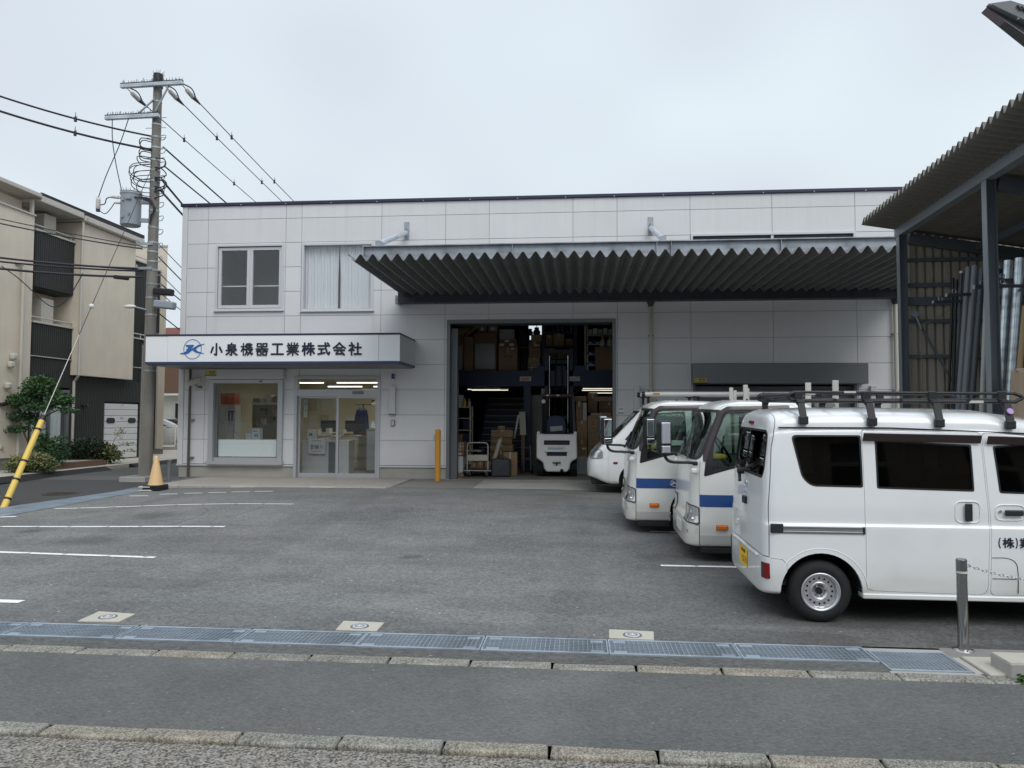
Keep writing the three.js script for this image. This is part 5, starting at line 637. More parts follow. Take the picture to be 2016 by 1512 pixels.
  { const g = new THREE.Group(); g.name = 'window'; t.add(g); const q = (b, n, m) => { b.g.forEach((x) => x.translate(15.4, 0, 3)); return b.build(n, m, g); };
    q(B().span(-15.5, -15.39, 2.25, 2.33, -2.9, -1.28).span(-15.5, -15.39, 0.12, 0.2, -2.9, -1.28).span(-15.5, -15.39, 0.2, 2.25, -2.9, -2.84).span(-15.5, -15.39, 0.2, 2.25, -1.34, -1.28).span(-15.5, -15.4, 0.2, 2.25, -2.12, -2.06), 'frame', M.aluDark);
    q(B().span(-15.45, -15.444, 0.2, 2.25, -2.84, -2.12).span(-15.46, -15.454, 0.2, 2.25, -2.06, -1.34), 'pane', M.glass);
    const p = [], ix = []; for (let i = 0; i <= 60; i++) for (const y of [0.2, 2.25]) p.push(-15.62 + 0.03 * Math.sin(i * 0.9) + 15.4, y, lerp(-2.84, -1.34, i / 60) + 3); for (let i = 0; i < 60; i++) { const a = i * 2; ix.push(a, a + 2, a + 1, a + 1, a + 2, a + 3); } const cg = new THREE.BufferGeometry(); cg.setAttribute('position', new THREE.Float32BufferAttribute(p, 3)); cg.setIndex(ix); cg.computeVertexNormals(); mesh(meterUV(flat(cg)), 'curtain', mat([0.75, 0.8, 0.78], 0.9), g);
    q(B().span(-15.9, -15.7, 0, 2.4, -2.95, -1.0), 'room', M.darkWall); }
  // pipes, vents, lamps
  P(B().tube([[-15.0, 7.6, -2.93], [-15.1, 7.45, -2.93], [-15.12, 7.3, -2.9], [-15.12, 3, -2.9]], 0.04, 8, 12).cyl([-15.12, 3.05, -2.9], [-15.12, 2.78, -2.9], 0.04).tube([[-15.12, 2.8, -2.9], [-15.2, 2.7, -2.95], [-15.33, 2.62, -3.0], [-15.34, 2.4, -3.0], [-15.34, 0.5, -3.0]], 0.04, 8, 14), 'downpipe', M.houseWhite);
  P(B().cyl([-15.12, 5.66, -0.54], [-15.12, 0.1, -0.54], 0.045).cyl([-15.12, 5.66, -0.54], [-15.18, 5.7, -0.3], 0.04), 'downpipe', M.houseWhite);
  for (const [y, z] of [[3.14, -0.28], [2.92, -0.2], [2.35, -0.12]]) P(B().rbox(-15.12, y, z, 0.14, 0.17, 0.17, 0.05, 3), 'vent_hood', M.houseWhite);
  P(B().rbox(-15.14, 1.85, 0.02, 0.12, 0.09, 0.16, 0.03, 2).cyl([-15.18, 1.85, 0.02], [-15.04, 1.87, 0.0], 0.045), 'wall_lamp', M.black); P(B().rbox(-15.34, 1.86, -3.5, 0.12, 0.09, 0.14, 0.03, 2).cyl([-15.4, 1.86, -3.5], [-15.24, 1.88, -3.54], 0.045), 'wall_lamp', M.black);
  P(B().rbox(-15.17, 0.72, -0.02, 0.06, 0.1, 0.1, 0.02, 2), 'outlet_box', M.cream);
  // wing behind
  { const pr = (a, y0, y1) => B().shape([[-24, 9 - a], [-15.95 + a, 9 - a], [-18.7 + a, 13.2], [-24, 13.2]], y1 - y0, mx(0, y0, 0, -Math.PI / 2)); P(pr(0.01, 0.3, 8.16), 'wing_wall', M.plaster); P(pr(0.025, -0.1, 0.299), 'plinth', M.concreteDark); P(pr(0.04, 8.161, 8.22), 'coping', M.houseWhite); }
  P(B().span(-17.4, -16.28, 0.3, 3.7, -9.0, -8.96).span(-16.42, -16.2, 4.8, 7.2, -9.0, -8.94), 'dark_cladding', M.darkWall);
  P(B().span(-16.25, -16.2, 0.3, 3.7, -9.0, -8.97), 'downpipe', M.houseWhite);
}
// ---------------------------------------------------------------- plants
function leafGeo(s) { const g = new THREE.BufferGeometry(); g.setAttribute('position', new THREE.Float32BufferAttribute([0, 0, 0, s * 0.5, s * 0.12, s * 0.28, 0, s * 0.05, s, 0, 0, 0, 0, s * 0.05, s, -s * 0.5, s * 0.12, s * 0.28].flatMap((v) => v), 3)); g.computeVertexNormals(); g.setAttribute('uv', new THREE.Float32BufferAttribute([0, 0, 1, 0, 1, 1, 0, 0, 1, 1, 0, 1], 2)); return g; }
function foliage(blobs, n, size, seed, up = 0.4) {   // leaves scattered through the blobs' shells: [x, y, z, rx, ry, rz]
  const R = rng(seed), L = leafGeo(1).attributes.position, pos = [], nor = [], uv = [], q = new THREE.Quaternion(), v = V(0, 0, 0), c = V(0, 0, 0);
  const vol = blobs.map((b) => b[3] * b[4] * b[5]), tot = vol.reduce((a, b) => a + b, 0);
  for (let b = 0; b < blobs.length; b++) { const [x, y, z, rx, ry, rz] = blobs[b], k = Math.ceil(n * vol[b] / tot);
    for (let i = 0; i < k; i++) {
      let dx, dy, dz, d; do { dx = R() * 2 - 1; dy = R() * 2 - 1; dz = R() * 2 - 1; d = Math.hypot(dx, dy, dz); } while (d > 1 || d < 0.35 * R()); const j = 0.82 + 0.36 * R();
      c.set(x + dx * rx * j, y + dy * ry * j, z + dz * rz * j); q.setFromEuler(new THREE.Euler((R() - 0.5) * 2.4, R() * 6.28, (R() - 0.5) * 1.6)); const s = size * (0.6 + 0.8 * R());
      const nn = V(dx, dy + up, dz).normalize();
      for (let t = 0; t < 6; t++) { v.set(L.getX(t) * s, L.getY(t) * s, L.getZ(t) * s).applyQuaternion(q).add(c); pos.push(v.x, v.y, v.z); uv.push(c.x, c.y); }
    } }
  const g = new THREE.BufferGeometry(); g.setAttribute('position', new THREE.Float32BufferAttribute(pos, 3)); g.setAttribute('uv', new THREE.Float32BufferAttribute(uv, 2)); g.computeVertexNormals(); return g;
}
function plant(name, lab, cat, pos, parts, stems) { const t = thing(name, lab, cat, pos); parts.forEach(([n, bl, k, s, seed, m]) => mesh(foliage(bl, k, s, seed), n, m, t)); const b = B(); for (const [p, r] of stems) b.tube(p, r, 6, 8); b.build('stem', M.bark, t); return t; }
plant('maple_tree', 'slender green maple tree before the dark ground floor window of the apartment house', 'tree', [-14.7, 0.08, -0.5], [
  ['crown', [[0.2, 2.2, 0, 0.45, 0.2, 0.45], [-0.15, 1.85, 0.1, 0.5, 0.2, 0.45], [0.8, 1.9, 0, 0.35, 0.17, 0.4], [0.35, 1.7, 0.2, 0.4, 0.13, 0.4], [-0.3, 1.45, 0, 0.42, 0.13, 0.4], [0.2, 2.45, 0, 0.28, 0.14, 0.3], [1.1, 1.62, 0.1, 0.28, 0.08, 0.3], [-0.4, 1.1, 0.1, 0.38, 0.1, 0.35], [0.1, 1.3, 0.1, 0.25, 0.08, 0.3], [0.55, 2.1, 0.1, 0.3, 0.14, 0.3], [0.35, 0.95, 0.1, 0.2, 0.06, 0.2]], 6200, 0.06, 501, M.leafGreen],
  ['lighter_crown', [[0.3, 2.35, 0.1, 0.4, 0.2, 0.4], [-0.2, 1.95, 0.2, 0.35, 0.15, 0.3], [0.9, 1.9, 0.1, 0.3, 0.15, 0.3]], 900, 0.058, 502, M.leafLight]], [[[[0, 0, 0], [0.02, 0.6, 0], [0.1, 1.2, 0], [0.2, 1.7, 0], [0.3, 2.3, 0]], 0.035], [[[0.03, 0.5, 0], [-0.1, 0.9, 0.1], [-0.3, 1.35, 0.1]], 0.02], [[[0.12, 1.2, 0], [0.5, 1.5, 0.05], [0.9, 1.7, 0]], 0.018], [[[0.05, 0.8, 0], [0.3, 1.05, 0.1], [0.55, 1.15, 0.1]], 0.014]]);  // second leaf set in a lighter green, in the upper crown
plant('shrub', 'cream variegated round shrub at the foot of the maple, nearest the side street', 'shrub', [-14.0, 0.05, 0.35], [['foliage', [[0, 0.28, 0, 0.5, 0.24, 0.42], [0.4, 0.22, 0, 0.3, 0.2, 0.3], [-0.35, 0.22, 0.1, 0.3, 0.2, 0.3]], 3200, 0.048, 511, M.leafMid], ['pale_foliage', [[0.05, 0.36, 0.1, 0.5, 0.2, 0.42]], 1500, 0.045, 512, M.leafPale]], [[[[0, 0, 0], [0.05, 0.2, 0], [0.2, 0.4, 0]], 0.012]]);
plant('shrub', 'bright green upright shrub between the maple trunk and the curtained window', 'shrub', [-14.5, 0.08, -0.65], [['foliage', [[0.3, 0.45, 0, 0.4, 0.35, 0.4], [0.05, 0.7, 0, 0.22, 0.25, 0.3], [0.5, 0.85, 0, 0.25, 0.07, 0.25]], 1500, 0.06, 521, M.leafGreen], ['pale_foliage', [[0.15, 0.65, 0.1, 0.25, 0.2, 0.25]], 140, 0.09, 522, M.leafLight]], [[[[0.1, 0, 0], [0.2, 0.4, 0], [0.5, 0.95, 0]], 0.012]]);
plant('shrub', 'dark evergreen shrub left of the garage door of the apartment house', 'shrub', [-14.9, 0.1, -2.75], [['foliage', [[0, 0.35, 0, 0.42, 0.4, 0.4], [0.3, 0.55, -0.1, 0.4, 0.25, 0.35], [-0.3, 0.3, 0, 0.3, 0.28, 0.3], [0.55, 0.35, -0.3, 0.3, 0.3, 0.3]], 3600, 0.055, 531, M.leafDark]], [[[[0, 0, 0], [0.1, 0.3, 0], [0.2, 0.6, 0]], 0.015]]);
plant('shrub', 'pale variegated shrub with long arching sprays in front of the garage door', 'shrub', [-14.35, 0.1, -3.15], [['foliage', [[0, 0.3, 0, 0.42, 0.3, 0.36], [0.25, 0.2, 0, 0.3, 0.22, 0.3]], 800, 0.065, 541, M.leafMid], ['pale_foliage', [[0, 0.38, 0.1, 0.4, 0.26, 0.36], [0.65, 0.62, 0, 0.3, 0.05, 0.2], [0.75, 0.4, 0, 0.3, 0.05, 0.2], [0.45, 0.95, 0, 0.2, 0.12, 0.15]], 650, 0.055, 542, M.leafPale]], [[[[0.1, 0, 0], [0.3, 0.5, 0], [0.9, 0.65, 0]], 0.008], [[[0.1, 0, 0], [0.25, 0.7, 0], [0.6, 1.1, 0]], 0.007]]);
{ const t = thing('planter_edge', 'low brown brick planter edging under the shrubs of the apartment house', 'planter', [-14.1, 0, -1.6]); for (let k = 0; k < 6; k++) B().rspan(-0.1, 0.1, 0.02, 0.26, -0.95 + k * 0.33, -0.625 + k * 0.33, 0.01).build('brick', M.planterBrown, t); B().span(-1.2, 0.1, 0.02, 0.24, -1.05, -0.96).build('end_wall', M.planterBrown, t); B().span(-1.2, -0.101, 0.0, 0.25, -0.955, 1.05).build('soil', M.concretePale, t); }
plant('weed', 'small green weed at the foot of the concrete block beside the pit cover', 'weed', [2.99, gh(0, 13), 12.93], [['foliage', [[0, 0.03, 0, 0.035, 0.03, 0.03]], 40, 0.028, 551, M.leafLight]], [[[[0, 0, 0], [0.01, 0.04, 0], [0.02, 0.08, 0]], 0.003]]);
// ---------------------------------------------------------------- things seen through the gap beside the house
{ const t = thing('brown_house', 'small brown clad house with red tiled roof in the gap behind the office corner', 'house', [-20.2, 0, -18]);
  B().span(-3, 0.9, 3.0, 5.2, -3, 0).span(-3, 0.9, 0, 3.0, -3, -0.1).build('wall', M.paleWall, t); B().span(-3, 0.86, 2.75, 4.2, 0.001, 0.04).build('cladding', M.brownSide, t);
  { const b = B(); b.shape([[-0.5, 5.2], [2.5, 5.2], [1.0, 6.5]], 5, mx(-3.5, 0, -2.0, 0, Math.PI / 2)); b.build('roof', M.redRoof, t); } B().span(-3.3, 1.1, 5.14, 5.26, 0.02, 0.5).build('eave_gutter', M.white, t); B().span(-3.2, 1.0, 2.62, 2.72, -0.1, 0.3).build('canopy', M.white, t);
  const w = new THREE.Group(); w.name = 'window'; t.add(w); { const f = B(); frameAround(f, [-0.5, 0.75, 0.9, 2.3], 0.08, -0.12, -0.03); f.span(0.08, 0.14, 0.98, 2.22, -0.11, -0.04); f.build('frame', M.alu, w); } B().span(-0.42, 0.67, 0.98, 2.22, -0.09, -0.084).build('pane', M.glassGrey, w); }
{ const t = thing('mesh_fence', 'white mesh fence in front of the silver car behind the office corner', 'fence', [-18.5, 0, -12.6]); for (const x of [-1.9, -0.45, 1.0]) B().cyl([x, 0.1, 0], [x, 1.2, 0], 0.03).build('post', M.white, t); B().span(-2.5, 1.4, -0.05, 0.22, -0.08, 0.08).build('base_wall', M.concrete, t); const b = B(); for (const y of [0.3, 0.7, 1.1]) b.span(-2.4, 1.3, y, y + 0.015, 0.02, 0.03); for (let k = 0; k < 62; k++) b.span(-2.4 + k * 0.06, -2.382 + k * 0.06, 0.26, 1.14, 0.0, 0.012); b.build('mesh_panel', M.white, t); }
// ================================================================ UTILITY POLE
const KP = 1.065, PW = ([x, y, z]) => [x * KP, y * KP - 0.1, z * KP - 1.19], POLE = PW([-9.93, 0, 1.98]);   // the pole stands just outside the end of the sign canopy
{
  const t = thing('utility_pole', 'tall weathered concrete utility pole with two spiked crossarms and transformer', 'utility pole', POLE); t.scale.setScalar(KP);
  const R = rng(61), px = (y) => 0.006 * y;
  B().cyl([0, -0.1, 0], [px(9.55), 9.55, 0], 0.14, 0.095, 20).build('shaft', M.pole, t);
  { const s = B(); s.cyl([px(9.5), 9.3, 0], [px(9.6), 9.62, 0], 0.115, 0.105, 14); for (let k = 0; k < 40; k++) { const a = R() * 6.28, y = 9.35 + R() * 0.3; s.cyl([px(9.5) + Math.cos(a) * 0.09, y, Math.sin(a) * 0.09], [px(9.5) + Math.cos(a) * 0.14, y + 0.09, Math.sin(a) * 0.14], 0.006, 0.002, 4); } s.build('spiked_cap', M.black, t); }
  const arm = (y, x0, x1, z) => { const g = new THREE.Group(); g.name = 'crossarm'; t.add(g); B().rbox((x0 + x1) / 2, y, z, x1 - x0, 0.09, 0.09, 0.01, 1, 0, 0, 0.02).build('bar', M.galvBright, g); const s = B(); for (let x = x0 + 0.02; x < x1; x += 0.045) s.cyl([x, y + 0.04 + (x - (x0 + x1) / 2) * 0.02, z + (R() - 0.5) * 0.08], [x + (R() - 0.5) * 0.05, y + 0.12 + R() * 0.03, z + (R() - 0.5) * 0.12], 0.01, 0.005, 4); s.box((x0 + x1) / 2, y + 0.055, z, x1 - x0, 0.03, 0.07, 0, 0, 0.02); s.build('bird_spikes', M.black, g); };
  arm(9.3, -0.76, 0.76, 0.16); arm(8.55, -1.12, 0.2, 0.16);
  B().bar([-0.4, 8.58, 0.12], [px(9), 9.0, 0.1], 0.03).bar([0.42, 9.26, 0.16], [px(8.6), 8.6, 0.13], 0.03).build('brace', M.galv, t);
  for (const x of [-0.62, 0.32, 0.74]) { const g = new THREE.Group(); g.name = 'strain_insulator'; t.add(g); const y = 9.26 + x * 0.02, a = [x, y, 0.14], d = (k, dy) => [x - 0.06 * k, y - dy, 0.14 - k]; B().cyl(a, d(0.22, 0.03), 0.012).cyl(d(0.22, 0.03), d(0.5, 0.045), 0.05, 0.058, 10).build('insulator_body', M.porcelain, g); B().cyl(d(0.5, 0.045), d(0.92, 0.06), 0.06, 0.018, 10).tube([[x + 0.03, y + 0.02, 0.14], [x + 0.05, y + 0.05, -0.2], d(0.72, 0.03)], 0.015, 6).build('insulator_cover', M.black, g); }
  // transformer on its brackets
  { const g = new THREE.Group(); g.name = 'transformer'; t.add(g); const c = [-0.47, 6.4, 0.1]; B().lathe([[0, -0.42], [0.2, -0.42], [0.222, -0.4], [0.222, 0.3], [0.24, 0.31], [0.24, 0.35], [0.2, 0.37], [0, 0.38]], mx(...c), 28).build('tank', M.transformer, g); const s = B(); for (let k = 0; k < 34; k++) { const a = k * 0.37; s.cyl([c[0] + Math.cos(a) * 0.21, c[1] + 0.36, c[2] + Math.sin(a) * 0.21], [c[0] + Math.cos(a) * 0.24, c[1] + 0.43, c[2] + Math.sin(a) * 0.24], 0.006, 0.003, 4); } s.torus(c[0], c[1] + 0.36, c[2], 0.215, 0.014, Math.PI / 2); s.build('bird_spikes', M.black, g); B().bar([-0.28, 6.55, 0.06], [0.02, 6.55, 0], 0.06, 0.09).bar([-0.28, 6.12, 0.06], [0.02, 6.12, 0], 0.06, 0.09).build('bracket', M.transformer, g); B().cyl([c[0] - 0.2, 6.62, 0.2], [c[0] - 0.42, 6.64, 0.22], 0.025).cyl([c[0] - 0.24, 6.63, 0.2], [c[0] - 0.4, 6.65, 0.22], 0.04, 0.04, 10).cyl([c[0] - 0.2, 6.5, 0.2], [c[0] - 0.3, 6.5, 0.24], 0.03).build('bushing', M.porcelain, g); B().box(c[0] - 0.05, 6.55, 0.33, 0.06, 0.07, 0.05).box(c[0] + 0.08, 6.58, 0.33, 0.12, 0.06, 0.05).box(c[0] - 0.06, 6.15, 0.33, 0.06, 0.06, 0.05).box(c[0] + 0.1, 6.22, 0.33, 0.03, 0.06, 0.04).build('lug', M.transformer, g); }
  { const g = new THREE.Group(); g.name = 'fuse_cutout'; t.add(g); B().lathe([[0, 0.15], [0.045, 0.15], [0.045, 0.1], [0.055, 0.09], [0.045, 0.08], [0.055, 0.04], [0.045, 0.03], [0.05, 0], [0.05, -0.12], [0, -0.12]], mx(-1.24, 6.5, 0.16), 14).build('fuse_body', M.porcelain, g); B().cyl([-1.24, 6.38, 0.16], [-1.24, 6.32, 0.16], 0.045).build('fuse_cap', M.navy, g); B().tube([[-1.19, 6.48, 0.16], [-1.08, 6.5, 0.16], [-1.02, 6.62, 0.18], [-0.9, 6.64, 0.2]], 0.012, 6).tube([[-1.2, 6.34, 0.16], [-1.05, 6.26, 0.18], [-0.9, 6.35, 0.22], [-0.78, 6.5, 0.24]], 0.01, 6).build('lead', M.wire, g); }
  B().tube([[-0.95, 8.5, 0.16], [-0.93, 8.0, 0.16], [-0.82, 7.4, 0.16], [-0.67, 6.8, 0.16]], 0.01, 6).tube([[-0.55, 8.5, 0.16], [-0.75, 7.9, 0.16], [-1.05, 7.2, 0.16], [-1.24, 6.66, 0.16]], 0.01, 6).build('dropper', M.wire, t);
  // bands, steps, coils of cable, boxes
  { const b = B(); for (const y of [8.95, 8.4, 8.1, 7.85, 7.55, 7.3, 7.05, 6.85, 6.35, 5.95, 5.6, 5.38, 5.15, 4.95, 4.62, 4.3, 3.9, 3.3, 2.6]) b.cyl([px(y), y - 0.02, 0], [px(y), y + 0.02, 0], 0.147 - 0.0048 * y, 0.147 - 0.0048 * y, 18); b.build('band', M.galv, t); }
  { const b = B(); for (let k = 0; k < 12; k++) { const y = 4.6 + k * 0.32; b.tube([[px(y) + 0.1, y, 0.03], [px(y) + 0.25, y + 0.02, 0.03], [px(y) + 0.22, y - 0.08, 0.03], [px(y) + 0.1, y - 0.1, 0.03]], 0.01, 5, 10); } for (let k = 0; k < 5; k++) { const y = 7.6 + k * 0.24; b.cyl([px(y) - 0.25, y, 0.03], [px(y) + 0.25, y, 0.03], 0.008); } b.build('step_iron', M.galv, t); }
  { const b = B(); for (let k = 0; k < 7; k++) { const y = 6.9 + R() * 0.5, r = 0.1 + R() * 0.22; b.tube([[0.02, y + 0.15, 0.09], [-0.15 - r, y + 0.1, 0.12], [-0.2 - r, y - 0.1, 0.13], [-0.12 - r * 0.5, y - 0.25, 0.12], [0.02, y - 0.28, 0.09]], 0.01, 5, 16); } for (let k = 0; k < 5; k++) { const y = 7.55 + R() * 0.6; b.tube([[0.02, y, 0.09], [-0.2 - R() * 0.15, y + 0.05, 0.1], [-0.25, y - 0.15, 0.12], [0.02, y - 0.22, 0.09]], 0.012, 5, 14); } for (let k = 0; k < 6; k++) { const y = 6.8 + R() * 0.9; b.tube([[0.1, y, 0.1], [0.22 + R() * 0.14, y - 0.04, 0.1], [0.28 + R() * 0.1, y - 0.2, 0.1], [0.1, y - 0.28, 0.1]], 0.014, 5, 14); } for (let k = 0; k < 5; k++) b.tube([[-0.3, 6.62, 0.25], [0.02, 6.6 - k * 0.02, 0.16], [0.12 + k * 0.015, 6.35, 0.16], [0.04, 6.0 + k * 0.05, 0.16]], 0.013, 5, 14); b.build('cable_coil', M.wire, t); }
  { B().rbox(0.38, 4.42, 0.1, 0.46, 0.16, 0.18, 0.04, 2, 0, 0, -0.08).build('cable_closure', M.black, t); B().rbox(-0.5, 4.72, 0.35, 0.36, 0.09, 0.1, 0.03, 2, 0, 0, -0.12).build('cable_closure', M.black, t); B().rbox(0.42, 4.12, 0.1, 0.48, 0.18, 0.2, 0.04, 2, 0, 0, -0.12).build('terminal_box', M.transformer, t); }
  { const g = new THREE.Group(); g.name = 'street_light'; t.add(g); B().add(new THREE.SphereGeometry(0.1, 14, 8), new THREE.Matrix4().compose(V(-0.27, 4.05, 0.35), new THREE.Quaternion(), V(1.5, 0.45, 0.6))).build('lamp_head', M.white, g); B().cyl([0, 4.0, 0.1], [-0.2, 4.05, 0.33], 0.02).build('lamp_arm', M.galv, g); }
  B().cyl([-0.11, 0, 0.09], [-0.09, 3.2, 0.08], 0.022, 0.022, 10).build('conduit', M.pole, t);
  for (const y of [5.55, 4.98]) B().bar([-0.3, y, 0.12], [0.1, y, 0.12], 0.03, 0.06).cyl([-0.28, y, 0.12], [-0.28, y + 0.08, 0.12], 0.03).build('cable_bracket', M.galv, t);
}
{ const t = thing('pole_base', 'low concrete plinth block at the foot of the utility pole', 'concrete block', [-10.62, gh(-10.6, 1.0) - 0.02, 1.05]); B().rspan(-0.36, 0.3, -0.1, 0.13, -0.3, 0.32, 0.015).build('block', M.concrete, t); B().rspan(-0.3, 0.24, 0.13, 0.136, -0.24, 0.26, 0.003).build('mortar_top', M.concreteDark, t); }
// ---------------------------------------------------------------- overhead wires
const sag = (a, b, s, n = 14) => Array.from({ length: n + 1 }, (_, i) => { const t = i / n; return [lerp(a[0], b[0], t), lerp(a[1], b[1], t) - s * 4 * t * (1 - t), lerp(a[2], b[2], t)]; });
function wire(lab, pts, r, marks = [], group) {
  pts = pts.map(PW);
  const t = thing('overhead_wire', lab, 'wire', pts[0], 0, group), P = pts.map((p) => [p[0] - pts[0][0], p[1] - pts[0][1], p[2] - pts[0][2]]);
  B().tube(P, r, 5, 40).build('cable', M.wire, t); const c = new THREE.CatmullRomCurve3(P.map((p) => V(...p)), false, 'catmullrom', 0.5);
  for (const u of marks) { const p = c.getPointAt(u), b = B(); b.cyl([p.x, p.y - 0.07, p.z], [p.x, p.y + 0.04, p.z], 0.035, 0.03, 6).cyl([p.x, p.y + 0.04, p.z], [p.x, p.y + 0.16, p.z], 0.012, 0.004, 5).cyl([p.x - 0.06, p.y + 0.02, p.z], [p.x + 0.06, p.y + 0.06, p.z], 0.006, 0.004, 4); b.build('bird_spike', M.black, t); }
}
const away = (p, L, dy = 0) => [p[0] - 0.1 * L, p[1] + dy, p[2] - 0.995 * L];
[[-10.6, 9.19, 1.2, 'left high voltage wire running from the upper crossarm over the office roof'], [-9.66, 9.21, 1.2, 'middle high voltage wire running from the upper crossarm over the office roof'], [-9.24, 9.22, 1.2, 'right high voltage wire running from the upper crossarm over the office roof']].forEach(([x, y, z, l]) => wire(l, sag([x, y, z], away([x, y, z], 42, 0.9), 0.32), 0.013, [0.05, 0.14, 0.3]));
[[-9.75, 7.9, 'upper thick low voltage cable dropping behind the office roof corner', 0.022], [-9.72, 7.45, 'second low voltage cable dropping behind the office roof corner', 0.02], [-9.75, 7.1, 'third thick cable dropping behind the office roof corner', 0.028], [-9.78, 6.85, 'lowest twisted cable reaching the office roof corner', 0.028]].forEach(([x, y, l, r], i) => wire(l, sag([x, y, 1.9], i < 2 ? away([x, y, 1.9], 40, 0.1) : [x - 9.5, y + 0.3, 1.9 - 34], 0.5 - i * 0.1), r, i < 2 ? [0.2] : []));
[[5.6, 'thin wire right of the pole above the pale terminal box'], [5.3, 'second thin wire right of the pole above the terminal box'], [4.95, 'forked cable right of the pole level with the black closure'], [4.72, 'cable right of the pole leaving the black closure'], [4.5, 'lower cable right of the pole below the closure'], [4.0, 'lowest dark cable right of the pole above the red roofed house']].forEach(([y, l], i) => wire(l, sag([-9.82, y, 1.9], [-9.82 - 9.2, y - 0.1, 1.9 - 30], 0.3 + 0.12 * (i % 3)), i % 2 ? 0.016 : 0.011));
[[8.12, [-9.8, 9.35, 8.5], 0.023, 'upper thick cable rising from the pole to the left frame edge'], [7.8, [-9.8, 8.75, 8.5], 0.027, 'lower thick cable rising from the pole to the left frame edge']].forEach(([y, e, r, l]) => wire(l, sag([-9.95, y, 2.0], [-15, y + 1.12, 6.0], 0.28), r, [0.24]));
[[5.5, 6.4, 0.012, 'thin wire crossing the beige house below its eave'], [5.44, 6.32, 0.016, 'thin dark wire just below the topmost one across the beige house'], [4.98, 5.3, 0.026, 'upper cable of the thick bundle crossing the dark balcony'], [4.95, 5.22, 0.018, 'second cable of the bundle crossing the dark balcony'], [4.92, 5.12, 0.022, 'third cable of the bundle crossing the dark balcony'], [4.78, 5.02, 0.028, 'lowest thick cable of the bundle crossing the dark balcony']].forEach(([y, ye, r, l], i) => wire(l, sag([-10.1, y, 2.05], [-15.2, ye, 5.4], 0.12 + 0.03 * (i % 3)), r));
wire('thin slack loop of cable hanging below the bundle left of the pole', [[-12.4, 4.78, 3.5], [-12.1, 4.5, 3.3], [-11.75, 4.05, 3.0], [-11.55, 3.98, 2.9], [-11.35, 4.2, 2.8], [-11.1, 4.75, 2.7]], 0.012);
{ // guy wire with its yellow guard
  const a = V(...PW([-9.97, 7.35, 2.0])), b = V(-10.4, gh(-10.4, 5.63) + 0.0, 5.63), t = thing('guy_wire', 'yellow and black guy wire guard leaning beside the side street', 'guy wire', [b.x, b.y, b.z]), at = (u) => { const v = b.clone().lerp(a, u).sub(b); return [v.x, v.y, v.z]; };
  B().cyl(at(0), at(1), 0.007, 0.007, 6).build('cable', M.wire, t); B().cyl(at(0.2), at(0.43), 0.008, 0.008, 8).build('rod', M.offWhite, t); B().ball(...at(0.515), 0.055, 12).build('insulator', M.white, t);
  B().cyl(at(-0.01), at(0.205), 0.058, 0.052, 18).build('guard', M.guard, t); for (const u of [0.015, 0.058, 0.10, 0.175]) B().cyl(at(u), at(u + 0.004), 0.064, 0.064, 18).build('black_band', M.black, t); B().cyl(at(0.2), at(0.212), 0.06, 0.05, 16).build('cap', M.black, t);
}
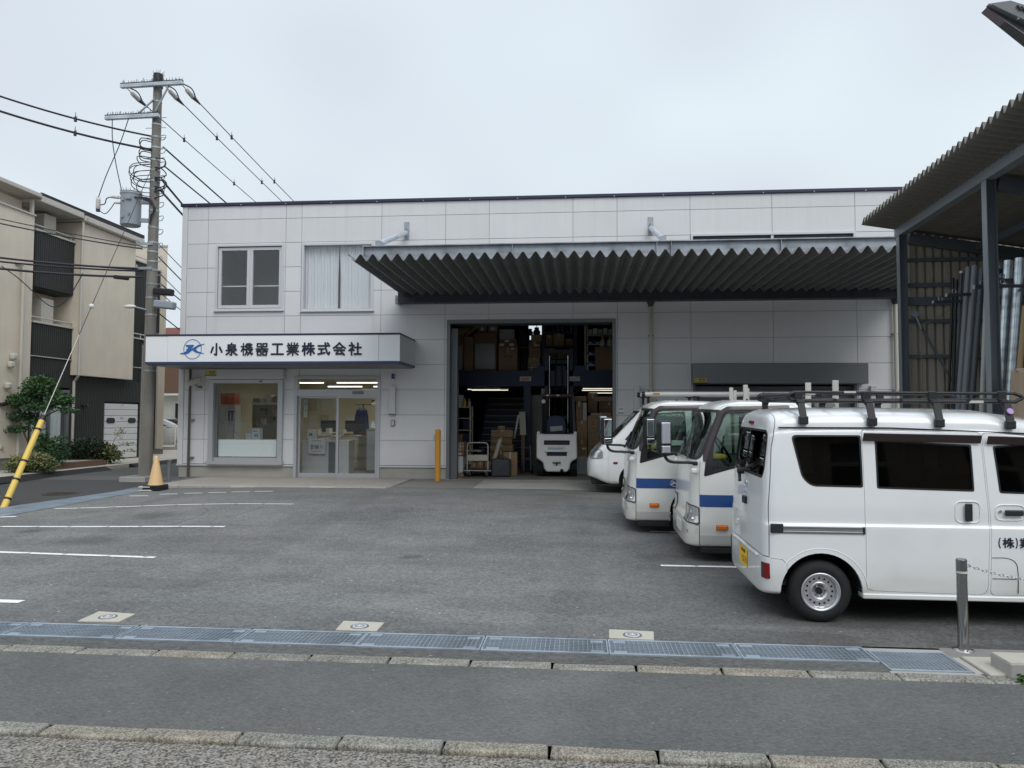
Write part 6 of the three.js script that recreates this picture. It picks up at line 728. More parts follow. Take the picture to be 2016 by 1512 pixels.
// ================================================================ PIPE STORE AT RIGHT
{
  const P1 = [5.68, 4.85], u = [-0.049, 0.9988], at = (s) => [P1[0] + u[0] * s, P1[1] + u[1] * s], ry = Math.atan2(u[0], u[1]);
  const t = thing('pipe_store', 'open steel pipe store with corrugated lean-to roof at the right', 'shed', [P1[0], 0, P1[1]], ry);
  const I = (b, x, z, y0, y1) => b.span(x - 0.1, x + 0.1, y0, y1, z - 0.1, z - 0.088).span(x - 0.1, x + 0.1, y0, y1, z + 0.088, z + 0.1).span(x - 0.006, x + 0.006, y0, y1, z - 0.088, z + 0.088);
  const H = (b, x, z, y0, y1) => b.span(x - 0.062, x - 0.052, y0, y1, z - 0.065, z + 0.065).span(x + 0.052, x + 0.062, y0, y1, z - 0.065, z + 0.065).span(x - 0.052, x + 0.052, y0, y1, z - 0.006, z + 0.006);
  for (const s of [0, 3.07, 6.14]) { H(B(), 0.0, s, -0.3, 4.76).build('column', M.steelPaint, t); }
  for (const s of [0, 3.07, 6.14]) B().span(-0.07, -0.063, -0.3, 4.75, s - 0.065, s + 0.065).build('flange_edge', M.steelPaintPale, t);
  B().span(-0.07, 0.07, 4.76, 4.775, -0.15, 6.6).span(-0.07, -0.055, 4.775, 4.9, -0.15, 6.6).span(-0.07, 0.05, 4.9, 4.912, -0.15, 6.6).build('eave_beam', M.steelPaintPale, t);
  const b = B(); { const per = 0.158, hg = 0.115, up = []; for (let k = 0; k < 42; k++) { const z = -0.1 + k * per; up.push([z, 0], [z + 0.028, 0], [z + 0.085, hg], [z + 0.108, hg]); } const dn = up.map(([x, y]) => [x, y - 0.003]).reverse(); b.shape([...up, ...dn], 4.6, new THREE.Matrix4().multiplyMatrices(mx(-0.64, 5.0, 0, 0, 0, -0.18), mx(0, 0, 0, 0, -Math.PI / 2, 0)).multiply(new THREE.Matrix4().makeScale(1, 1, -1))); }
  { const g = b.geo(), p = g.attributes.position, n = g.attributes.normal; for (let i = 0; i < p.count; i += 3) { for (const a of [p, n, g.attributes.uv]) { const s = a.itemSize, A = a.array; for (let q = 0; q < s; q++) { const x = A[(i + 1) * s + q]; A[(i + 1) * s + q] = A[(i + 2) * s + q]; A[(i + 2) * s + q] = x; } } } g.computeVertexNormals(); mesh(g, 'roof_sheet', M.shedRoof, t); }
  for (const x of [1.2, 2.4, 3.4]) B().span(x - 0.03, x + 0.03, 4.66 - x * 0.18, 4.78 - x * 0.18, -0.1, 6.5).build('purlin', M.steelPaint, t);
  for (const s of [0.02, 3.07]) B().bar([0.1, 4.7, s], [3.7, 4.05, s], 0.1, 0.18).build('rafter', M.steelPaint, t);
  // end wall of ribbed sheet with girts
  { const pts = []; for (let k = 0; k < 26; k++) { const x = k * 0.145; pts.push([x, 0], [x + 0.035, 0], [x + 0.045, -0.06], [x + 0.135, -0.06]); } const dn = pts.map(([x, y]) => [x, y - 0.004]).reverse(); const g = B().shape([...pts, ...dn], 5.2, mx(0.1, -0.3, -0.13, -Math.PI / 2, 0.04)).geo(), a = g.attributes.position; for (let i = 0; i < a.count; i++) a.setY(i, Math.min(a.getY(i), 5.1 - 0.182 * (a.getX(i) + 0.64))); mesh(g, 'end_wall', M.cladding, t); }
  for (const [y, h] of [[4.3, 0.06], [3.85, 0.07], [3.53, 0.14], [3.22, 0.06], [2.6, 0.06], [1.95, 0.06]]) B().span(0.1, 3.6, y, y + h, -0.1, -0.03).build('girt', M.steelPaint, t);
  B().cyl([0.16, 3.36, 0.05], [0.16, 3.36, 0.1], 0.055, 0.055, 16).cyl([0.18, 3.32, 0.08], [0.26, 3.1, 0.08], 0.016).build('pulley', M.steelPaintPale, t);
  { B().tube([[0.26, 3.1, 0.08], [0.255, 2.4, 0.09], [0.25, 1.6, 0.08]], 0.008, 6).tube([[0.26, 3.15, 0.1], [0.7, 3.42, 0.3], [1.15, 3.62, 0.5]], 0.008, 6).build('rope', M.rope, t); }
  B().bar([0.26, 3.15, 0.06], [1.2, 1.3, 0.06], 0.03).build('brace', M.steelPaint, t);
  B().span(3.6, 3.7, -0.3, 4.0, -0.1, 6.6).build('rear_post_wall', M.steelPaint, t);
}
{ // cantilever arms and leaning stock (positions come from their distance and bearing)
  const F = 1456, cy = Math.cos(5.1 * Math.PI / 180), sy = Math.sin(5.1 * Math.PI / 180);
  const pos = (px, py, d) => { const l = (px - 1008) / F * d, h = (824 - py) / F * d + 1.54; return [l * cy - d * sy, h, 18.3 - l * sy - d * cy]; };
  const leaning = (name, lab, top, bot, d, r, m, group, cat = 'pipe', extra) => { const a = pos(...top, d), b = pos(...bot, d), k = (b[1] + 0.15) / (a[1] - b[1]), g = [b[0] - (a[0] - b[0]) * k, gh(5, b[2]), b[2]], t = thing(name, lab, cat, g, 0, group), A = [a[0] - g[0], a[1] - g[1], a[2] - g[2]]; if (extra) extra(t, A); B().cyl([0, 0, 0], A, r, r, 20, true).cyl([0, 0, 0], A, r * 0.9, r * 0.9, 20, true).build('pipe_body', m, t); B().torus(0, 0, 0, r * 0.95, r * 0.06, Math.PI / 2).build('pipe_end', m, t); return t; };
  leaning('leaning_pipe', 'black slim pipe leaning leftmost in the pipe store', [1882, 545], [1868, 790], 12.3, 0.022, M.black); leaning('leaning_pipe', 'black slim pipe second from left in the pipe store', [1889, 548], [1876, 790], 12.2, 0.026, M.black); leaning('leaning_pipe', 'dark pipe with pale top cap third from left in the pipe store', [1899, 535], [1882, 790], 12.0, 0.024, M.pvcDark, undefined, 'pipe', (t, A) => B().cyl(A, [A[0], A[1] + 0.03, A[2]], 0.03).build('top_cap', M.white, t)); leaning('leaning_pipe', 'thin black pipe before the two broad grey ones in the pipe store', [1906, 530], [1880, 790], 11.9, 0.018, M.black);
  leaning('leaning_pipe', 'broad grey plastic pipe left of its twin in the pipe store', [1914, 523], [1889, 790], 11.6, 0.048, M.pvcGrey); leaning('leaning_pipe', 'broad grey plastic pipe right of its twin, beside the front column', [1927, 520], [1900, 790], 11.4, 0.05, M.pvcGrey); leaning('leaning_pipe', 'darker grey pipe just left of the near column with blue tie', [1941, 525], [1914, 790], 11.2, 0.042, M.pvcDark); leaning('leaning_pipe', 'pale grey pipe partly behind the near column', [1949, 560], [1934, 790], 11.0, 0.036, M.film);
  leaning('leaning_pipe', 'grey pipe with blue label right behind the near column', [1955, 690], [1950, 790], 10.5, 0.02, M.film, undefined, 'pipe', (t, A) => B().cyl([A[0] * 0.86, A[1] * 0.9, A[2]], [A[0] * 0.99, A[1] * 0.99, A[2]], 0.024).build('blue_label', M.stripe, t));
  leaning('spiral_duct', 'shiny spiral metal duct standing left of its twin right of the column', [1993, 510], [1968, 800], 10.4, 0.058, M.duct, undefined, 'duct', (t, A) => { for (let k = 1; k < 30; k++) { const u = k / 30; B().torus(A[0] * u, A[1] * u, A[2] * u, 0.0583, 0.001, Math.PI / 2, 0, 4, 20).build('seam', M.duct, t); } });
  leaning('spiral_duct', 'shiny spiral metal duct at the right frame edge', [2016, 505], [1988, 800], 10.2, 0.06, M.duct, undefined, 'duct', (t, A) => { for (let k = 1; k < 30; k++) { const u = k / 30; B().torus(A[0] * u, A[1] * u, A[2] * u, 0.0603, 0.001, Math.PI / 2, 0, 4, 20).build('seam', M.duct, t); } });
  leaning('cardboard_sheet', 'tan wrapped timber standing right of the ducts', [2024, 600], [2001, 800], 9.9, 0.035, M.tan, undefined, 'timber', (t, A) => B().torus(A[0] * 0.6, A[1] * 0.6, A[2] * 0.6, 0.038, 0.006, Math.PI / 2).build('blue_tie', M.stripe, t));
  { const p = pos(2020, 760, 9.4), t = thing('kraft_wrap', 'crumpled brown kraft paper bundle at the right frame edge above the van roof', 'bundle', [p[0], gh(5, p[2]), p[2]]); const g = flat(new RoundedBoxGeometry(0.32, 2.5, 0.3, 10, 0.06)), a = g.attributes.position; for (let i = 0; i < a.count; i++) { const x = a.getX(i), y = a.getY(i), z = a.getZ(i), n = 0.14 * (vnoise(y * 5, z * 7 + x * 5, 15) - 0.5) + 0.06 * (vnoise(y * 17 + 3, x * 15 + z * 9, 16) - 0.5); a.setXYZ(i, x + n, y, z + n); } g.computeVertexNormals(); g.translate(0.02, 1.1, 0); mesh(meterUV(g), 'bundle_body', M.kraft, t); B().torus(0.02, 1.6, 0, 0.19, 0.008, Math.PI / 2).build('tie', M.stripe, t); }
  const barT = (lab, px0, py0, px1, py1, d, h) => { const a = pos(px0, py0, d), b = pos(px1, py1, d), t = thing('rack_arm', lab, 'rack arm', a); const D = [b[0] - a[0], b[1] - a[1], b[2] - a[2]]; B().bar([0, 0, 0], D, 0.05, h).build('arm', M.darkSteel, t); B().bar([-0.004, 0, 0], [0.004, 0, 0], 0.055, h + 0.005).build('end_plate', M.galvBright, t); B().torus(0.12, h / 2 + 0.035, 0, 0.035, 0.007, 0, 0.3).build('hook', M.galv, t); };
  barT('lowest dark rack arm reaching left from the column over the slim pipes', 1841, 593, 1945, 589, 11.9, 0.04); barT('middle dark rack arm reaching left from the column', 1868, 579, 1950, 576, 11.4, 0.045); barT('short upper rack arm end left of the near column', 1923, 563, 1958, 561, 10.9, 0.06);
  barT('thick upper rack rail right of the near column', 1962, 533, 2060, 533, 10.6, 0.09); barT('middle rack rail right of the near column', 1962, 550, 2060, 549, 10.3, 0.055); barT('lower rack rail across the shiny ducts', 1962, 561, 2060, 560, 10.0, 0.04);
}

// ================================================================ VEHICLES
const ev = new Evaluator(); ev.useGroups = false; ev.attributes = ['position', 'normal', 'uv'];
const brush = (g) => { const b = new Brush(g); b.updateMatrixWorld(); return b; };
const cut = (a, b, op) => { const r = ev.evaluate(a, b, op); r.updateMatrixWorld(); return r; };
const minus = (a, ...bs) => bs.flat().reduce((x, b) => cut(x, b, SUBTRACTION), a), both = (a, b) => cut(a, b, INTERSECTION);
// a closed shell lofted along x: sec(x) gives the half outline [[z, y], ...] from the bottom centre to the top centre
function loft(xs, sec, o = {}) {
  const d = o.inset ?? 0, K = 5, rings = [], x0 = xs[0], x1 = xs.at(-1), cx = (x0 + x1) / 2;
  for (const x of xs) {
    const half = sec(x), cr = [], n = half.length;
    const lo = half[0][1], hi = half[n - 1][1], my = (lo + hi) / 2;
    const H = half.map(([z, y]) => { const zz = Math.max(0, z - d * Math.min(1, z / 0.1)); return [zz, y > my ? y - d * sstep(my, hi, y) : y + d * sstep(my, lo, y)]; });
    for (let i = 0; i < n - 1; i++) { const p0 = H[Math.max(0, i - 1)], p1 = H[i], p2 = H[i + 1], p3 = H[Math.min(n - 1, i + 2)]; for (let k = 0; k < K; k++) { const t = k / K, f = (a, b, c, e) => { const m1 = (c - a) * 0.32, m2 = (e - b) * 0.32, t2 = t * t, t3 = t2 * t; return (2 * t3 - 3 * t2 + 1) * b + (t3 - 2 * t2 + t) * m1 + (-2 * t3 + 3 * t2) * c + (t3 - t2) * m2; }; cr.push([Math.max(i === 0 && k === 0 ? 0 : 0.0005, f(p0[0], p1[0], p2[0], p3[0])), f(p0[1], p1[1], p2[1], p3[1])]); } }
    cr.push(H[n - 1]);
    const ring = [...cr, ...cr.slice(1, -1).reverse().map(([z, y]) => [-z, y])];
    const X = cx + (x - cx) * (1 - 2 * d / (x1 - x0));
    rings.push(ring.map(([z, y]) => [X + (o.lean ? o.lean(X, y, z) : 0), y, z]));
  }
  const N = rings[0].length, pos = [], ix = [];
  rings.forEach((r) => r.forEach((p) => pos.push(...p)));
  for (let i = 0; i < rings.length - 1; i++) for (let j = 0; j < N; j++) { const a = i * N + j, b = i * N + (j + 1) % N, c = a + N, e = b + N; ix.push(a, c, b, b, c, e); }
  for (const [i, flip] of [[0, 0], [rings.length - 1, 1]]) { // end caps as strips between the two sides
    const h = (N + 2) / 2; for (let j = 0; j < h - 1; j++) { const a = i * N + j, b = i * N + j + 1, c = i * N + (N - j) % N, e = i * N + (N - j - 1) % N; const T = []; if (a !== c) T.push([a, b, c]); if (b !== e) T.push([b, e, c]); for (const t of T) flip ? ix.push(t[0], t[2], t[1]) : ix.push(...t); }
  }
  let g = new THREE.BufferGeometry(); g.setAttribute('position', new THREE.Float32BufferAttribute(pos, 3)); g.setIndex(ix);
  // outward winding
  let vol = 0; for (let i = 0; i < ix.length; i += 3) { const A = V(...pos.slice(ix[i] * 3, ix[i] * 3 + 3)), Bq = V(...pos.slice(ix[i + 1] * 3, ix[i + 1] * 3 + 3)), C = V(...pos.slice(ix[i + 2] * 3, ix[i + 2] * 3 + 3)); vol += A.dot(Bq.cross(C)); }
  if (vol < 0) { for (let i = 0; i < ix.length; i += 3) { const t = ix[i]; ix[i] = ix[i + 1]; ix[i + 1] = t; } g.setIndex(ix); }
  g = toCreasedNormals(g, o.crease ?? 0.6); return brush(meterUV(flat(g)));
}
function roundShape(pts, r) { // polygon with rounded corners; r is a number or one per corner
  const s = new THREE.Shape(), n = pts.length;
  for (let i = 0; i < n; i++) { const p = pts[i], a = pts[(i + n - 1) % n], b = pts[(i + 1) % n], R = Array.isArray(r) ? r[i] : r, la = Math.hypot(a[0] - p[0], a[1] - p[1]), lb = Math.hypot(b[0] - p[0], b[1] - p[1]), q = Math.min(R, la * 0.45, lb * 0.45), A = [p[0] + (a[0] - p[0]) / la * q, p[1] + (a[1] - p[1]) / la * q], C = [p[0] + (b[0] - p[0]) / lb * q, p[1] + (b[1] - p[1]) / lb * q]; i ? s.lineTo(...A) : s.moveTo(...A); s.quadraticCurveTo(p[0], p[1], C[0], C[1]); }
  s.closePath(); return s;
}
function grow(pts, d) { let area = 0; const n = pts.length; for (let i = 0; i < n; i++) { const a = pts[i], b = pts[(i + 1) % n]; area += a[0] * b[1] - b[0] * a[1]; } const sg = area > 0 ? 1 : -1; return pts.map((p, i) => { const a = pts[(i + n - 1) % n], b = pts[(i + 1) % n], n1 = [(p[1] - a[1]), -(p[0] - a[0])], n2 = [(b[1] - p[1]), -(b[0] - p[0])], l1 = Math.hypot(...n1), l2 = Math.hypot(...n2), u = [n1[0] / l1 + n2[0] / l2, n1[1] / l1 + n2[1] / l2], L = (u[0] * u[0] + u[1] * u[1]) / 2 || 1; return [p[0] + sg * d * u[0] / L, p[1] + sg * d * u[1] / L]; }); }
const prismZ = (pts, r, z0, z1) => brush(meterUV(flat(new THREE.ExtrudeGeometry(pts.isShape ? pts : roundShape(pts, r), { depth: z1 - z0, bevelEnabled: false, curveSegments: 6 }).translate(0, 0, z0))));
const prismX = (pts, r, x0, x1) => { // pts are [z, y]
  const g = new THREE.ExtrudeGeometry(roundShape(pts.map(([z, y]) => [-z, y]), r), { depth: x1 - x0, bevelEnabled: false, curveSegments: 6 }); g.applyMatrix4(new THREE.Matrix4().makeRotationY(Math.PI / 2)); g.translate(x0, 0, 0); return brush(meterUV(flat(g))); };
const boxB = (x0, x1, y0, y1, z0, z1) => brush(meterUV(flat(new THREE.BoxGeometry(x1 - x0, y1 - y0, z1 - z0).translate((x0 + x1) / 2, (y0 + y1) / 2, (z0 + z1) / 2))));
const cylB = (x, y, r, z0, z1) => brush(meterUV(flat(new THREE.CylinderGeometry(r, r, z1 - z0, 40).rotateX(Math.PI / 2).translate(x, y, (z0 + z1) / 2))));
const put = (b, name, m, parent) => { const g = b.geometry; for (const k of Object.keys(g.attributes)) if (!['position', 'normal', 'uv'].includes(k)) g.deleteAttribute(k); g.clearGroups(); if (!g.attributes.position.count) return null; return mesh(meterUV(g.index ? g.toNonIndexed() : g), name, m, parent); };

function wheel(parent, x, y, z, r, w, rimR, side, holesN = 16) { // side: +1 shows its face to +z
  const t = new THREE.Group(); t.name = 'wheel'; t.position.set(x, y, z); if (side < 0) t.rotation.y = Math.PI; parent.add(t);
  const rot = new THREE.Matrix4().makeRotationX(Math.PI / 2);
  B().lathe([[rimR, -w / 2 + 0.01], [r - 0.05, -w / 2], [r - 0.012, -w / 2 + 0.02], [r, -w / 2 + 0.045], [r + 0.001, 0], [r, w / 2 - 0.045], [r - 0.012, w / 2 - 0.02], [r - 0.045, w / 2 + 0.002], [rimR + 0.02, w / 2 + 0.004], [rimR, w / 2 - 0.012]], rot, 56).build('tyre', M.rubber, t);
  const rim = B(); rim.lathe([[rimR, w / 2 - 0.012], [rimR + 0.006, w / 2 + 0.002], [rimR - 0.01, w / 2 + 0.003], [rimR - 0.022, w / 2 - 0.012], [rimR - 0.03, w / 2 - 0.05], [rimR - 0.034, w / 2 - 0.055]], rot, 48).build('rim', M.wheelSilver, t);
  // the dished disc with its vent holes
  const sh = new THREE.Shape(); sh.absarc(0, 0, rimR - 0.03, 0, Math.PI * 2); for (let k = 0; k < holesN; k++) { const a = k / holesN * Math.PI * 2, h = new THREE.Path(); h.absellipse(Math.cos(a) * (rimR - 0.052), Math.sin(a) * (rimR - 0.052), 0.0095, 0.0095, 0, Math.PI * 2); sh.holes.push(h); } const inner = new THREE.Path(); inner.absarc(0, 0, rimR - 0.076, 0, Math.PI * 2); sh.holes.push(inner);
  B().shape(sh, 0.006, mx(0, 0, w / 2 - 0.05), { curveSegments: 24 }).build('vent_ring', M.wheelSilver, t);
  B().lathe([[rimR - 0.074, w / 2 - 0.046], [rimR - 0.082, w / 2 - 0.03], [rimR - 0.1, w / 2 - 0.03], [rimR - 0.112, w / 2 - 0.06], [0.03, w / 2 - 0.06]].filter((p) => p[0] > 0.02), rot, 40).build('hub_disc', M.wheelSilver, t);
  B().cyl([0, 0, w / 2 - 0.07], [0, 0, w / 2 - 0.035], 0.028, 0.026, 16).build('hub_cap', M.black, t);
  const n = B(); for (let k = 0; k < 4; k++) { const a = k * Math.PI / 2 + 0.5; n.cyl([Math.cos(a) * 0.046, Math.sin(a) * 0.046, w / 2 - 0.062], [Math.cos(a) * 0.046, Math.sin(a) * 0.046, w / 2 - 0.04], 0.01, 0.008, 6); } n.build('wheel_nuts', M.chrome, t);
  B().cyl([0, 0, -w / 2], [0, 0, -w / 2 + 0.02], rimR, rimR, 30).cyl([0, 0, w / 2 - 0.11], [0, 0, w / 2 - 0.1], rimR - 0.005, rimR - 0.005, 30).build('brake_back', M.blackMatt, t);
  return t;
}
const tilt = 0.0195; // the yard's fall, which the parked vehicles share
function vehicle(name, label, cat, X, zNear, half) { const zc = zNear - half, t = thing(name, label, cat, [X, gh(X + 1, zc), zc]); t.rotation.x = tilt; return t; }

// ---------------------------------------------------------------- the near white kei van, tail to the left
{
  const W = 0.7375, t = vehicle('white_van', 'white box van nearest the camera with black roof rack, its tail to the left', 'van', 1.40, 11.64, W);
  const L = 3.395, curve = (a, x) => { for (let i = 0; i < a.length - 1; i++) if (x <= a[i + 1][0]) { const u = (x - a[i][0]) / (a[i + 1][0] - a[i][0]); return lerp(a[i][1], a[i + 1][1], clamp(u)); } return a.at(-1)[1]; };
  const wid = (x) => curve([[0.215, 0.58], [0.219, 0.635], [0.227, 0.67], [0.24, 0.698], [0.262, 0.718], [0.295, 0.732], [0.345, W], [2.7, W], [2.95, 0.715], [3.15, 0.66], [3.3, 0.56], [3.36, 0.45]], x);
  const top = (x) => curve([[0.215, 1.73], [0.219, 1.765], [0.227, 1.785], [0.24, 1.802], [0.262, 1.817], [0.295, 1.831], [0.345, 1.843], [0.5, 1.856], [1.2, 1.865], [2.1, 1.85], [2.5, 1.79], [2.62, 1.72], [3.1, 1.08], [3.25, 0.98], [3.36, 0.8]], x);
  const xs = [0.215, 0.217, 0.219, 0.223, 0.227, 0.233, 0.24, 0.25, 0.262, 0.277, 0.295, 0.318, 0.345, 0.43, 0.7, 1.0, 1.3, 1.6, 1.9, 2.1, 2.3, 2.5, 2.6, 2.7, 2.85, 3.0, 3.1, 3.2, 3.3, 3.36];
  const sec = (x) => { const w = wid(x), y1 = top(x), k = clamp((y1 - 1.05) / 0.8), s = (y) => y <= 0.9 ? y : 0.9 + (y - 0.9) * (y1 - 0.9) / (1.865 - 0.9); return [[0, 0.24], [w - 0.12, 0.24], [w - 0.02, 0.265], [w - 0.006, 0.3], [w, 0.42], [w + 0.001, 0.6], [w + 0.002, 0.825], [w - 0.004, 0.845], [w - 0.014, 0.875], [w - 0.013, s(1.0)], [w - 0.022, s(1.15)], [w - 0.045, s(1.4)], [w - 0.075, s(1.645)], [w - 0.088, s(1.672)], [w - 0.094, s(1.68)], [w - 0.105, s(1.74)], [w - 0.135, s(1.79)], [w - 0.2, s(1.825)], [w * 0.5, s(1.855)], [0, y1]]; };
  const lean = (x, y) => { const f = y < 0.8 ? 0 : y < 1.25 ? (y - 0.8) * 0.05 : 0.0225 + (y - 1.25) * 0.12, q = 1 - sstep(0.18, 0.95, x); return f * q; };
  const O = { lean, crease: 0.5 }, outer = loft(xs, sec, O), inner = loft(xs, sec, { ...O, inset: 0.045 });
  const quarter = [[0.46, 1.622], [1.05, 1.622], [1.05, 1.172], [0.62, 1.178], [0.54, 1.25]], slideW = [[1.165, 1.58], [1.96, 1.545], [1.962, 1.148], [1.165, 1.166]], frontW = [[2.135, 1.535], [2.5, 1.56], [2.86, 1.12], [2.165, 1.138]];
  const Z0 = 0.45, Z1 = 0.9;
  const wins = [[quarter, [0.05, 0.02, 0.02, 0.12, 0.06]], [slideW, 0.018], [frontW, 0.02]];
  const rear = [[-0.56, 1.23], [0.56, 1.23], [0.60, 1.3], [0.575, 1.6], [0.53, 1.66], [-0.53, 1.66], [-0.575, 1.6], [-0.60, 1.3]];
  let shell = minus(outer, inner);
  const slideDoor = [[1.056, 1.668], [2.04, 1.652], [2.062, 1.1], [2.075, 0.9], [2.052, 0.275], [1.06, 0.292]], frontDoor = [[2.05, 1.65], [2.55, 1.62], [2.9, 1.12], [2.93, 0.3], [2.07, 0.275], [2.085, 0.9], [2.072, 1.1]];
  const gateP = [[-0.72, 0.56], [0.72, 0.56], [0.72, 1.95], [-0.72, 1.95]];
  const arch = (x) => cylB(x, 0.262, 0.345, 0.42, 0.9), archF = (x) => cylB(x, 0.262, 0.345, -0.9, -0.42);
  const wheels = [0.69, 3.12 - 0.0];
  shell = minus(shell, arch(0.69), archF(0.69), arch(2.98), archF(2.98));
  for (const [p, r] of wins) shell = minus(shell, prismZ(p, r, Z0, Z1), prismZ(p, r, -Z1, -Z0));
  shell = minus(shell, prismX(rear, 0.05, -0.3, 0.42));
  const slide = both(shell, prismZ(grow(slideDoor, -0.0035), [0.03, 0.03, 0.03, 0.1, 0.08, 0.08], 0.4, 0.9)), front = both(shell, prismZ(grow(frontDoor, -0.0035), 0.05, 0.4, 0.9));
  shell = minus(shell, prismZ(slideDoor, [0.03, 0.03, 0.03, 0.1, 0.08, 0.08], 0.4, 0.9), prismZ(frontDoor, 0.05, 0.4, 0.9));
  // tailgate seam as a wedge-shaped groove that follows the leaning tail
  const seam = prismZ([[0.252, 0.56], [0.258, 0.56], [0.26, 1.0], [0.30, 1.5], [0.39, 1.95], [0.383, 1.95], [0.294, 1.5], [0.254, 1.0]], 0.001, -0.9, 0.9);
  const gate = both(shell, brush(meterUV(flat(new THREE.ExtrudeGeometry(new THREE.Shape([[-0.2, 0.568], [0.2525, 0.568], [0.254, 1.0], [0.294, 1.5], [0.383, 1.95], [-0.2, 1.95]].map((p) => new THREE.Vector2(...p))), { depth: 2, bevelEnabled: false }).translate(0, 0, -1)))));
  shell = minus(shell, brush(meterUV(flat(new THREE.ExtrudeGeometry(new THREE.Shape([[-0.2, 0.56], [0.2595, 0.56], [0.261, 1.0], [0.301, 1.5], [0.39, 1.96], [-0.2, 1.96]].map((p) => new THREE.Vector2(...p))), { depth: 2, bevelEnabled: false }).translate(0, 0, -1)))));
  // bumper is split from the body below the tailgate
  const bump1 = prismZ([[-0.2, 0.2], [0.40, 0.2], [0.40, 0.50], [0.36, 0.545], [0.26, 0.556], [-0.2, 0.556]], 0.001, -0.9, 0.9);
  const bumperBody = both(minus(loft(xs, sec, { ...O, inset: -0.008 }), loft(xs, sec, { ...O, inset: 0.04 }), arch(0.69), archF(0.69)), bump1); shell = minus(shell, prismZ([[-0.2, 0.15], [0.404, 0.15], [0.404, 0.502], [0.363, 0.549], [0.262, 0.56], [-0.2, 0.56]], 0.001, -0.9, 0.9));
  put(shell, 'body', M.carWhite, t);
  { const d1 = put(slide, 'sliding_door', M.carWhite, t), d2 = put(front, 'front_door', M.carWhite, t), tg = put(gate, 'tailgate', M.carWhite, t);
    const bp = put(bumperBody, 'rear_bumper', M.carWhite, t);
    B().rspan(0.19, 0.28, 0.522, 0.553, -0.5, 0.5, 0.014, 3).build('bumper_step', M.carWhite, bp);
    // handles
    B().rspan(1.87, 1.93, 0.9, 1.05, 0.735, 0.755, 0.012, 2).build('handle', M.plastic, d1); { const lp = (cx, cy, w, h, z, par) => { const p = []; for (let i = 0; i <= 40; i++) { const a = i / 40 * Math.PI * 2, c = Math.cos(a), s = Math.sin(a), q = 0.45; p.push([cx + w * Math.sign(c) * Math.abs(c) ** q, cy + h * Math.sign(s) * Math.abs(s) ** q, z]); } B().tube(p, 0.006, 6, 60).build('handle_recess', M.carWhite, par); }; lp(1.9, 0.975, 0.1, 0.09, 0.7245, d1); lp(2.24, 0.975, 0.115, 0.065, 0.7245, d2); }
    B().rspan(2.19, 2.34, 0.95, 1.0, 0.735, 0.757, 0.012, 2).build('handle', M.plastic, d2); B().cyl([2.16, 0.985, 0.725], [2.16, 0.985, 0.737], 0.013).build('lock', M.chrome, d2);
    kanjiLetters(['stock', 'trade'], 2.172, 0.765, 0.085, 0.135, { all: 0.0052, trade: 0.0045 }, 0.003, d2, M.letter, 0.7385);
    { const b = B(), sh = (x, s) => { const p = []; for (let i = 0; i <= 10; i++) { const a = lerp(-0.9, 0.9, i / 10); p.push([x + s * Math.cos(a) * 0.028, 0.722 + Math.sin(a) * 0.055, 0.7415]); } b.tube(p, 0.0045, 5, 14); }; sh(2.169, -1); sh(2.259, 1); b.build('letter', M.letter, d2); }
    { const b = B(); b.tube([[2.085, 0.595, 0.7395], [2.2, 0.594, 0.7395], [2.27, 0.56, 0.7395], [2.29, 0.48, 0.7395], [2.29, 0.3, 0.7395]], 0.003, 5, 20).tube([[2.085, 0.42, 0.7395], [2.29, 0.42, 0.7395]], 0.003, 5, 6); b.build('fuel_flap_seam', M.black, d2); }
    // tailgate fittings
    const TX = 0.198;
    B().rspan(TX, TX + 0.03, 0.93, 1.0, -0.09, 0.03, 0.006).build('gate_handle', M.plastic, tg);
    { const b = B(); b.add(new THREE.TorusGeometry(0.034, 0.005, 8, 24), mx(TX + 0.026, 1.125, -0.02, 0, Math.PI / 2)); b.box(TX + 0.026, 1.125, -0.02, 0.006, 0.014, 0.086); b.build('badge', M.chrome, tg); }
    B().rspan(TX + 0.01, TX + 0.03, 1.035, 1.05, -0.04, 0.02, 0.002).build('badge', M.chrome, tg);
    { const b = B(); b.rbox(TX + 0.012, 1.23, -0.18, 0.07, 0.06, 0.07, 0.02, 2).bar([TX, 1.2, -0.18], [TX - 0.01, 1.14, -0.12], 0.03, 0.03).bar([TX - 0.005, 1.225, -0.18], [TX + 0.022, 1.33, 0.28], 0.016, 0.02); b.build('wiper', M.plastic, tg); }
    B().rspan(0.272, 0.31, 1.70, 1.73, -0.1, 0.04, 0.006).build('brake_lamp', M.red, tg);
    { const P = plate('number_plate', 0.33, 0.165, 0.004, print(132, 66, (c, W2, H2) => { c.fillStyle = '#f2c21e'; c.fillRect(0, 0, W2, H2); c.fillStyle = '#161616'; c.font = 'bold 34px sans-serif'; c.fillText('70', 88, 56); c.fillText('15-', 40, 56); c.fillRect(34, 6, 26, 12); c.fillRect(66, 6, 36, 12); }), bp, 0.202, 0.42, -0.05, -Math.PI / 2); }
    for (const s of [-1, 1]) { const g = new THREE.Group(); g.name = 'tail_lamp'; t.add(g); const lk = minus(loft(xs, sec, { ...O, inset: -0.016 }), loft(xs, sec, { ...O, inset: -0.002 })), zr = (a, b2) => s > 0 ? [[a, 0.375], [b2, 0.375], [b2, 0.51], [a, 0.51]] : [[-b2, 0.375], [-a, 0.375], [-a, 0.51], [-b2, 0.51]]; put(both(lk, prismX(zr(0.685, 0.728), 0.008, 0, 0.32)), 'red_lens', M.red, g); put(both(lk, prismX(zr(0.645, 0.684), 0.008, 0, 0.32)), 'clear_lens', M.smoked, g); }
  }
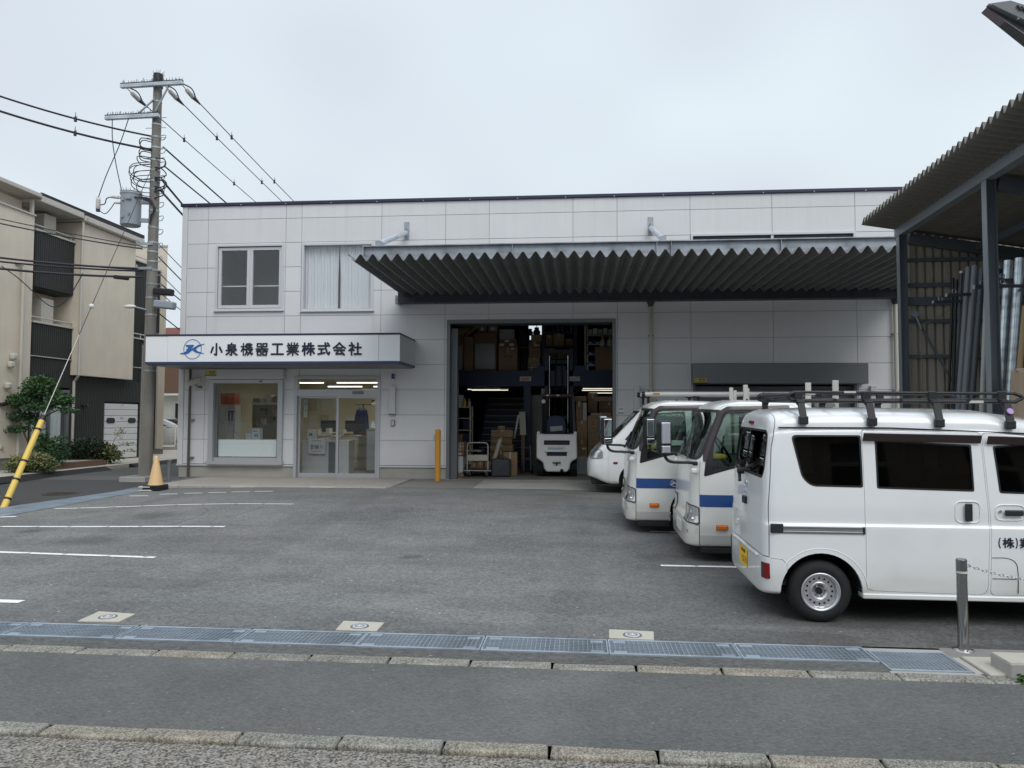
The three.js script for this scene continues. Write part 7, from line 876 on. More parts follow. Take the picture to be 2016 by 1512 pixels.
  // glass and gaskets follow the shell
  const gl = minus(loft(xs, sec, { ...O, inset: 0.008 }), loft(xs, sec, { ...O, inset: 0.014 })), gk = minus(loft(xs, sec, { ...O, inset: -0.0025 }), loft(xs, sec, { ...O, inset: 0.03 }));
  wins.forEach(([p, r], i) => { const par = i === 0 ? t : t.children[i]; put(both(gl, prismZ(grow(p, 0.004), r, Z0, Z1)), 'pane', i === 2 ? M.glassGrey : M.glassDark, par); put(minus(both(gk, prismZ(p, r, Z0, Z1)), prismZ(grow(p, -0.014), r, Z0 - 0.1, Z1 + 0.1)), 'gasket', M.black, par); put(both(gl, prismZ(grow(p, 0.004), r, -Z1, -Z0)), 'pane', M.glassDark, t); });
  put(both(gl, prismX(grow(rear, 0.004), 0.05, -0.3, 0.42)), 'rear_pane', M.glassDark, t); put(minus(both(gk, prismX(rear, 0.05, -0.3, 0.42)), prismX(grow(rear, -0.02), 0.05, -0.4, 0.5)), 'gasket', M.black, t);
  let lining = minus(loft(xs, sec, { ...O, inset: 0.05 }), loft(xs, sec, { ...O, inset: 0.07 })); for (const [p, r] of wins) lining = minus(lining, prismZ(grow(p, 0.01), r, Z0 - 0.1, Z1), prismZ(grow(p, 0.01), r, -Z1, -Z0 + 0.1)); lining = minus(lining, prismX(grow(rear, 0.01), 0.05, -0.3, 0.5), arch(0.69), archF(0.69), arch(2.98), archF(2.98)); put(lining, 'lining', M.roomDark, t);
  for (const z of [0.34, -0.34]) B().rspan(1.92, 2.06, 0.75, 1.28, z - 0.22, z + 0.22, 0.05, 3).rbox(1.93, 1.4, z, 0.1, 0.22, 0.26, 0.045, 3).rspan(1.95, 2.4, 0.68, 0.8, z - 0.22, z + 0.22, 0.04, 2).build('seat', M.blackMatt, t);
  B().rspan(1.1, 1.9, 0.98, 1.3, -0.6, -0.2, 0.02).build('cargo_box', M.film, t);
  // door visors, sliding rail, roof gutter, crease at the arch
  B().rbox(1.545, 1.60, 0.704, 0.975, 0.075, 0.012, 0.005, 1, 0.33, 0, -0.017).build('visor', M.brownVisor, t); B().rbox(2.33, 1.58, 0.70, 0.5, 0.075, 0.012, 0.005, 1, 0.33, 0, -0.03).build('visor', M.brownVisor, t);
  B().span(0.268, 1.05, 0.775, 0.79, 0.735, 0.748).span(0.268, 1.05, 0.80, 0.806, 0.735, 0.746).span(0.37, 1.05, 0.81, 0.832, 0.733, 0.7445).build('slide_rail', M.steel, t); B().rspan(0.262, 0.37, 0.775, 0.855, 0.73, 0.75, 0.006).span(1.035, 1.052, 0.775, 0.835, 0.73, 0.75).build('rail_end', M.plastic, t);
  for (const s of [1, -1]) B().bar([0.36, 1.686, s * 0.648], [1.3, 1.686, s * 0.653], 0.014, 0.01).bar([1.3, 1.686, s * 0.653], [2.5, 1.64, s * 0.648], 0.014, 0.01).build('roof_gutter', M.black, t);
  { const p = []; for (let i = 0; i <= 24; i++) { const a = lerp(0.12, Math.PI - 0.1, i / 24); p.push([0.69 + Math.cos(a) * 0.39, 0.262 + Math.sin(a) * 0.385, 0.7345]); } B().tube(p, 0.007, 6, 40).build('arch_lip', M.carWhite, t); }
  B().rspan(1.03, 2.9, 0.225, 0.27, 0.62, 0.744, 0.012, 2).build('sill', M.carWhite, t);
  for (const s of [1, -1]) { for (const wx of [0.69, 2.98]) B().add(new THREE.CylinderGeometry(0.344, 0.344, 0.5, 32, 1, true, Math.PI * 0.46, Math.PI * 1.08), mx(wx, 0.262, s * 0.46, Math.PI / 2)).span(wx - 0.33, wx + 0.33, 0.24, 0.6, s * 0.22, s * 0.23).build('wheel_well', M.blackMatt, t);  wheel(t, 0.69, 0.266, s * 0.64, 0.268, 0.145, 0.162, s); wheel(t, 2.98, 0.266, s * 0.64, 0.268, 0.145, 0.162, s); }
  B().span(0.3, 3.0, 0.2, 0.25, -0.5, 0.5).cyl([0.3, 0.22, -0.3], [0.9, 0.22, -0.3], 0.03).build('underbody', M.blackMatt, t);
  // roof rack
  const k = new THREE.Group(); k.name = 'roof_rack'; t.add(k);
  for (const s of [1, -1]) { const z = s * 0.56; for (const [x, yb] of [[0.57, 1.705], [1.15, 1.695], [1.71, 1.685], [2.29, 1.672]]) B().rbox(x, yb + 0.045, s * 0.662, 0.08, 0.075, 0.05, 0.012, 1).bar([x, yb + 0.07, s * 0.665], [x - 0.01, 1.90, s * 0.63], 0.055, 0.03).bar([x - 0.01, 1.895, s * 0.635], [x - 0.015, 1.93, z], 0.06, 0.035).rbox(x - 0.015, 1.965, z, 0.07, 0.085, 0.045, 0.01).build('rack_foot', M.plastic, k); B().cyl([0.52, 1.998, z], [2.38, 1.985, z], 0.013).cyl([0.52, 1.922, z], [2.4, 1.912, z], 0.016).build('side_rail', M.plastic, k); B().tube([[0.54, 1.998, z], [0.48, 1.975, z], [0.48, 1.94, z], [0.54, 1.922, z]], 0.02, 6).build('rack_end', M.plastic, k); B().tube([[2.38, 1.985, z], [2.44, 1.96, z], [2.44, 1.94, z], [2.38, 1.912, z]], 0.016, 6).build('rack_end', M.plastic, k); B().span(0.95, 1.05, 1.99, 2.008, z - 0.013, z + 0.013).span(2.0, 2.12, 1.903, 1.925, z - 0.016, z + 0.016).build('pale_tape', M.offWhite, k); }
  for (const x of [0.57, 0.87, 1.15, 1.43, 1.71, 2.0, 2.29]) B().cyl([x, 1.93, -0.58], [x, 1.93, 0.58], 0.014).build('cross_bar', M.plastic, k);
  B().cyl([0.5, 1.972, -0.56], [0.5, 1.972, 0.56], 0.017).build('end_roller', M.plastic, k);
  B().cyl([2.285, 1.83, 0.664], [2.287, 1.835, 0.675], 0.028, 0.027, 16).build('purple_sticker', mat([0.5, 0.3, 0.62], 0.4), k);
}

// ---------------------------------------------------------------- two cab-over trucks, noses to the left
const truckSpecs = [['white_truck', 'nearer white flatbed truck with blue door stripe, between the near van and the other truck', 1.33, 9.22, [[1.52, 0.83], [1.84, 0.36]]], ['white_truck', 'farther white flatbed truck with blue door stripe and bird emblem, beside the bonneted van', 0.725, 7.32, [[1.54, 0.34], [1.72, -0.1]]]];
let truckProto = null;
function buildTruck(t) {
  const W = 0.845, curve = (a, x) => { for (let i = 0; i < a.length - 1; i++) if (x <= a[i + 1][0]) { const u = (x - a[i][0]) / (a[i + 1][0] - a[i][0]); return lerp(a[i][1], a[i + 1][1], clamp(u)); } return a.at(-1)[1]; };
  const wid = (x) => curve([[0, 0.62], [0.012, 0.69], [0.03, 0.735], [0.06, 0.78], [0.09, 0.81], [0.13, 0.832], [0.2, W], [1.4, W], [1.46, 0.835], [1.5, 0.8]], x);
  const top = (x) => curve([[0, 1.84], [0.012, 1.865], [0.03, 1.88], [0.06, 1.895], [0.13, 1.915], [0.25, 1.933], [0.45, 1.945], [1.1, 1.94], [1.4, 1.92], [1.47, 1.9], [1.5, 1.87]], x);
  const xs = [0, 0.005, 0.012, 0.02, 0.03, 0.045, 0.06, 0.075, 0.09, 0.11, 0.13, 0.16, 0.2, 0.3, 0.45, 0.6, 0.8, 1.0, 1.2, 1.4, 1.44, 1.47, 1.5];
  const sec = (x) => { const w = wid(x), y1 = top(x), s = (y) => y < 1.2 ? y : 1.2 + (y - 1.2) * (y1 - 1.2) / 0.745; return [[0, 0.17], [w - 0.14, 0.17], [w - 0.03, 0.19], [w - 0.01, 0.23], [w, 0.4], [w + 0.003, 0.6], [w + 0.003, 0.8], [w, 1.0], [w - 0.008, 1.15], [w - 0.02, s(1.25)], [w - 0.065, s(1.6)], [w - 0.095, s(1.8)], [w - 0.12, s(1.87)], [w - 0.17, s(1.915)], [w * 0.55, s(1.94)], [0, y1]]; };
  const lean = (x, y) => { const f = y < 0.46 ? -0.012 : y < 0.52 ? lerp(-0.012, 0.02, (y - 0.46) / 0.06) : y < 1.2 ? 0.02 + (y - 0.52) * 0.05 : 0.054 + (y - 1.2) * 0.43; return f * (1 - sstep(0.0, 0.95, x)); };
  const O = { lean, crease: 0.5 }; let shell = minus(loft(xs, sec, O), loft(xs, sec, { ...O, inset: 0.045 }));
  const win = [[0.185, 1.035], [0.215, 1.28], [0.43, 1.77], [0.5, 1.8], [1.15, 1.81], [1.2, 1.76], [1.2, 1.19], [0.62, 1.165]], wr = [0.03, 0.1, 0.06, 0.03, 0.04, 0.04, 0.05, 0.2];
  const ws = [[-0.76, 1.235], [0.76, 1.235], [0.70, 1.8], [-0.70, 1.8]], rw = [[-0.5, 1.25], [0.5, 1.25], [0.48, 1.7], [-0.48, 1.7]];
  shell = minus(shell, prismZ(win, wr, 0.5, 1), prismZ(win, wr, -1, -0.5), prismX(ws, 0.06, -0.3, 0.55), prismX(rw, 0.06, 1.2, 1.8), cylB(1.03, 0.3, 0.43, 0.42, 1), cylB(1.03, 0.3, 0.43, -1, -0.42));
  const door = [[0.118, 0.19], [0.118, 0.95], [0.14, 1.3], [0.40, 1.85], [0.48, 1.88], [1.25, 1.88], [1.3, 1.82], [1.3, 0.75], [1.16, 0.71], [0.9, 0.71], [0.7, 0.55], [0.585, 0.19]], dr = [0.02, 0.05, 0.1, 0.05, 0.04, 0.04, 0.04, 0.05, 0.05, 0.05, 0.1, 0.02];
  for (const s of [1, -1]) {
    const z0 = s > 0 ? 0.5 : -1, z1 = s > 0 ? 1 : -0.5; const d = both(shell, prismZ(grow(door, -0.0035), dr, z0, z1)); shell = minus(shell, prismZ(door, dr, z0, z1));
    const dm = put(d, 'door', M.truckWhite, t);
    // stripe and lower grey band: thin skins just proud of the door
    const skin = minus(loft(xs, sec, { ...O, inset: -0.003 }), loft(xs, sec, { ...O, inset: 0.01 })); const skin2 = minus(loft(xs, sec, { ...O, inset: -0.002 }), loft(xs, sec, { ...O, inset: 0.01 }));
    put(both(skin, prismZ([[0.123, 0.66], [1.29, 0.66], [1.29, 0.803], [0.123, 0.803]], 0.002, z0, z1)), 'stripe', M.stripe, dm);
    put(both(skin2, prismZ([[0.123, 0.2], [0.58, 0.2], [0.62, 0.32], [0.123, 0.32]], 0.002, z0, z1)), 'grey_band', M.greyBand, dm);
    B().rspan(1.08, 1.22, 0.93, 0.99, s > 0 ? 0.845 : -0.862, s > 0 ? 0.862 : -0.845, 0.01).build('handle', M.plastic, dm);
    { const g = new THREE.Group(); g.name = 'side_marker'; t.add(g); B().rspan(0.315, 0.445, 0.39, 0.44, s > 0 ? 0.84 : -0.872, s > 0 ? 0.872 : -0.84, 0.01, 2).build('amber_lens', M.amber, g); B().rspan(0.31, 0.45, 0.385, 0.445, s > 0 ? 0.835 : -0.85, s > 0 ? 0.85 : -0.835, 0.006).build('base', M.plastic, g); }
    { const e = new THREE.Group(); e.name = 'emblem'; e.position.set(0.67, 0.74, s * 0.8515); if (s < 0) e.rotation.y = Math.PI; dm.add(e); B().torus(0, 0, 0, 0.052, 0.004, 0, 0, 6, 28).build('ring', M.white, e); const s2 = 0.00056, P2 = (a) => a.map(([x, y]) => [(x - 207) * s2, -(y - 190) * s2]); B().shape(P2([[138, 150], [220, 148], [196, 182], [206, 196], [165, 231], [92, 236], [87, 227], [142, 213], [152, 197], [166, 172]]), 0.003).shape(P2([[327, 140], [232, 168], [196, 190], [232, 217], [323, 230], [252, 205], [240, 189], [258, 171]]), 0.0036).build('bird', M.white, e); }
    put(both(minus(loft(xs, sec, { ...O, inset: 0.012 }), loft(xs, sec, { ...O, inset: 0.017 })), prismZ(grow(win, 0.004), wr, z0, z1)), 'pane', M.glassGreen, dm);
    put(minus(both(minus(loft(xs, sec, { ...O, inset: -0.003 }), loft(xs, sec, { ...O, inset: 0.03 })), prismZ(grow(win, 0.012), wr, z0, z1)), prismZ(grow(win, -0.016), wr, s > 0 ? 0.4 : -1.1, s > 0 ? 1.1 : -0.4)), 'gasket', M.black, dm);
    put(both(minus(loft(xs, sec, { ...O, inset: -0.002 }), loft(xs, sec, { ...O, inset: 0.018 })), prismZ([[0.176, 1.03], [0.21, 1.29], [0.315, 1.52], [0.285, 1.3], [0.28, 1.06]], [0.03, 0.08, 0.01, 0.05, 0.03], z0, z1)), 'corner_trim', M.black, dm);
    { const g = B(); const skn = minus(loft(xs, sec, { ...O, inset: -0.012 }), loft(xs, sec, { ...O, inset: 0.002 })); put(both(skn, prismZ([[0.195, 1.2], [0.42, 1.775], [0.49, 1.815], [1.2, 1.83], [1.2, 1.875], [0.47, 1.862], [0.385, 1.81], [0.165, 1.27], [0.165, 1.2]], 0.02, z0, z1)), 'visor', M.brownVisor, dm); }
    // headlight wrapped round the corner, made from the shell itself
    const hl = new THREE.Group(); hl.name = 'headlight'; t.add(hl); const hp = prismZ([[-0.1, 0.47], [0.08, 0.455], [0.112, 0.46], [0.112, 0.64], [0.06, 0.66], [-0.1, 0.66]], 0.02, s > 0 ? 0.42 : -0.95, s > 0 ? 0.95 : -0.42);
    put(both(minus(loft(xs, sec, { ...O, inset: -0.006 }), loft(xs, sec, { ...O, inset: 0.002 })), hp), 'lens', M.lens, hl); put(both(minus(loft(xs, sec, { ...O, inset: -0.003 }), loft(xs, sec, { ...O, inset: 0.01 })), prismZ(grow([[-0.1, 0.47], [0.08, 0.455], [0.112, 0.46], [0.112, 0.64], [0.06, 0.66], [-0.1, 0.66]], -0.012), 0.02, s > 0 ? 0.45 : -0.95, s > 0 ? 0.95 : -0.45)), 'reflector', M.chrome, hl);
    put(minus(both(minus(loft(xs, sec, { ...O, inset: -0.007 }), loft(xs, sec, { ...O, inset: 0.005 })), prismZ(grow([[-0.1, 0.47], [0.08, 0.455], [0.112, 0.46], [0.112, 0.64], [0.06, 0.66], [-0.1, 0.66]], 0.008), 0.02, s > 0 ? 0.41 : -0.95, s > 0 ? 0.95 : -0.41)), prismZ(grow([[-0.1, 0.47], [0.08, 0.455], [0.112, 0.46], [0.112, 0.64], [0.06, 0.66], [-0.1, 0.66]], -0.004), 0.02, s > 0 ? 0.425 : -1, s > 0 ? 1 : -0.425)), 'bezel', M.black, hl);
    B().cyl([0.03, 0.56, s * 0.66], [0.045, 0.56, s * 0.66], 0.055, 0.045, 18).ball(0.05, 0.5, s * 0.745, 0.025).build('bulb', M.amber.clone(), hl).material = M.chrome;
    // mirror on its bent arm
    { const g = new THREE.Group(); g.name = 'mirror'; t.add(g); const z = s * 0.93; B().rbox(-0.31, 1.495, z, 0.17, 0.40, 0.13, 0.05, 4, 0, 0.3).build('housing', M.black, g); B().rbox(-0.292, 1.545, z + 0.068, 0.115, 0.25, 0.02, 0.008, 2, 0, 0.3).rbox(-0.292, 1.352, z + 0.068, 0.115, 0.085, 0.02, 0.008, 2, 0, 0.3).build('mirror_glass', M.mirrorGlass, g); B().tube([[-0.3, 1.32, z], [-0.29, 1.25, z * 0.99], [-0.22, 1.2, z * 0.97], [-0.02, 1.19, z * 0.93], [0.08, 1.18, s * 0.82]], 0.019, 8, 24).rbox(0.07, 1.175, s * 0.82, 0.06, 0.05, 0.06, 0.012).build('arm', M.plastic, g); B().rspan(0.02, 0.1, 1.05, 1.12, s > 0 ? 0.76 : -0.84, s > 0 ? 0.84 : -0.76, 0.025, 3).build('foot', M.truckWhite, g); }
    wheel(t, 1.03, 0.31, s * 0.72, 0.315, 0.19, 0.19, s, 10); wheel(t, 3.4, 0.3, s * 0.7, 0.3, 0.2, 0.19, s, 10);
    B().add(new THREE.CylinderGeometry(0.428, 0.428, 0.4, 30, 1, true, Math.PI * 0.45, Math.PI * 1.1), mx(1.03, 0.3, s * 0.64, Math.PI / 2, 0, 0)).build('wheel_well', M.blackMatt, t);
    B().rspan(0.14, 0.6, 0.1, 0.175, s > 0 ? 0.55 : -0.83, s > 0 ? 0.83 : -0.55, 0.015).build('step', M.blackMatt, t);
    for (const x of [0.45, 0.75, 1.1]) B().ball(x, 1.945, s * 0.52, 0.012, 8).build('roof_bolt', M.plastic, t);
  }
  // bumper split from the shell by a groove, fog lamp holes, windscreen, wipers, seats
  const bumper = both(shell, prismZ([[-0.2, 0.1], [0.113, 0.1], [0.113, 0.43], [0.06, 0.445], [-0.2, 0.465]], 0.002, -1, 1)); shell = minus(shell, prismZ([[-0.2, 0.1], [0.119, 0.1], [0.119, 0.436], [0.06, 0.452], [-0.2, 0.473]], 0.002, -1, 1));
  const bm = put(minus(bumper, ...[-1, 1].map((s) => { const g = new THREE.CylinderGeometry(0.035, 0.035, 0.3, 20).rotateZ(Math.PI / 2).translate(0.05, 0.33, s * 0.66); return brush(meterUV(flat(g))); })), 'bumper', M.truckWhite, t); for (const s of [-1, 1]) B().cyl([0.04, 0.33, s * 0.66], [0.06, 0.33, s * 0.66], 0.034).build('fog_lamp', M.black, bm); B().rspan(-0.02, 0.0, 0.26, 0.4, -0.2, 0.2, 0.006).build('number_plate', M.white, bm);
  put(shell, 'body', M.truckWhite, t);
  const wsx = prismX(ws, 0.06, -0.3, 0.55); put(both(minus(loft(xs, sec, { ...O, inset: 0.004 }), loft(xs, sec, { ...O, inset: 0.010 })), prismX(grow(ws, 0.004), 0.06, -0.3, 0.55)), 'windscreen', M.glassGreen, t);
  put(minus(both(minus(loft(xs, sec, { ...O, inset: -0.004 }), loft(xs, sec, { ...O, inset: 0.02 })), prismX(grow(ws, 0.022), 0.07, -0.3, 0.5)), prismX(grow(ws, -0.012), 0.06, -0.4, 0.7)), 'windscreen_gasket', M.black, t);
  put(both(minus(loft(xs, sec, { ...O, inset: 0.004 }), loft(xs, sec, { ...O, inset: 0.010 })), prismX(grow(rw, 0.004), 0.06, 1.2, 1.8)), 'rear_pane', M.glassGreen, t);
  { const g = B(); for (const z of [0.5, -0.15]) g.bar([0.025, 1.22, z], [0.11, 1.33, z - 0.42], 0.018, 0.014).bar([0.055, 1.26, z - 0.02], [0.15, 1.42, z - 0.5], 0.012, 0.02); g.build('wiper', M.plastic, t); }
  B().rspan(0.055, 0.075, 0.66, 0.72, -0.45, 0.45, 0.008).rspan(0.045, 0.07, 0.5, 0.6, -0.4, 0.4, 0.01).build('grille', M.plastic, t); { const e = B(); e.add(new THREE.TorusGeometry(0.04, 0.006, 8, 22), mx(0.058, 0.86, 0, 0, Math.PI / 2)); e.build('badge', M.chrome, t); B().span(0.056, 0.064, 0.77, 0.79, 0.45, 0.6).build('badge', M.aluDark, t); }
  B().rspan(0.18, 0.5, 0.95, 1.2, -0.75, 0.75, 0.06, 3).build('dashboard', M.blackMatt, t);
  { const g = new THREE.Group(); g.name = 'steering'; t.add(g); B().add(new THREE.TorusGeometry(0.2, 0.016, 8, 30), mx(0.62, 1.28, -0.38, 0, Math.PI / 2, 0.0).multiply(mx(0, 0, 0, -0.55))).build('steering_wheel', M.black, g); B().cyl([0.45, 1.1, -0.38], [0.62, 1.28, -0.38], 0.025).bar([0.6, 1.1, -0.38], [0.64, 1.46, -0.38], 0.02, 0.03).build('column', M.black, g); }
  for (const z of [0.42, -0.4]) B().rspan(1.15, 1.28, 1.0, 1.5, z - 0.24, z + 0.24, 0.05, 3).rspan(0.75, 1.2, 0.9, 1.02, z - 0.24, z + 0.24, 0.04, 2).rbox(1.22, 1.6, z, 0.09, 0.2, 0.26, 0.04, 3).build('seat', M.blackMatt, t);
  B().span(0.1, 1.46, 0.8, 0.9, -0.78, 0.78).build('cab_floor', M.blackMatt, t); B().rbox(0.42, 1.23, 0.35, 0.2, 0.06, 0.16, 0.02, 2).build('towel', M.yellow, t);
  // chassis and flatbed
  B().span(0.3, 4.5, 0.38, 0.52, -0.4, -0.3).span(0.3, 4.5, 0.38, 0.52, 0.3, 0.4).span(1.55, 1.7, 0.38, 0.52, -0.3, 0.3).span(0.45, 0.9, 0.2, 0.6, -0.35, 0.35).build('chassis', M.blackMatt, t);
  { const b = new THREE.Group(); b.name = 'flatbed'; t.add(b); B().span(1.58, 4.6, 0.74, 0.82, -0.85, 0.85).build('floor', M.tan, b); for (const s of [1, -1]) B().rspan(1.58, 4.6, 0.8, 1.12, s > 0 ? 0.82 : -0.85, s > 0 ? 0.85 : -0.82, 0.008).build('side_board', M.truckWhite, b); B().rspan(4.57, 4.6, 0.82, 1.12, -0.815, 0.815, 0.008).build('tail_board', M.truckWhite, b); B().rspan(1.54, 1.6, 0.8, 1.72, -0.8, 0.8, 0.01).build('headboard', M.truckWhite, b); }
}
truckSpecs.forEach(([n, l, X, z, posts], i) => {
  const t = vehicle(n, l, 'truck', X, z, 0.845);
  if (!i) { buildTruck(t); truckProto = t; } else { for (const c of truckProto.children) if (c.name !== 'stake' && c.name !== 'crossbeam') t.add(c.clone()); }
  // stakes behind the cab on a weathered cross beam
  const S = i ? [[1.5, 1.45, 2.13, 0.62, 0.05], [1.585, 1.4, 2.09, 0.5, 0.04], [1.70, 1.4, 2.17, 0.62, 0.06], [1.77, 1.4, 2.12, 0.5, 0.04]] : [[1.53, 1.4, 2.16, 0.25, 0.06], [1.86, 1.4, 2.19, 0.25, 0.065]];
  for (const [x, y0, y1, zz, w] of S) { B().rspan(x, x + w, y0, y1, zz, zz + 0.05, 0.006).build('stake', M.offWhite, t); B().cyl([x + w / 2, y1 - 0.24, zz + 0.045], [x + w / 2, y1 - 0.24, zz + 0.054], 0.006, 0.006, 8).build('bolt_hole', M.black, t); }
  B().rspan(i ? 1.46 : 1.62, i ? 1.72 : 1.85, 1.78, 1.9, i ? 0.66 : 0.31, i ? 0.76 : 0.4, 0.008).build('crossbeam', mat([0.22, 0.21, 0.19], 0.85), t);
});

// ---------------------------------------------------------------- bonneted white van by the wall
{
  const W = 0.83, t = vehicle('bonnet_van', 'white short bonneted van by the wall with a long white roof carrier', 'van', 0.2, 2.75, W), curve = (a, x) => { for (let i = 0; i < a.length - 1; i++) if (x <= a[i + 1][0]) { const u = (x - a[i][0]) / (a[i + 1][0] - a[i][0]); return lerp(a[i][1], a[i + 1][1], clamp(u)); } return a.at(-1)[1]; };
  const wid = (x) => curve([[0, 0.5], [0.03, 0.62], [0.08, 0.72], [0.16, 0.785], [0.28, 0.82], [0.45, W], [4.1, W], [4.2, 0.79]], x), top = (x) => curve([[0, 0.66], [0.03, 0.73], [0.08, 0.80], [0.16, 0.89], [0.28, 1.02], [0.42, 1.12], [0.55, 1.2], [0.9, 1.58], [1.05, 1.74], [1.2, 1.82], [1.5, 1.88], [2.2, 1.93], [3.8, 1.93], [4.1, 1.9], [4.2, 1.8]], x);
  const xs = [0, 0.015, 0.03, 0.05, 0.08, 0.12, 0.16, 0.22, 0.28, 0.35, 0.42, 0.48, 0.55, 0.65, 0.78, 0.9, 0.97, 1.05, 1.12, 1.2, 1.35, 1.5, 1.8, 2.2, 3, 3.8, 4.1, 4.2];
  const sec = (x) => { const w = wid(x), y1 = top(x), k = (y1 - 0.6), lo = lerp(0.36, 0.22, sstep(0, 0.5, x)), tb = sstep(1.0, 1.9, y1); return [[0, lo], [w - 0.1, lo], [w - 0.02, lo + 0.03], [w, lo + 0.1], [w + 0.004, 0.6], [w - 0.004, lerp(0.62, 0.85, clamp(k))], [w - 0.012, 0.6 + k * 0.52], [w - 0.02 - 0.05 * tb, 0.6 + k * 0.75], [w - 0.06 - 0.09 * tb, 0.6 + k * 0.92], [w - 0.14 - 0.1 * tb, 0.6 + k * 0.97], [w * 0.5, 0.6 + k * 0.995], [0, y1]]; };
  let shell = minus(loft(xs, sec, { crease: 0.5 }), loft(xs, sec, { inset: 0.05, crease: 0.5 }));
  const win = [[0.78, 1.14], [1.2, 1.66], [2.0, 1.72], [2.02, 1.15]], ws = [[-0.7, 1.2], [0.7, 1.2], [0.62, 1.72], [-0.62, 1.72]], win2 = [[2.15, 1.15], [3.8, 1.15], [3.8, 1.7], [2.15, 1.72]];
  shell = minus(shell, prismX(ws, 0.08, 0.2, 1.3), cylB(1.0, 0.29, 0.36, 0.45, 1), cylB(1.0, 0.29, 0.36, -1, -0.45), cylB(3.4, 0.29, 0.36, 0.45, 1), cylB(3.4, 0.29, 0.36, -1, -0.45));
  for (const p of [win, win2]) shell = minus(shell, prismZ(p, 0.04, 0.4, 1), prismZ(p, 0.04, -1, -0.4));
  const seam = prismZ([[0.43, 0.2], [0.437, 0.2], [0.437, 1.09], [0.43, 1.09]], 0.001, 0.6, 1), seam2 = prismZ([[0.1, 0.735], [0.437, 0.735], [0.437, 0.743], [0.1, 0.743]], 0.001, 0.3, 1), seam3 = prismZ([[0.6, 0.2], [0.607, 0.2], [0.607, 1.15], [0.6, 1.15]], 0.001, 0.6, 1);
  const gv = minus(loft(xs, sec, { inset: -0.01, crease: 0.5 }), loft(xs, sec, { inset: 0.012, crease: 0.5 })); shell = minus(shell, both(gv, seam), both(gv, seam2));
  put(shell, 'body', M.carWhite, t);
  const gl = minus(loft(xs, sec, { inset: 0.008, crease: 0.5 }), loft(xs, sec, { inset: 0.014, crease: 0.5 })), gk = minus(loft(xs, sec, { inset: -0.004, crease: 0.5 }), loft(xs, sec, { inset: 0.03, crease: 0.5 }));
  put(both(gl, prismX(grow(ws, 0.004), 0.08, 0.2, 1.3)), 'windscreen', M.glassGreen, t); put(minus(both(gk, prismX(grow(ws, 0.015), 0.08, 0.2, 1.3)), prismX(grow(ws, -0.012), 0.08, 0.1, 1.4)), 'gasket', M.black, t);
  for (const [p, m] of [[win, M.glassGreen], [win2, M.glassDark]]) for (const s of [1, -1]) { put(both(gl, prismZ(grow(p, 0.004), 0.04, s > 0 ? 0.4 : -1, s > 0 ? 1 : -0.4)), 'pane', m, t); put(minus(both(gk, prismZ(grow(p, 0.01), 0.04, s > 0 ? 0.4 : -1, s > 0 ? 1 : -0.4)), prismZ(grow(p, -0.012), 0.04, s > 0 ? 0.3 : -1.1, s > 0 ? 1.1 : -0.3)), 'gasket', M.black, t); }
  const hp = [[0.06, 0.75], [0.2, 0.75], [0.315, 0.77], [0.3, 0.9], [0.21, 0.95], [0.14, 0.9]];
  for (const s of [1, -1]) { const z0 = s > 0 ? 0.4 : -1, z1 = s > 0 ? 1 : -0.4, g = new THREE.Group(); g.name = 'headlight'; t.add(g); put(both(minus(loft(xs, sec, { inset: -0.008, crease: 0.5 }), loft(xs, sec, { inset: 0.0, crease: 0.5 })), prismZ(hp, 0.03, z0, z1)), 'lens', M.lens, g); put(both(minus(loft(xs, sec, { inset: -0.004, crease: 0.5 }), loft(xs, sec, { inset: 0.01, crease: 0.5 })), prismZ(grow(hp, -0.012), 0.03, z0, z1)), 'reflector', M.chrome, g); put(minus(both(minus(loft(xs, sec, { inset: -0.009, crease: 0.5 }), loft(xs, sec, { inset: 0.004, crease: 0.5 })), prismZ(grow(hp, 0.006), 0.03, z0, z1)), prismZ(grow(hp, -0.003), 0.03, s > 0 ? 0.3 : -1.1, s > 0 ? 1.1 : -0.3)), 'bezel', M.aluDark, g); wheel(t, 1.0, 0.285, s * 0.72, 0.285, 0.16, 0.18, s, 12); wheel(t, 3.4, 0.285, s * 0.72, 0.285, 0.16, 0.18, s, 12); for (const wx of [1.0, 3.4]) B().add(new THREE.CylinderGeometry(0.358, 0.358, 0.35, 30, 1, true, Math.PI * 0.46, Math.PI * 1.08), mx(wx, 0.29, s * 0.63, Math.PI / 2)).build('wheel_well', M.blackMatt, t); B().rspan(0.53, 0.62, 0.64, 0.68, s > 0 ? 0.83 : -0.85, s > 0 ? 0.85 : -0.83, 0.006).build('side_marker', M.red, t); }
  B().rspan(0.08, 1.2, 0.2, 0.33, -0.7, 0.7, 0.03).build('lower_apron', M.blackMatt, t); B().span(0.5, 3.9, 0.25, 0.45, -0.7, 0.7).build('underbody', M.blackMatt, t); B().bar([0.6, 1.24, 0.4], [0.75, 1.42, -0.1], 0.02, 0.02).build('wiper', M.plastic, t); B().rspan(0.7, 0.95, 0.9, 1.15, -0.7, 0.7, 0.05, 2).build('dashboard', M.blackMatt, t);
  for (const z of [0.4, -0.4]) B().rspan(1.6, 1.75, 0.8, 1.4, z - 0.25, z + 0.25, 0.05, 3).build('seat', M.blackMatt, t);
  const k = new THREE.Group(); k.name = 'roof_carrier'; t.add(k);
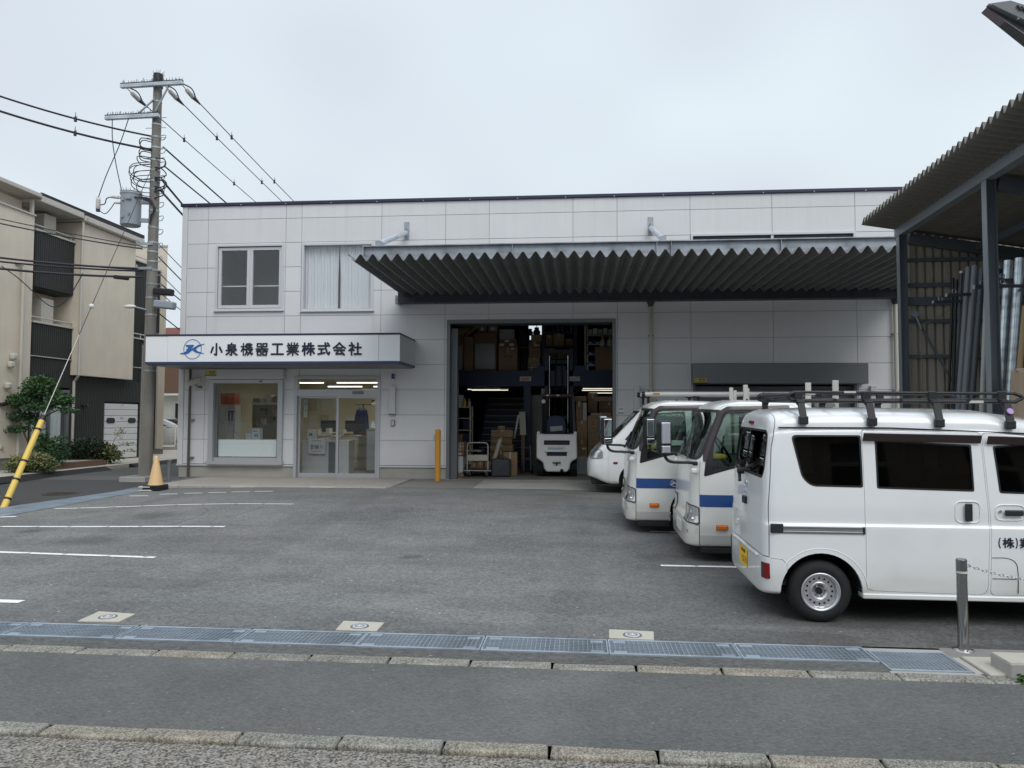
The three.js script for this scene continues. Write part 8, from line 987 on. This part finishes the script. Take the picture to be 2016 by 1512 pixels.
  for (const s of [0.62, -0.62]) { B().cyl([1.2, 2.085, s], [4.65, 2.085, s], 0.052, 0.052, 18).build('carrier_tube', M.white, k); B().cyl([1.14, 2.085, s], [1.2, 2.085, s], 0.058, 0.058, 18).build('end_cap', M.black, k); for (const x of [1.27, 2.3, 3.3, 4.2]) B().bar([x, 1.86, s], [x, 2.05, s], 0.05, 0.04).bar([x - 0.1, 2.06, s + 0.03], [x + 0.03, 2.02, s], 0.02, 0.05).build('carrier_foot', M.black, k); } B().span(1.36, 1.5, 2.075, 2.115, 0.665, 0.675).build('orange_label', M.orange, k); for (const x of [1.3, 2.3, 3.3, 4.2]) B().cyl([x, 2.03, -0.62], [x, 2.03, 0.62], 0.02).build('cross_bar', M.black, k);
}
// ---------------------------------------------------------------- silver car glimpsed beside the house
{
  const t = thing('silver_car', 'silver parked car behind the white mesh fence in the gap left of the office', 'car', [-20.6, 0, -13.6]), W = 0.84, curve = (a, x) => { for (let i = 0; i < a.length - 1; i++) if (x <= a[i + 1][0]) return lerp(a[i][1], a[i + 1][1], (x - a[i][0]) / (a[i + 1][0] - a[i][0])); return a.at(-1)[1]; };
  const xs = [0, 0.05, 0.15, 0.3, 0.6, 0.9, 1.2, 1.6, 2.2, 2.8, 3.2, 3.5, 3.7, 3.9, 4.0, 4.05], wid = (x) => curve([[0, 0.6], [0.05, 0.7], [0.3, W], [3.6, W], [3.95, 0.7], [4.05, 0.55]], x), top = (x) => curve([[0, 0.7], [0.05, 0.85], [0.3, 0.98], [1.0, 1.45], [1.6, 1.52], [2.2, 1.5], [2.8, 1.25], [3.2, 1.02], [3.8, 0.85], [4.05, 0.6]], x), sec = (x) => { const w = wid(x), y = top(x), k = y - 0.6; return [[0, 0.3], [w - 0.1, 0.3], [w, 0.42], [w, 0.6], [w - 0.01, 0.6 + 0.3 * Math.min(1, k)], [w - 0.1 * clamp(k), 0.6 + 0.65 * k], [w - 0.25 * clamp(k), 0.6 + 0.95 * k], [w * 0.5, 0.6 + 0.995 * k], [0, y]]; };
  let shell = minus(loft(xs, sec), loft(xs, sec, { inset: 0.05 })); const win = [[0.9, 1.0], [1.1, 1.36], [1.9, 1.4], [2.85, 1.03]]; const wsh = [[-0.6, 1.0], [0.6, 1.0], [0.5, 1.42], [-0.5, 1.42]]; shell = minus(shell, prismZ(win, 0.05, 0.3, 1), prismZ(win, 0.05, -1, -0.3), prismX(wsh, 0.05, 2.0, 3.4), cylB(0.7, 0.3, 0.34, 0.5, 1), cylB(3.25, 0.3, 0.34, 0.5, 1));
  const silver = mat([0.55, 0.58, 0.62], 0.3, 0.2, { physical: true, clearcoat: 1, clearcoatRoughness: 0.05 }); put(shell, 'body', silver, t); const gl = minus(loft(xs, sec, { inset: 0.01 }), loft(xs, sec, { inset: 0.016 })); put(both(gl, prismZ(grow(win, 0.004), 0.05, 0.3, 1)), 'pane', M.glassDark, t); put(both(gl, prismX(grow(wsh, 0.004), 0.05, 2.0, 3.4)), 'windscreen', M.glassGrey, t);
  B().rbox(2.55, 1.02, 0.92, 0.12, 0.11, 0.16, 0.04, 3).build('mirror', silver, t); wheel(t, 0.7, 0.3, 0.74, 0.3, 0.17, 0.19, 1, 10); wheel(t, 3.25, 0.3, 0.74, 0.3, 0.17, 0.19, 1, 10);
}
// ---------------------------------------------------------------- forklift, counterweight to the camera
{
  const t = thing('forklift', 'white counterbalance forklift seen from behind in the warehouse gate', 'forklift', [-0.55, 0, -0.95]);
  const W = 0.53, cwMat = mat([0.82, 0.82, 0.79], 0.38);
  { // counterweight: an outline extruded with a soft edge, slots cut through its face
    const out = roundShape([[-W, 1.12], [W, 1.12], [W + 0.005, 0.5], [W - 0.03, 0.46], [0.36, 0.38], [0.33, 0.2], [0.26, 0.13], [-0.26, 0.13], [-0.33, 0.2], [-0.36, 0.38], [-W + 0.03, 0.46], [-W - 0.005, 0.5]], [0.04, 0.04, 0.03, 0.05, 0.1, 0.1, 0.05, 0.05, 0.1, 0.1, 0.05, 0.03]);
    let cw = brush(meterUV(flat(new THREE.ExtrudeGeometry(out, { depth: 0.5, bevelEnabled: true, bevelThickness: 0.07, bevelSize: 0.05, bevelOffset: -0.05, bevelSegments: 5, curveSegments: 6 }).translate(0, 0, -0.62))));
    cw = minus(cw, prismZ([[-0.34, 0.955], [0.34, 0.955], [0.34, 0.83], [-0.34, 0.83]], 0.03, -0.12, 0.2), prismZ([[-0.32, 0.655], [0.32, 0.655], [0.27, 0.54], [-0.27, 0.54]], 0.03, -0.12, 0.2), prismZ([[-0.12, 0.40], [0.12, 0.40], [0.1, 0.29], [-0.1, 0.29]], 0.02, -0.14, 0.2)); const o = put(cw, 'counterweight', cwMat, t);
    B().span(-0.335, 0.335, 0.83, 0.95, -0.13, -0.115).span(-0.26, 0.26, 0.545, 0.65, -0.13, -0.115).build('slot_backing', M.black, o); B().cyl([-0.08, 0.36, -0.1], [0.08, 0.36, -0.1], 0.012).cyl([0, 0.29, -0.06], [0, 0.38, -0.06], 0.018).build('tow_pin', M.black, o);
    for (const x of [-0.38, 0.38]) B().cyl([x, 0.5, -0.06], [x, 0.5, -0.045], 0.035, 0.035, 18).build('plug', cwMat, o);
    B().rspan(-0.06, 0.06, 0.44, 0.49, -0.06, -0.048, 0.004).build('plug_plate', cwMat, o); B().ball(0.13, 0.17, -0.06, 0.05, 12).build('exhaust', M.black, o);
    plate('maker_plate', 0.46, 0.1, 0.003, print(276, 60, (c, W2, H2) => { c.fillStyle = '#d6d6d2'; c.fillRect(0, 0, W2, H2); c.font = 'italic bold 40px sans-serif'; c.fillStyle = '#3aa655'; c.fillText('Uni', 4, 44); c.fillStyle = '#1f8fc4'; c.font = 'italic bold 34px sans-serif'; c.fillText('CARRIERS', 72, 44); }), o, 0.0, 0.745, -0.047);
    for (const s of [-1, 1]) B().rspan(s > 0 ? 0.44 : -0.52, s > 0 ? 0.52 : -0.44, 1.09, 1.18, -0.5, -0.1, 0.015).build('shoulder', cwMat, o);
  }
  B().rspan(-0.48, 0.48, 0.3, 1.08, -1.9, -0.64, 0.05, 2).build('body', cwMat, t); B().rspan(-0.35, 0.35, 1.1, 1.14, -0.6, -0.08, 0.015).build('hood', M.black, t);
  const st = new THREE.Group(); st.name = 'seat'; t.add(st); { const g = new THREE.ExtrudeGeometry(roundShape([[-0.26, 1.15], [-0.22, 1.5], [-0.12, 1.58], [0.12, 1.58], [0.22, 1.5], [0.26, 1.15]], 0.08), { depth: 0.08, bevelEnabled: true, bevelSize: 0.02, bevelThickness: 0.03, bevelSegments: 3 }); B().add(g, mx(-0.03, 0, -0.62)).build('backrest', M.mezz, st); B().rspan(-0.29, 0.23, 1.14, 1.26, -1.05, -0.55, 0.04, 2).build('cushion', M.blackMatt, st); B().rbox(-0.02, 1.25, -0.5, 0.34, 0.14, 0.06, 0.02, 2, 0, 0, 0.1).build('cloth', M.film, st); }
  const gd = new THREE.Group(); gd.name = 'overhead_guard'; t.add(gd); for (const s of [-1, 1]) B().bar([s * 0.46, 1.1, -0.3], [s * 0.42, 2.12, -0.42], 0.07, 0.07).bar([s * 0.44, 0.9, -1.75], [s * 0.41, 2.12, -1.45], 0.07, 0.07).bar([s * 0.42, 2.13, -0.42], [s * 0.42, 2.13, -1.45], 0.06, 0.06).build('post', M.black, gd); B().rspan(-0.46, 0.46, 2.09, 2.17, -0.46, -0.38, 0.015).rspan(-0.46, 0.46, 2.09, 2.17, -1.5, -1.42, 0.015).build('cross_bar', M.black, gd); for (let k = 0; k < 7; k++) B().bar([-0.32 + k * 0.107, 2.15, -0.42], [-0.32 + k * 0.107, 2.15, -1.45], 0.025).build('roof_bar', M.black, gd); for (const [x, m] of [[-0.34, M.red], [-0.25, M.offWhite], [0.02, M.offWhite], [0.34, M.red], [-0.16, M.red], [0.18, M.red]]) B().rspan(x - 0.04, x + 0.04, 2.11, 2.15, -0.38, -0.36, 0.006).build('rear_lamp', m, gd);
  { const l = new THREE.Group(); l.name = 'work_lamp'; t.add(l); B().cyl([-0.36, 1.97, -0.4], [-0.36, 1.97, -0.33], 0.05, 0.058, 18).build('lamp_housing', M.aluDark, l); B().cyl([-0.36, 1.97, -0.33], [-0.36, 1.97, -0.322], 0.05, 0.05, 18).torus(-0.36, 1.97, -0.322, 0.034, 0.008, 0).build('lamp_lens', M.white, l); B().bar([-0.42, 1.55, -0.36], [-0.44, 1.9, -0.38], 0.02, 0.04).build('lamp_pipe', M.chrome, l); }
  const ms = new THREE.Group(); ms.name = 'mast'; t.add(ms); for (const s of [-1, 1]) B().span(s * 0.36 - 0.05, s * 0.36 + 0.05, 0.1, 3.55, -2.15, -2.05).build('mast_rail', M.black, ms); for (const y of [0.4, 1.5, 2.5, 3.1, 3.4]) B().span(-0.31, 0.31, y, y + 0.1, -2.14, -2.08).build('mast_tie', M.black, ms); for (const s of [-1, 1]) B().cyl([s * 0.265, 1.0, -2.02], [s * 0.265, 3.32, -2.02], 0.022, 0.022, 12).build('lift_cylinder', M.chrome, ms); B().tube([[-0.1, 1.2, -2.0], [-0.1, 2.2, -2.0], [-0.08, 3.2, -2.0]], 0.02, 6).tube([[0.1, 1.2, -2.0], [0.1, 2.2, -2.0], [0.08, 3.2, -2.0]], 0.02, 6).build('hose', M.rubber, ms); B().span(-0.45, 0.45, 0.2, 0.3, -2.25, -2.16).span(-0.45, 0.45, 0.6, 0.7, -2.25, -2.16).build('carriage', M.black, ms);
  { const b = B(); b.add(new THREE.TorusGeometry(0.15, 0.014, 8, 24), mx(0.02, 1.42, -1.45, -0.9)); b.cyl([0.02, 1.05, -1.7], [0.02, 1.42, -1.45], 0.025); b.build('steering_wheel', M.black, t); } B().bar([0.25, 1.2, -1.3], [0.3, 1.5, -1.1], 0.015).ball(0.3, 1.51, -1.1, 0.025).build('lever', M.black, t);
  for (const s of [-1, 1]) for (const [z, r, w, x] of [[-0.5, 0.245, 0.17, 0.44], [-1.75, 0.32, 0.2, 0.44]]) { const wh = new THREE.Group(); wh.name = 'wheel'; wh.position.set(s * x, r, z); t.add(wh); const b = B(); b.add(new THREE.CylinderGeometry(r, r, w, 30), mx(0, 0, 0, 0, 0, Math.PI / 2)); for (let k = 0; k < 22; k++) { const a = k / 22 * 6.283; b.box(0, Math.sin(a) * r, Math.cos(a) * r, w * 0.96, 0.014, 0.04, -a, 0, 0); } b.build('tyre', M.rubber, wh); B().add(new THREE.CylinderGeometry(r * 0.5, r * 0.5, w + 0.01, 20), mx(0, 0, 0, 0, 0, Math.PI / 2)).build('rim', M.offWhite, wh); }
  B().span(-0.35, 0.35, 0.12, 0.35, -1.85, -0.5).build('axle_frame', M.blackMatt, t);
}

// ================================================================ STREET FURNITURE AND SMALL THINGS
{ const x = 2.955, z = 12.23, y = gh(x, z), t = thing('steel_bollard', 'polished steel bollard with chain in front of the near van', 'bollard', [x, y, z]);
  B().cyl([0, 0, 0], [0, 0.585, 0], 0.0385, 0.0385, 28).build('post', mat([0.42, 0.42, 0.42], 0.2, 1), t); B().cyl([0, 0.588, 0], [0, 0.605, 0], 0.0395, 0.0395, 28).build('reflector_band', M.offWhite, t); B().lathe([[0.0392, 0.607], [0.0392, 0.69], [0.036, 0.697], [0, 0.7]], null, 28).build('cap', mat([0.3, 0.3, 0.3], 0.3, 1), t); B().lathe([[0.075, 0], [0.072, 0.006], [0.045, 0.012], [0.0385, 0.013]], null, 28).build('base_ring', M.steel, t); B().torus(0.045, 0.645, 0, 0.012, 0.003).build('eyelet', M.steel, t);
  const c = thing('chain', 'thin steel chain hanging from the bollard cap to the right', 'chain', [x + 0.05, y + 0.645, z]); for (let k = 0; k < 34; k++) { const u = k / 33 * 1.0, px = u, py = -0.55 * u * 0.62 + 0.28 * u * u * 0.9; const b = B(); b.add(new THREE.TorusGeometry(0.012, 0.0028, 6, 12), new THREE.Matrix4().multiplyMatrices(mx(px, py, 0, 0, 0, -0.3 + 0.45 * u), new THREE.Matrix4().makeRotationX(k % 2 ? Math.PI / 2 : 0)).multiply(new THREE.Matrix4().makeScale(1.55, 0.8, 1))); b.build('link', M.steel, c); } }
{ const t = thing('bollard_footing', 'rough concrete footing slabs around the steel bollard and pit cover', 'concrete slab', [3.2, gh(3, 12.5), 12.4]); B().rspan(-0.42, 0.55, -0.1, 0.006, -0.3, 0.02, 0.01).build('slab', M.concreteDark, t); B().rspan(-0.36, 1.2, -0.1, 0.02, 0.025, 0.42, 0.012).build('pale_slab', M.concretePale, t); }
{ const t = thing('concrete_block', 'grey concrete kerb block lying at the right edge by the weed', 'concrete block', [3.5, gh(3, 12.9), 12.73]); B().rspan(-0.55, 0.6, 0.0, 0.11, -0.12, 0.14, 0.012, 2).build('block', M.concrete, t); B().rspan(-0.545, 0.595, 0.11, 0.113, -0.11, 0.13, 0.002).build('pale_top', M.concretePale, t); }  // thin paler sheet over the top of the block
{ const t = thing('yellow_bollard', 'plain orange yellow steel bollard left of the warehouse gate', 'bollard', [-3.385, gh(-3.4, 0.54), 0.54]); B().lathe([[0.07, -0.05], [0.07, 1.2], [0.06, 1.235], [0.03, 1.25], [0, 1.252]], null, 24).build('post', M.orange, t); B().torus(0, 1.1, 0, 0.0702, 0.004, Math.PI / 2).build('seam_ring', M.orange, t); }
{ const t = thing('steel_post', 'short dull steel post beside the traffic cone at the office corner', 'bollard', [-9.58, gh(-9.6, 1.62), 1.62]); B().cyl([0, 0, 0], [0, 0.5, 0], 0.04, 0.04, 18).build('post', M.aluDark, t); B().cyl([0, 0.5, 0], [0, 0.56, 0], 0.043, 0.042, 18).build('cap', M.steel, t); B().cyl([0, 0.52, 0.04], [0, 0.52, 0.046], 0.014).build('eye', M.black, t); }
{ const t = thing('traffic_cone', 'faded orange traffic cone on a black striped base at the porch corner', 'traffic cone', [-9.12, gh(-9.1, 2.95), 2.93]); B().lathe([[0.16, 0.12], [0.14, 0.19], [0.044, 0.7], [0.04, 0.735], [0.02, 0.745], [0, 0.745]], null, 28).build('cone', M.cone, t); B().rspan(-0.19, 0.19, 0.0, 0.12, -0.19, 0.19, 0.02, 2).build('base', M.black, t); B().box(-0.05, 0.015, 0.1, 0.42, 0.025, 0.2, 0, 0.2).box(-0.07, 0.085, 0.12, 0.4, 0.02, 0.16, 0, 0.25).build('white_edge', M.offWhite, t); }
{ const t = thing('manhole_cover', 'round cast iron manhole cover in the side street', 'manhole cover', [-10.75, gh(-10.75, 3.7) - 0.004, 3.65]); B().cyl([0, -0.03, 0], [0, 0.004, 0], 0.36, 0.36, 36).build('cover', M.ironBrown, t); const r = B(); for (let i = -4; i <= 4; i++) for (let j = -4; j <= 4; j++) if (i * i + j * j < 17) r.box(i * 0.07, 0.006, j * 0.07, 0.04, 0.008, 0.04); r.torus(0, 0.004, 0, 0.34, 0.01, Math.PI / 2); r.build('tread_pattern', M.ironBrown, t); }
{ // floodlight overhead at the right edge
  const t = thing('floodlight', 'dark grey louvred floodlight head overhead at the top right corner', 'floodlight', [4.05, 5.2, 11.07]);
  const ex = (pts, d, z, m, n) => B().add(new THREE.ExtrudeGeometry(new THREE.Shape(pts.map((p) => new THREE.Vector2(...p))), { depth: d, bevelEnabled: true, bevelSize: 0.006, bevelThickness: 0.006, bevelSegments: 2 }), mx(0, 0, z)).build(n, m, t);
  ex([[-0.23, 0.198], [-0.05, 0.215], [0.22, 0.11], [0.6, -0.1], [0.6, -0.265], [0.16, -0.02]], 0.05, 0.1, mat([0.17, 0.18, 0.19], 0.5), 'housing');
  ex([[-0.22, 0.19], [0.16, -0.025], [0.6, -0.27], [0.62, -0.5], [0.14, -0.14]], 0.09, 0.0, mat([0.07, 0.073, 0.076], 0.6), 'lens_side');
  B().bar([-0.235, 0.19, 0.06], [0.62, -0.51, 0.06], 0.09, 0.01).build('lens_frame', mat([0.2, 0.15, 0.19], 0.4), t);
  for (let k = 0; k < 5; k++) B().bar([0.0 + k * 0.036, 0.165 - k * 0.014, 0.168], [0.035 + k * 0.036, 0.12 - k * 0.014, 0.168], 0.012, 0.012).build('louvre', M.black, t);
  for (const u of [0.02, 0.5, 0.98]) B().cyl([lerp(-0.245, 0.25, u), lerp(0.19, -0.11, u), 0.17], [lerp(-0.245, 0.25, u), lerp(0.175, -0.125, u), 0.17], 0.012).build('clip_screw', M.aluDark, t);
  B().bar([0.45, -0.1, 0], [1.3, -0.35, 0], 0.06).build('mounting_arm', M.darkSteel, t);
  B().cyl([1.3, -5.5, 0], [1.3, -0.2, 0], 0.06, 0.05, 14).build('pole', M.darkSteel, t);
}
// houses across the road, unseen behind the camera, widened to darken the reflections in windows and paint
for (const [x, w, h, l] of [[-14.5, 20, 6.2, 'plain grey two storey house across the road behind the viewpoint, left one'], [9.5, 22, 6.8, 'plain brown two storey house across the road behind the viewpoint, right one']]) { const t = thing('opposite_house', l, 'house', [x, -0.3, 29]); B().span(-w / 2, w / 2, 0, h - 1.5, 0, 8).build('wall', mat(x < 0 ? [0.3, 0.3, 0.28] : [0.26, 0.22, 0.17], 0.9), t); B().shape([[-0.6, h - 1.5], [8.6, h - 1.5], [4, h + 0.8]], w + 1, mx(w / 2 + 0.5, 0, 0, 0, -Math.PI / 2)).build('roof', M.houseRoof, t); for (let k = 0; k < 8; k++) B().span(-w / 2 + 0.5, w / 2 - 0.5, 0.2 + k * 0.16, 0.3 + k * 0.16, -1.6, -1.55).build('fence_slat', M.white, t); for (let k = 0; k < 4; k++) for (const y of [1.9, 3.6]) B().span(-w / 2 + 1 + k * 4.2, -w / 2 + 2.7 + k * 4.2, y, y + 1.2, -0.05, 0.0).build('window', M.black, t); }
renderer.render(scene, camera);
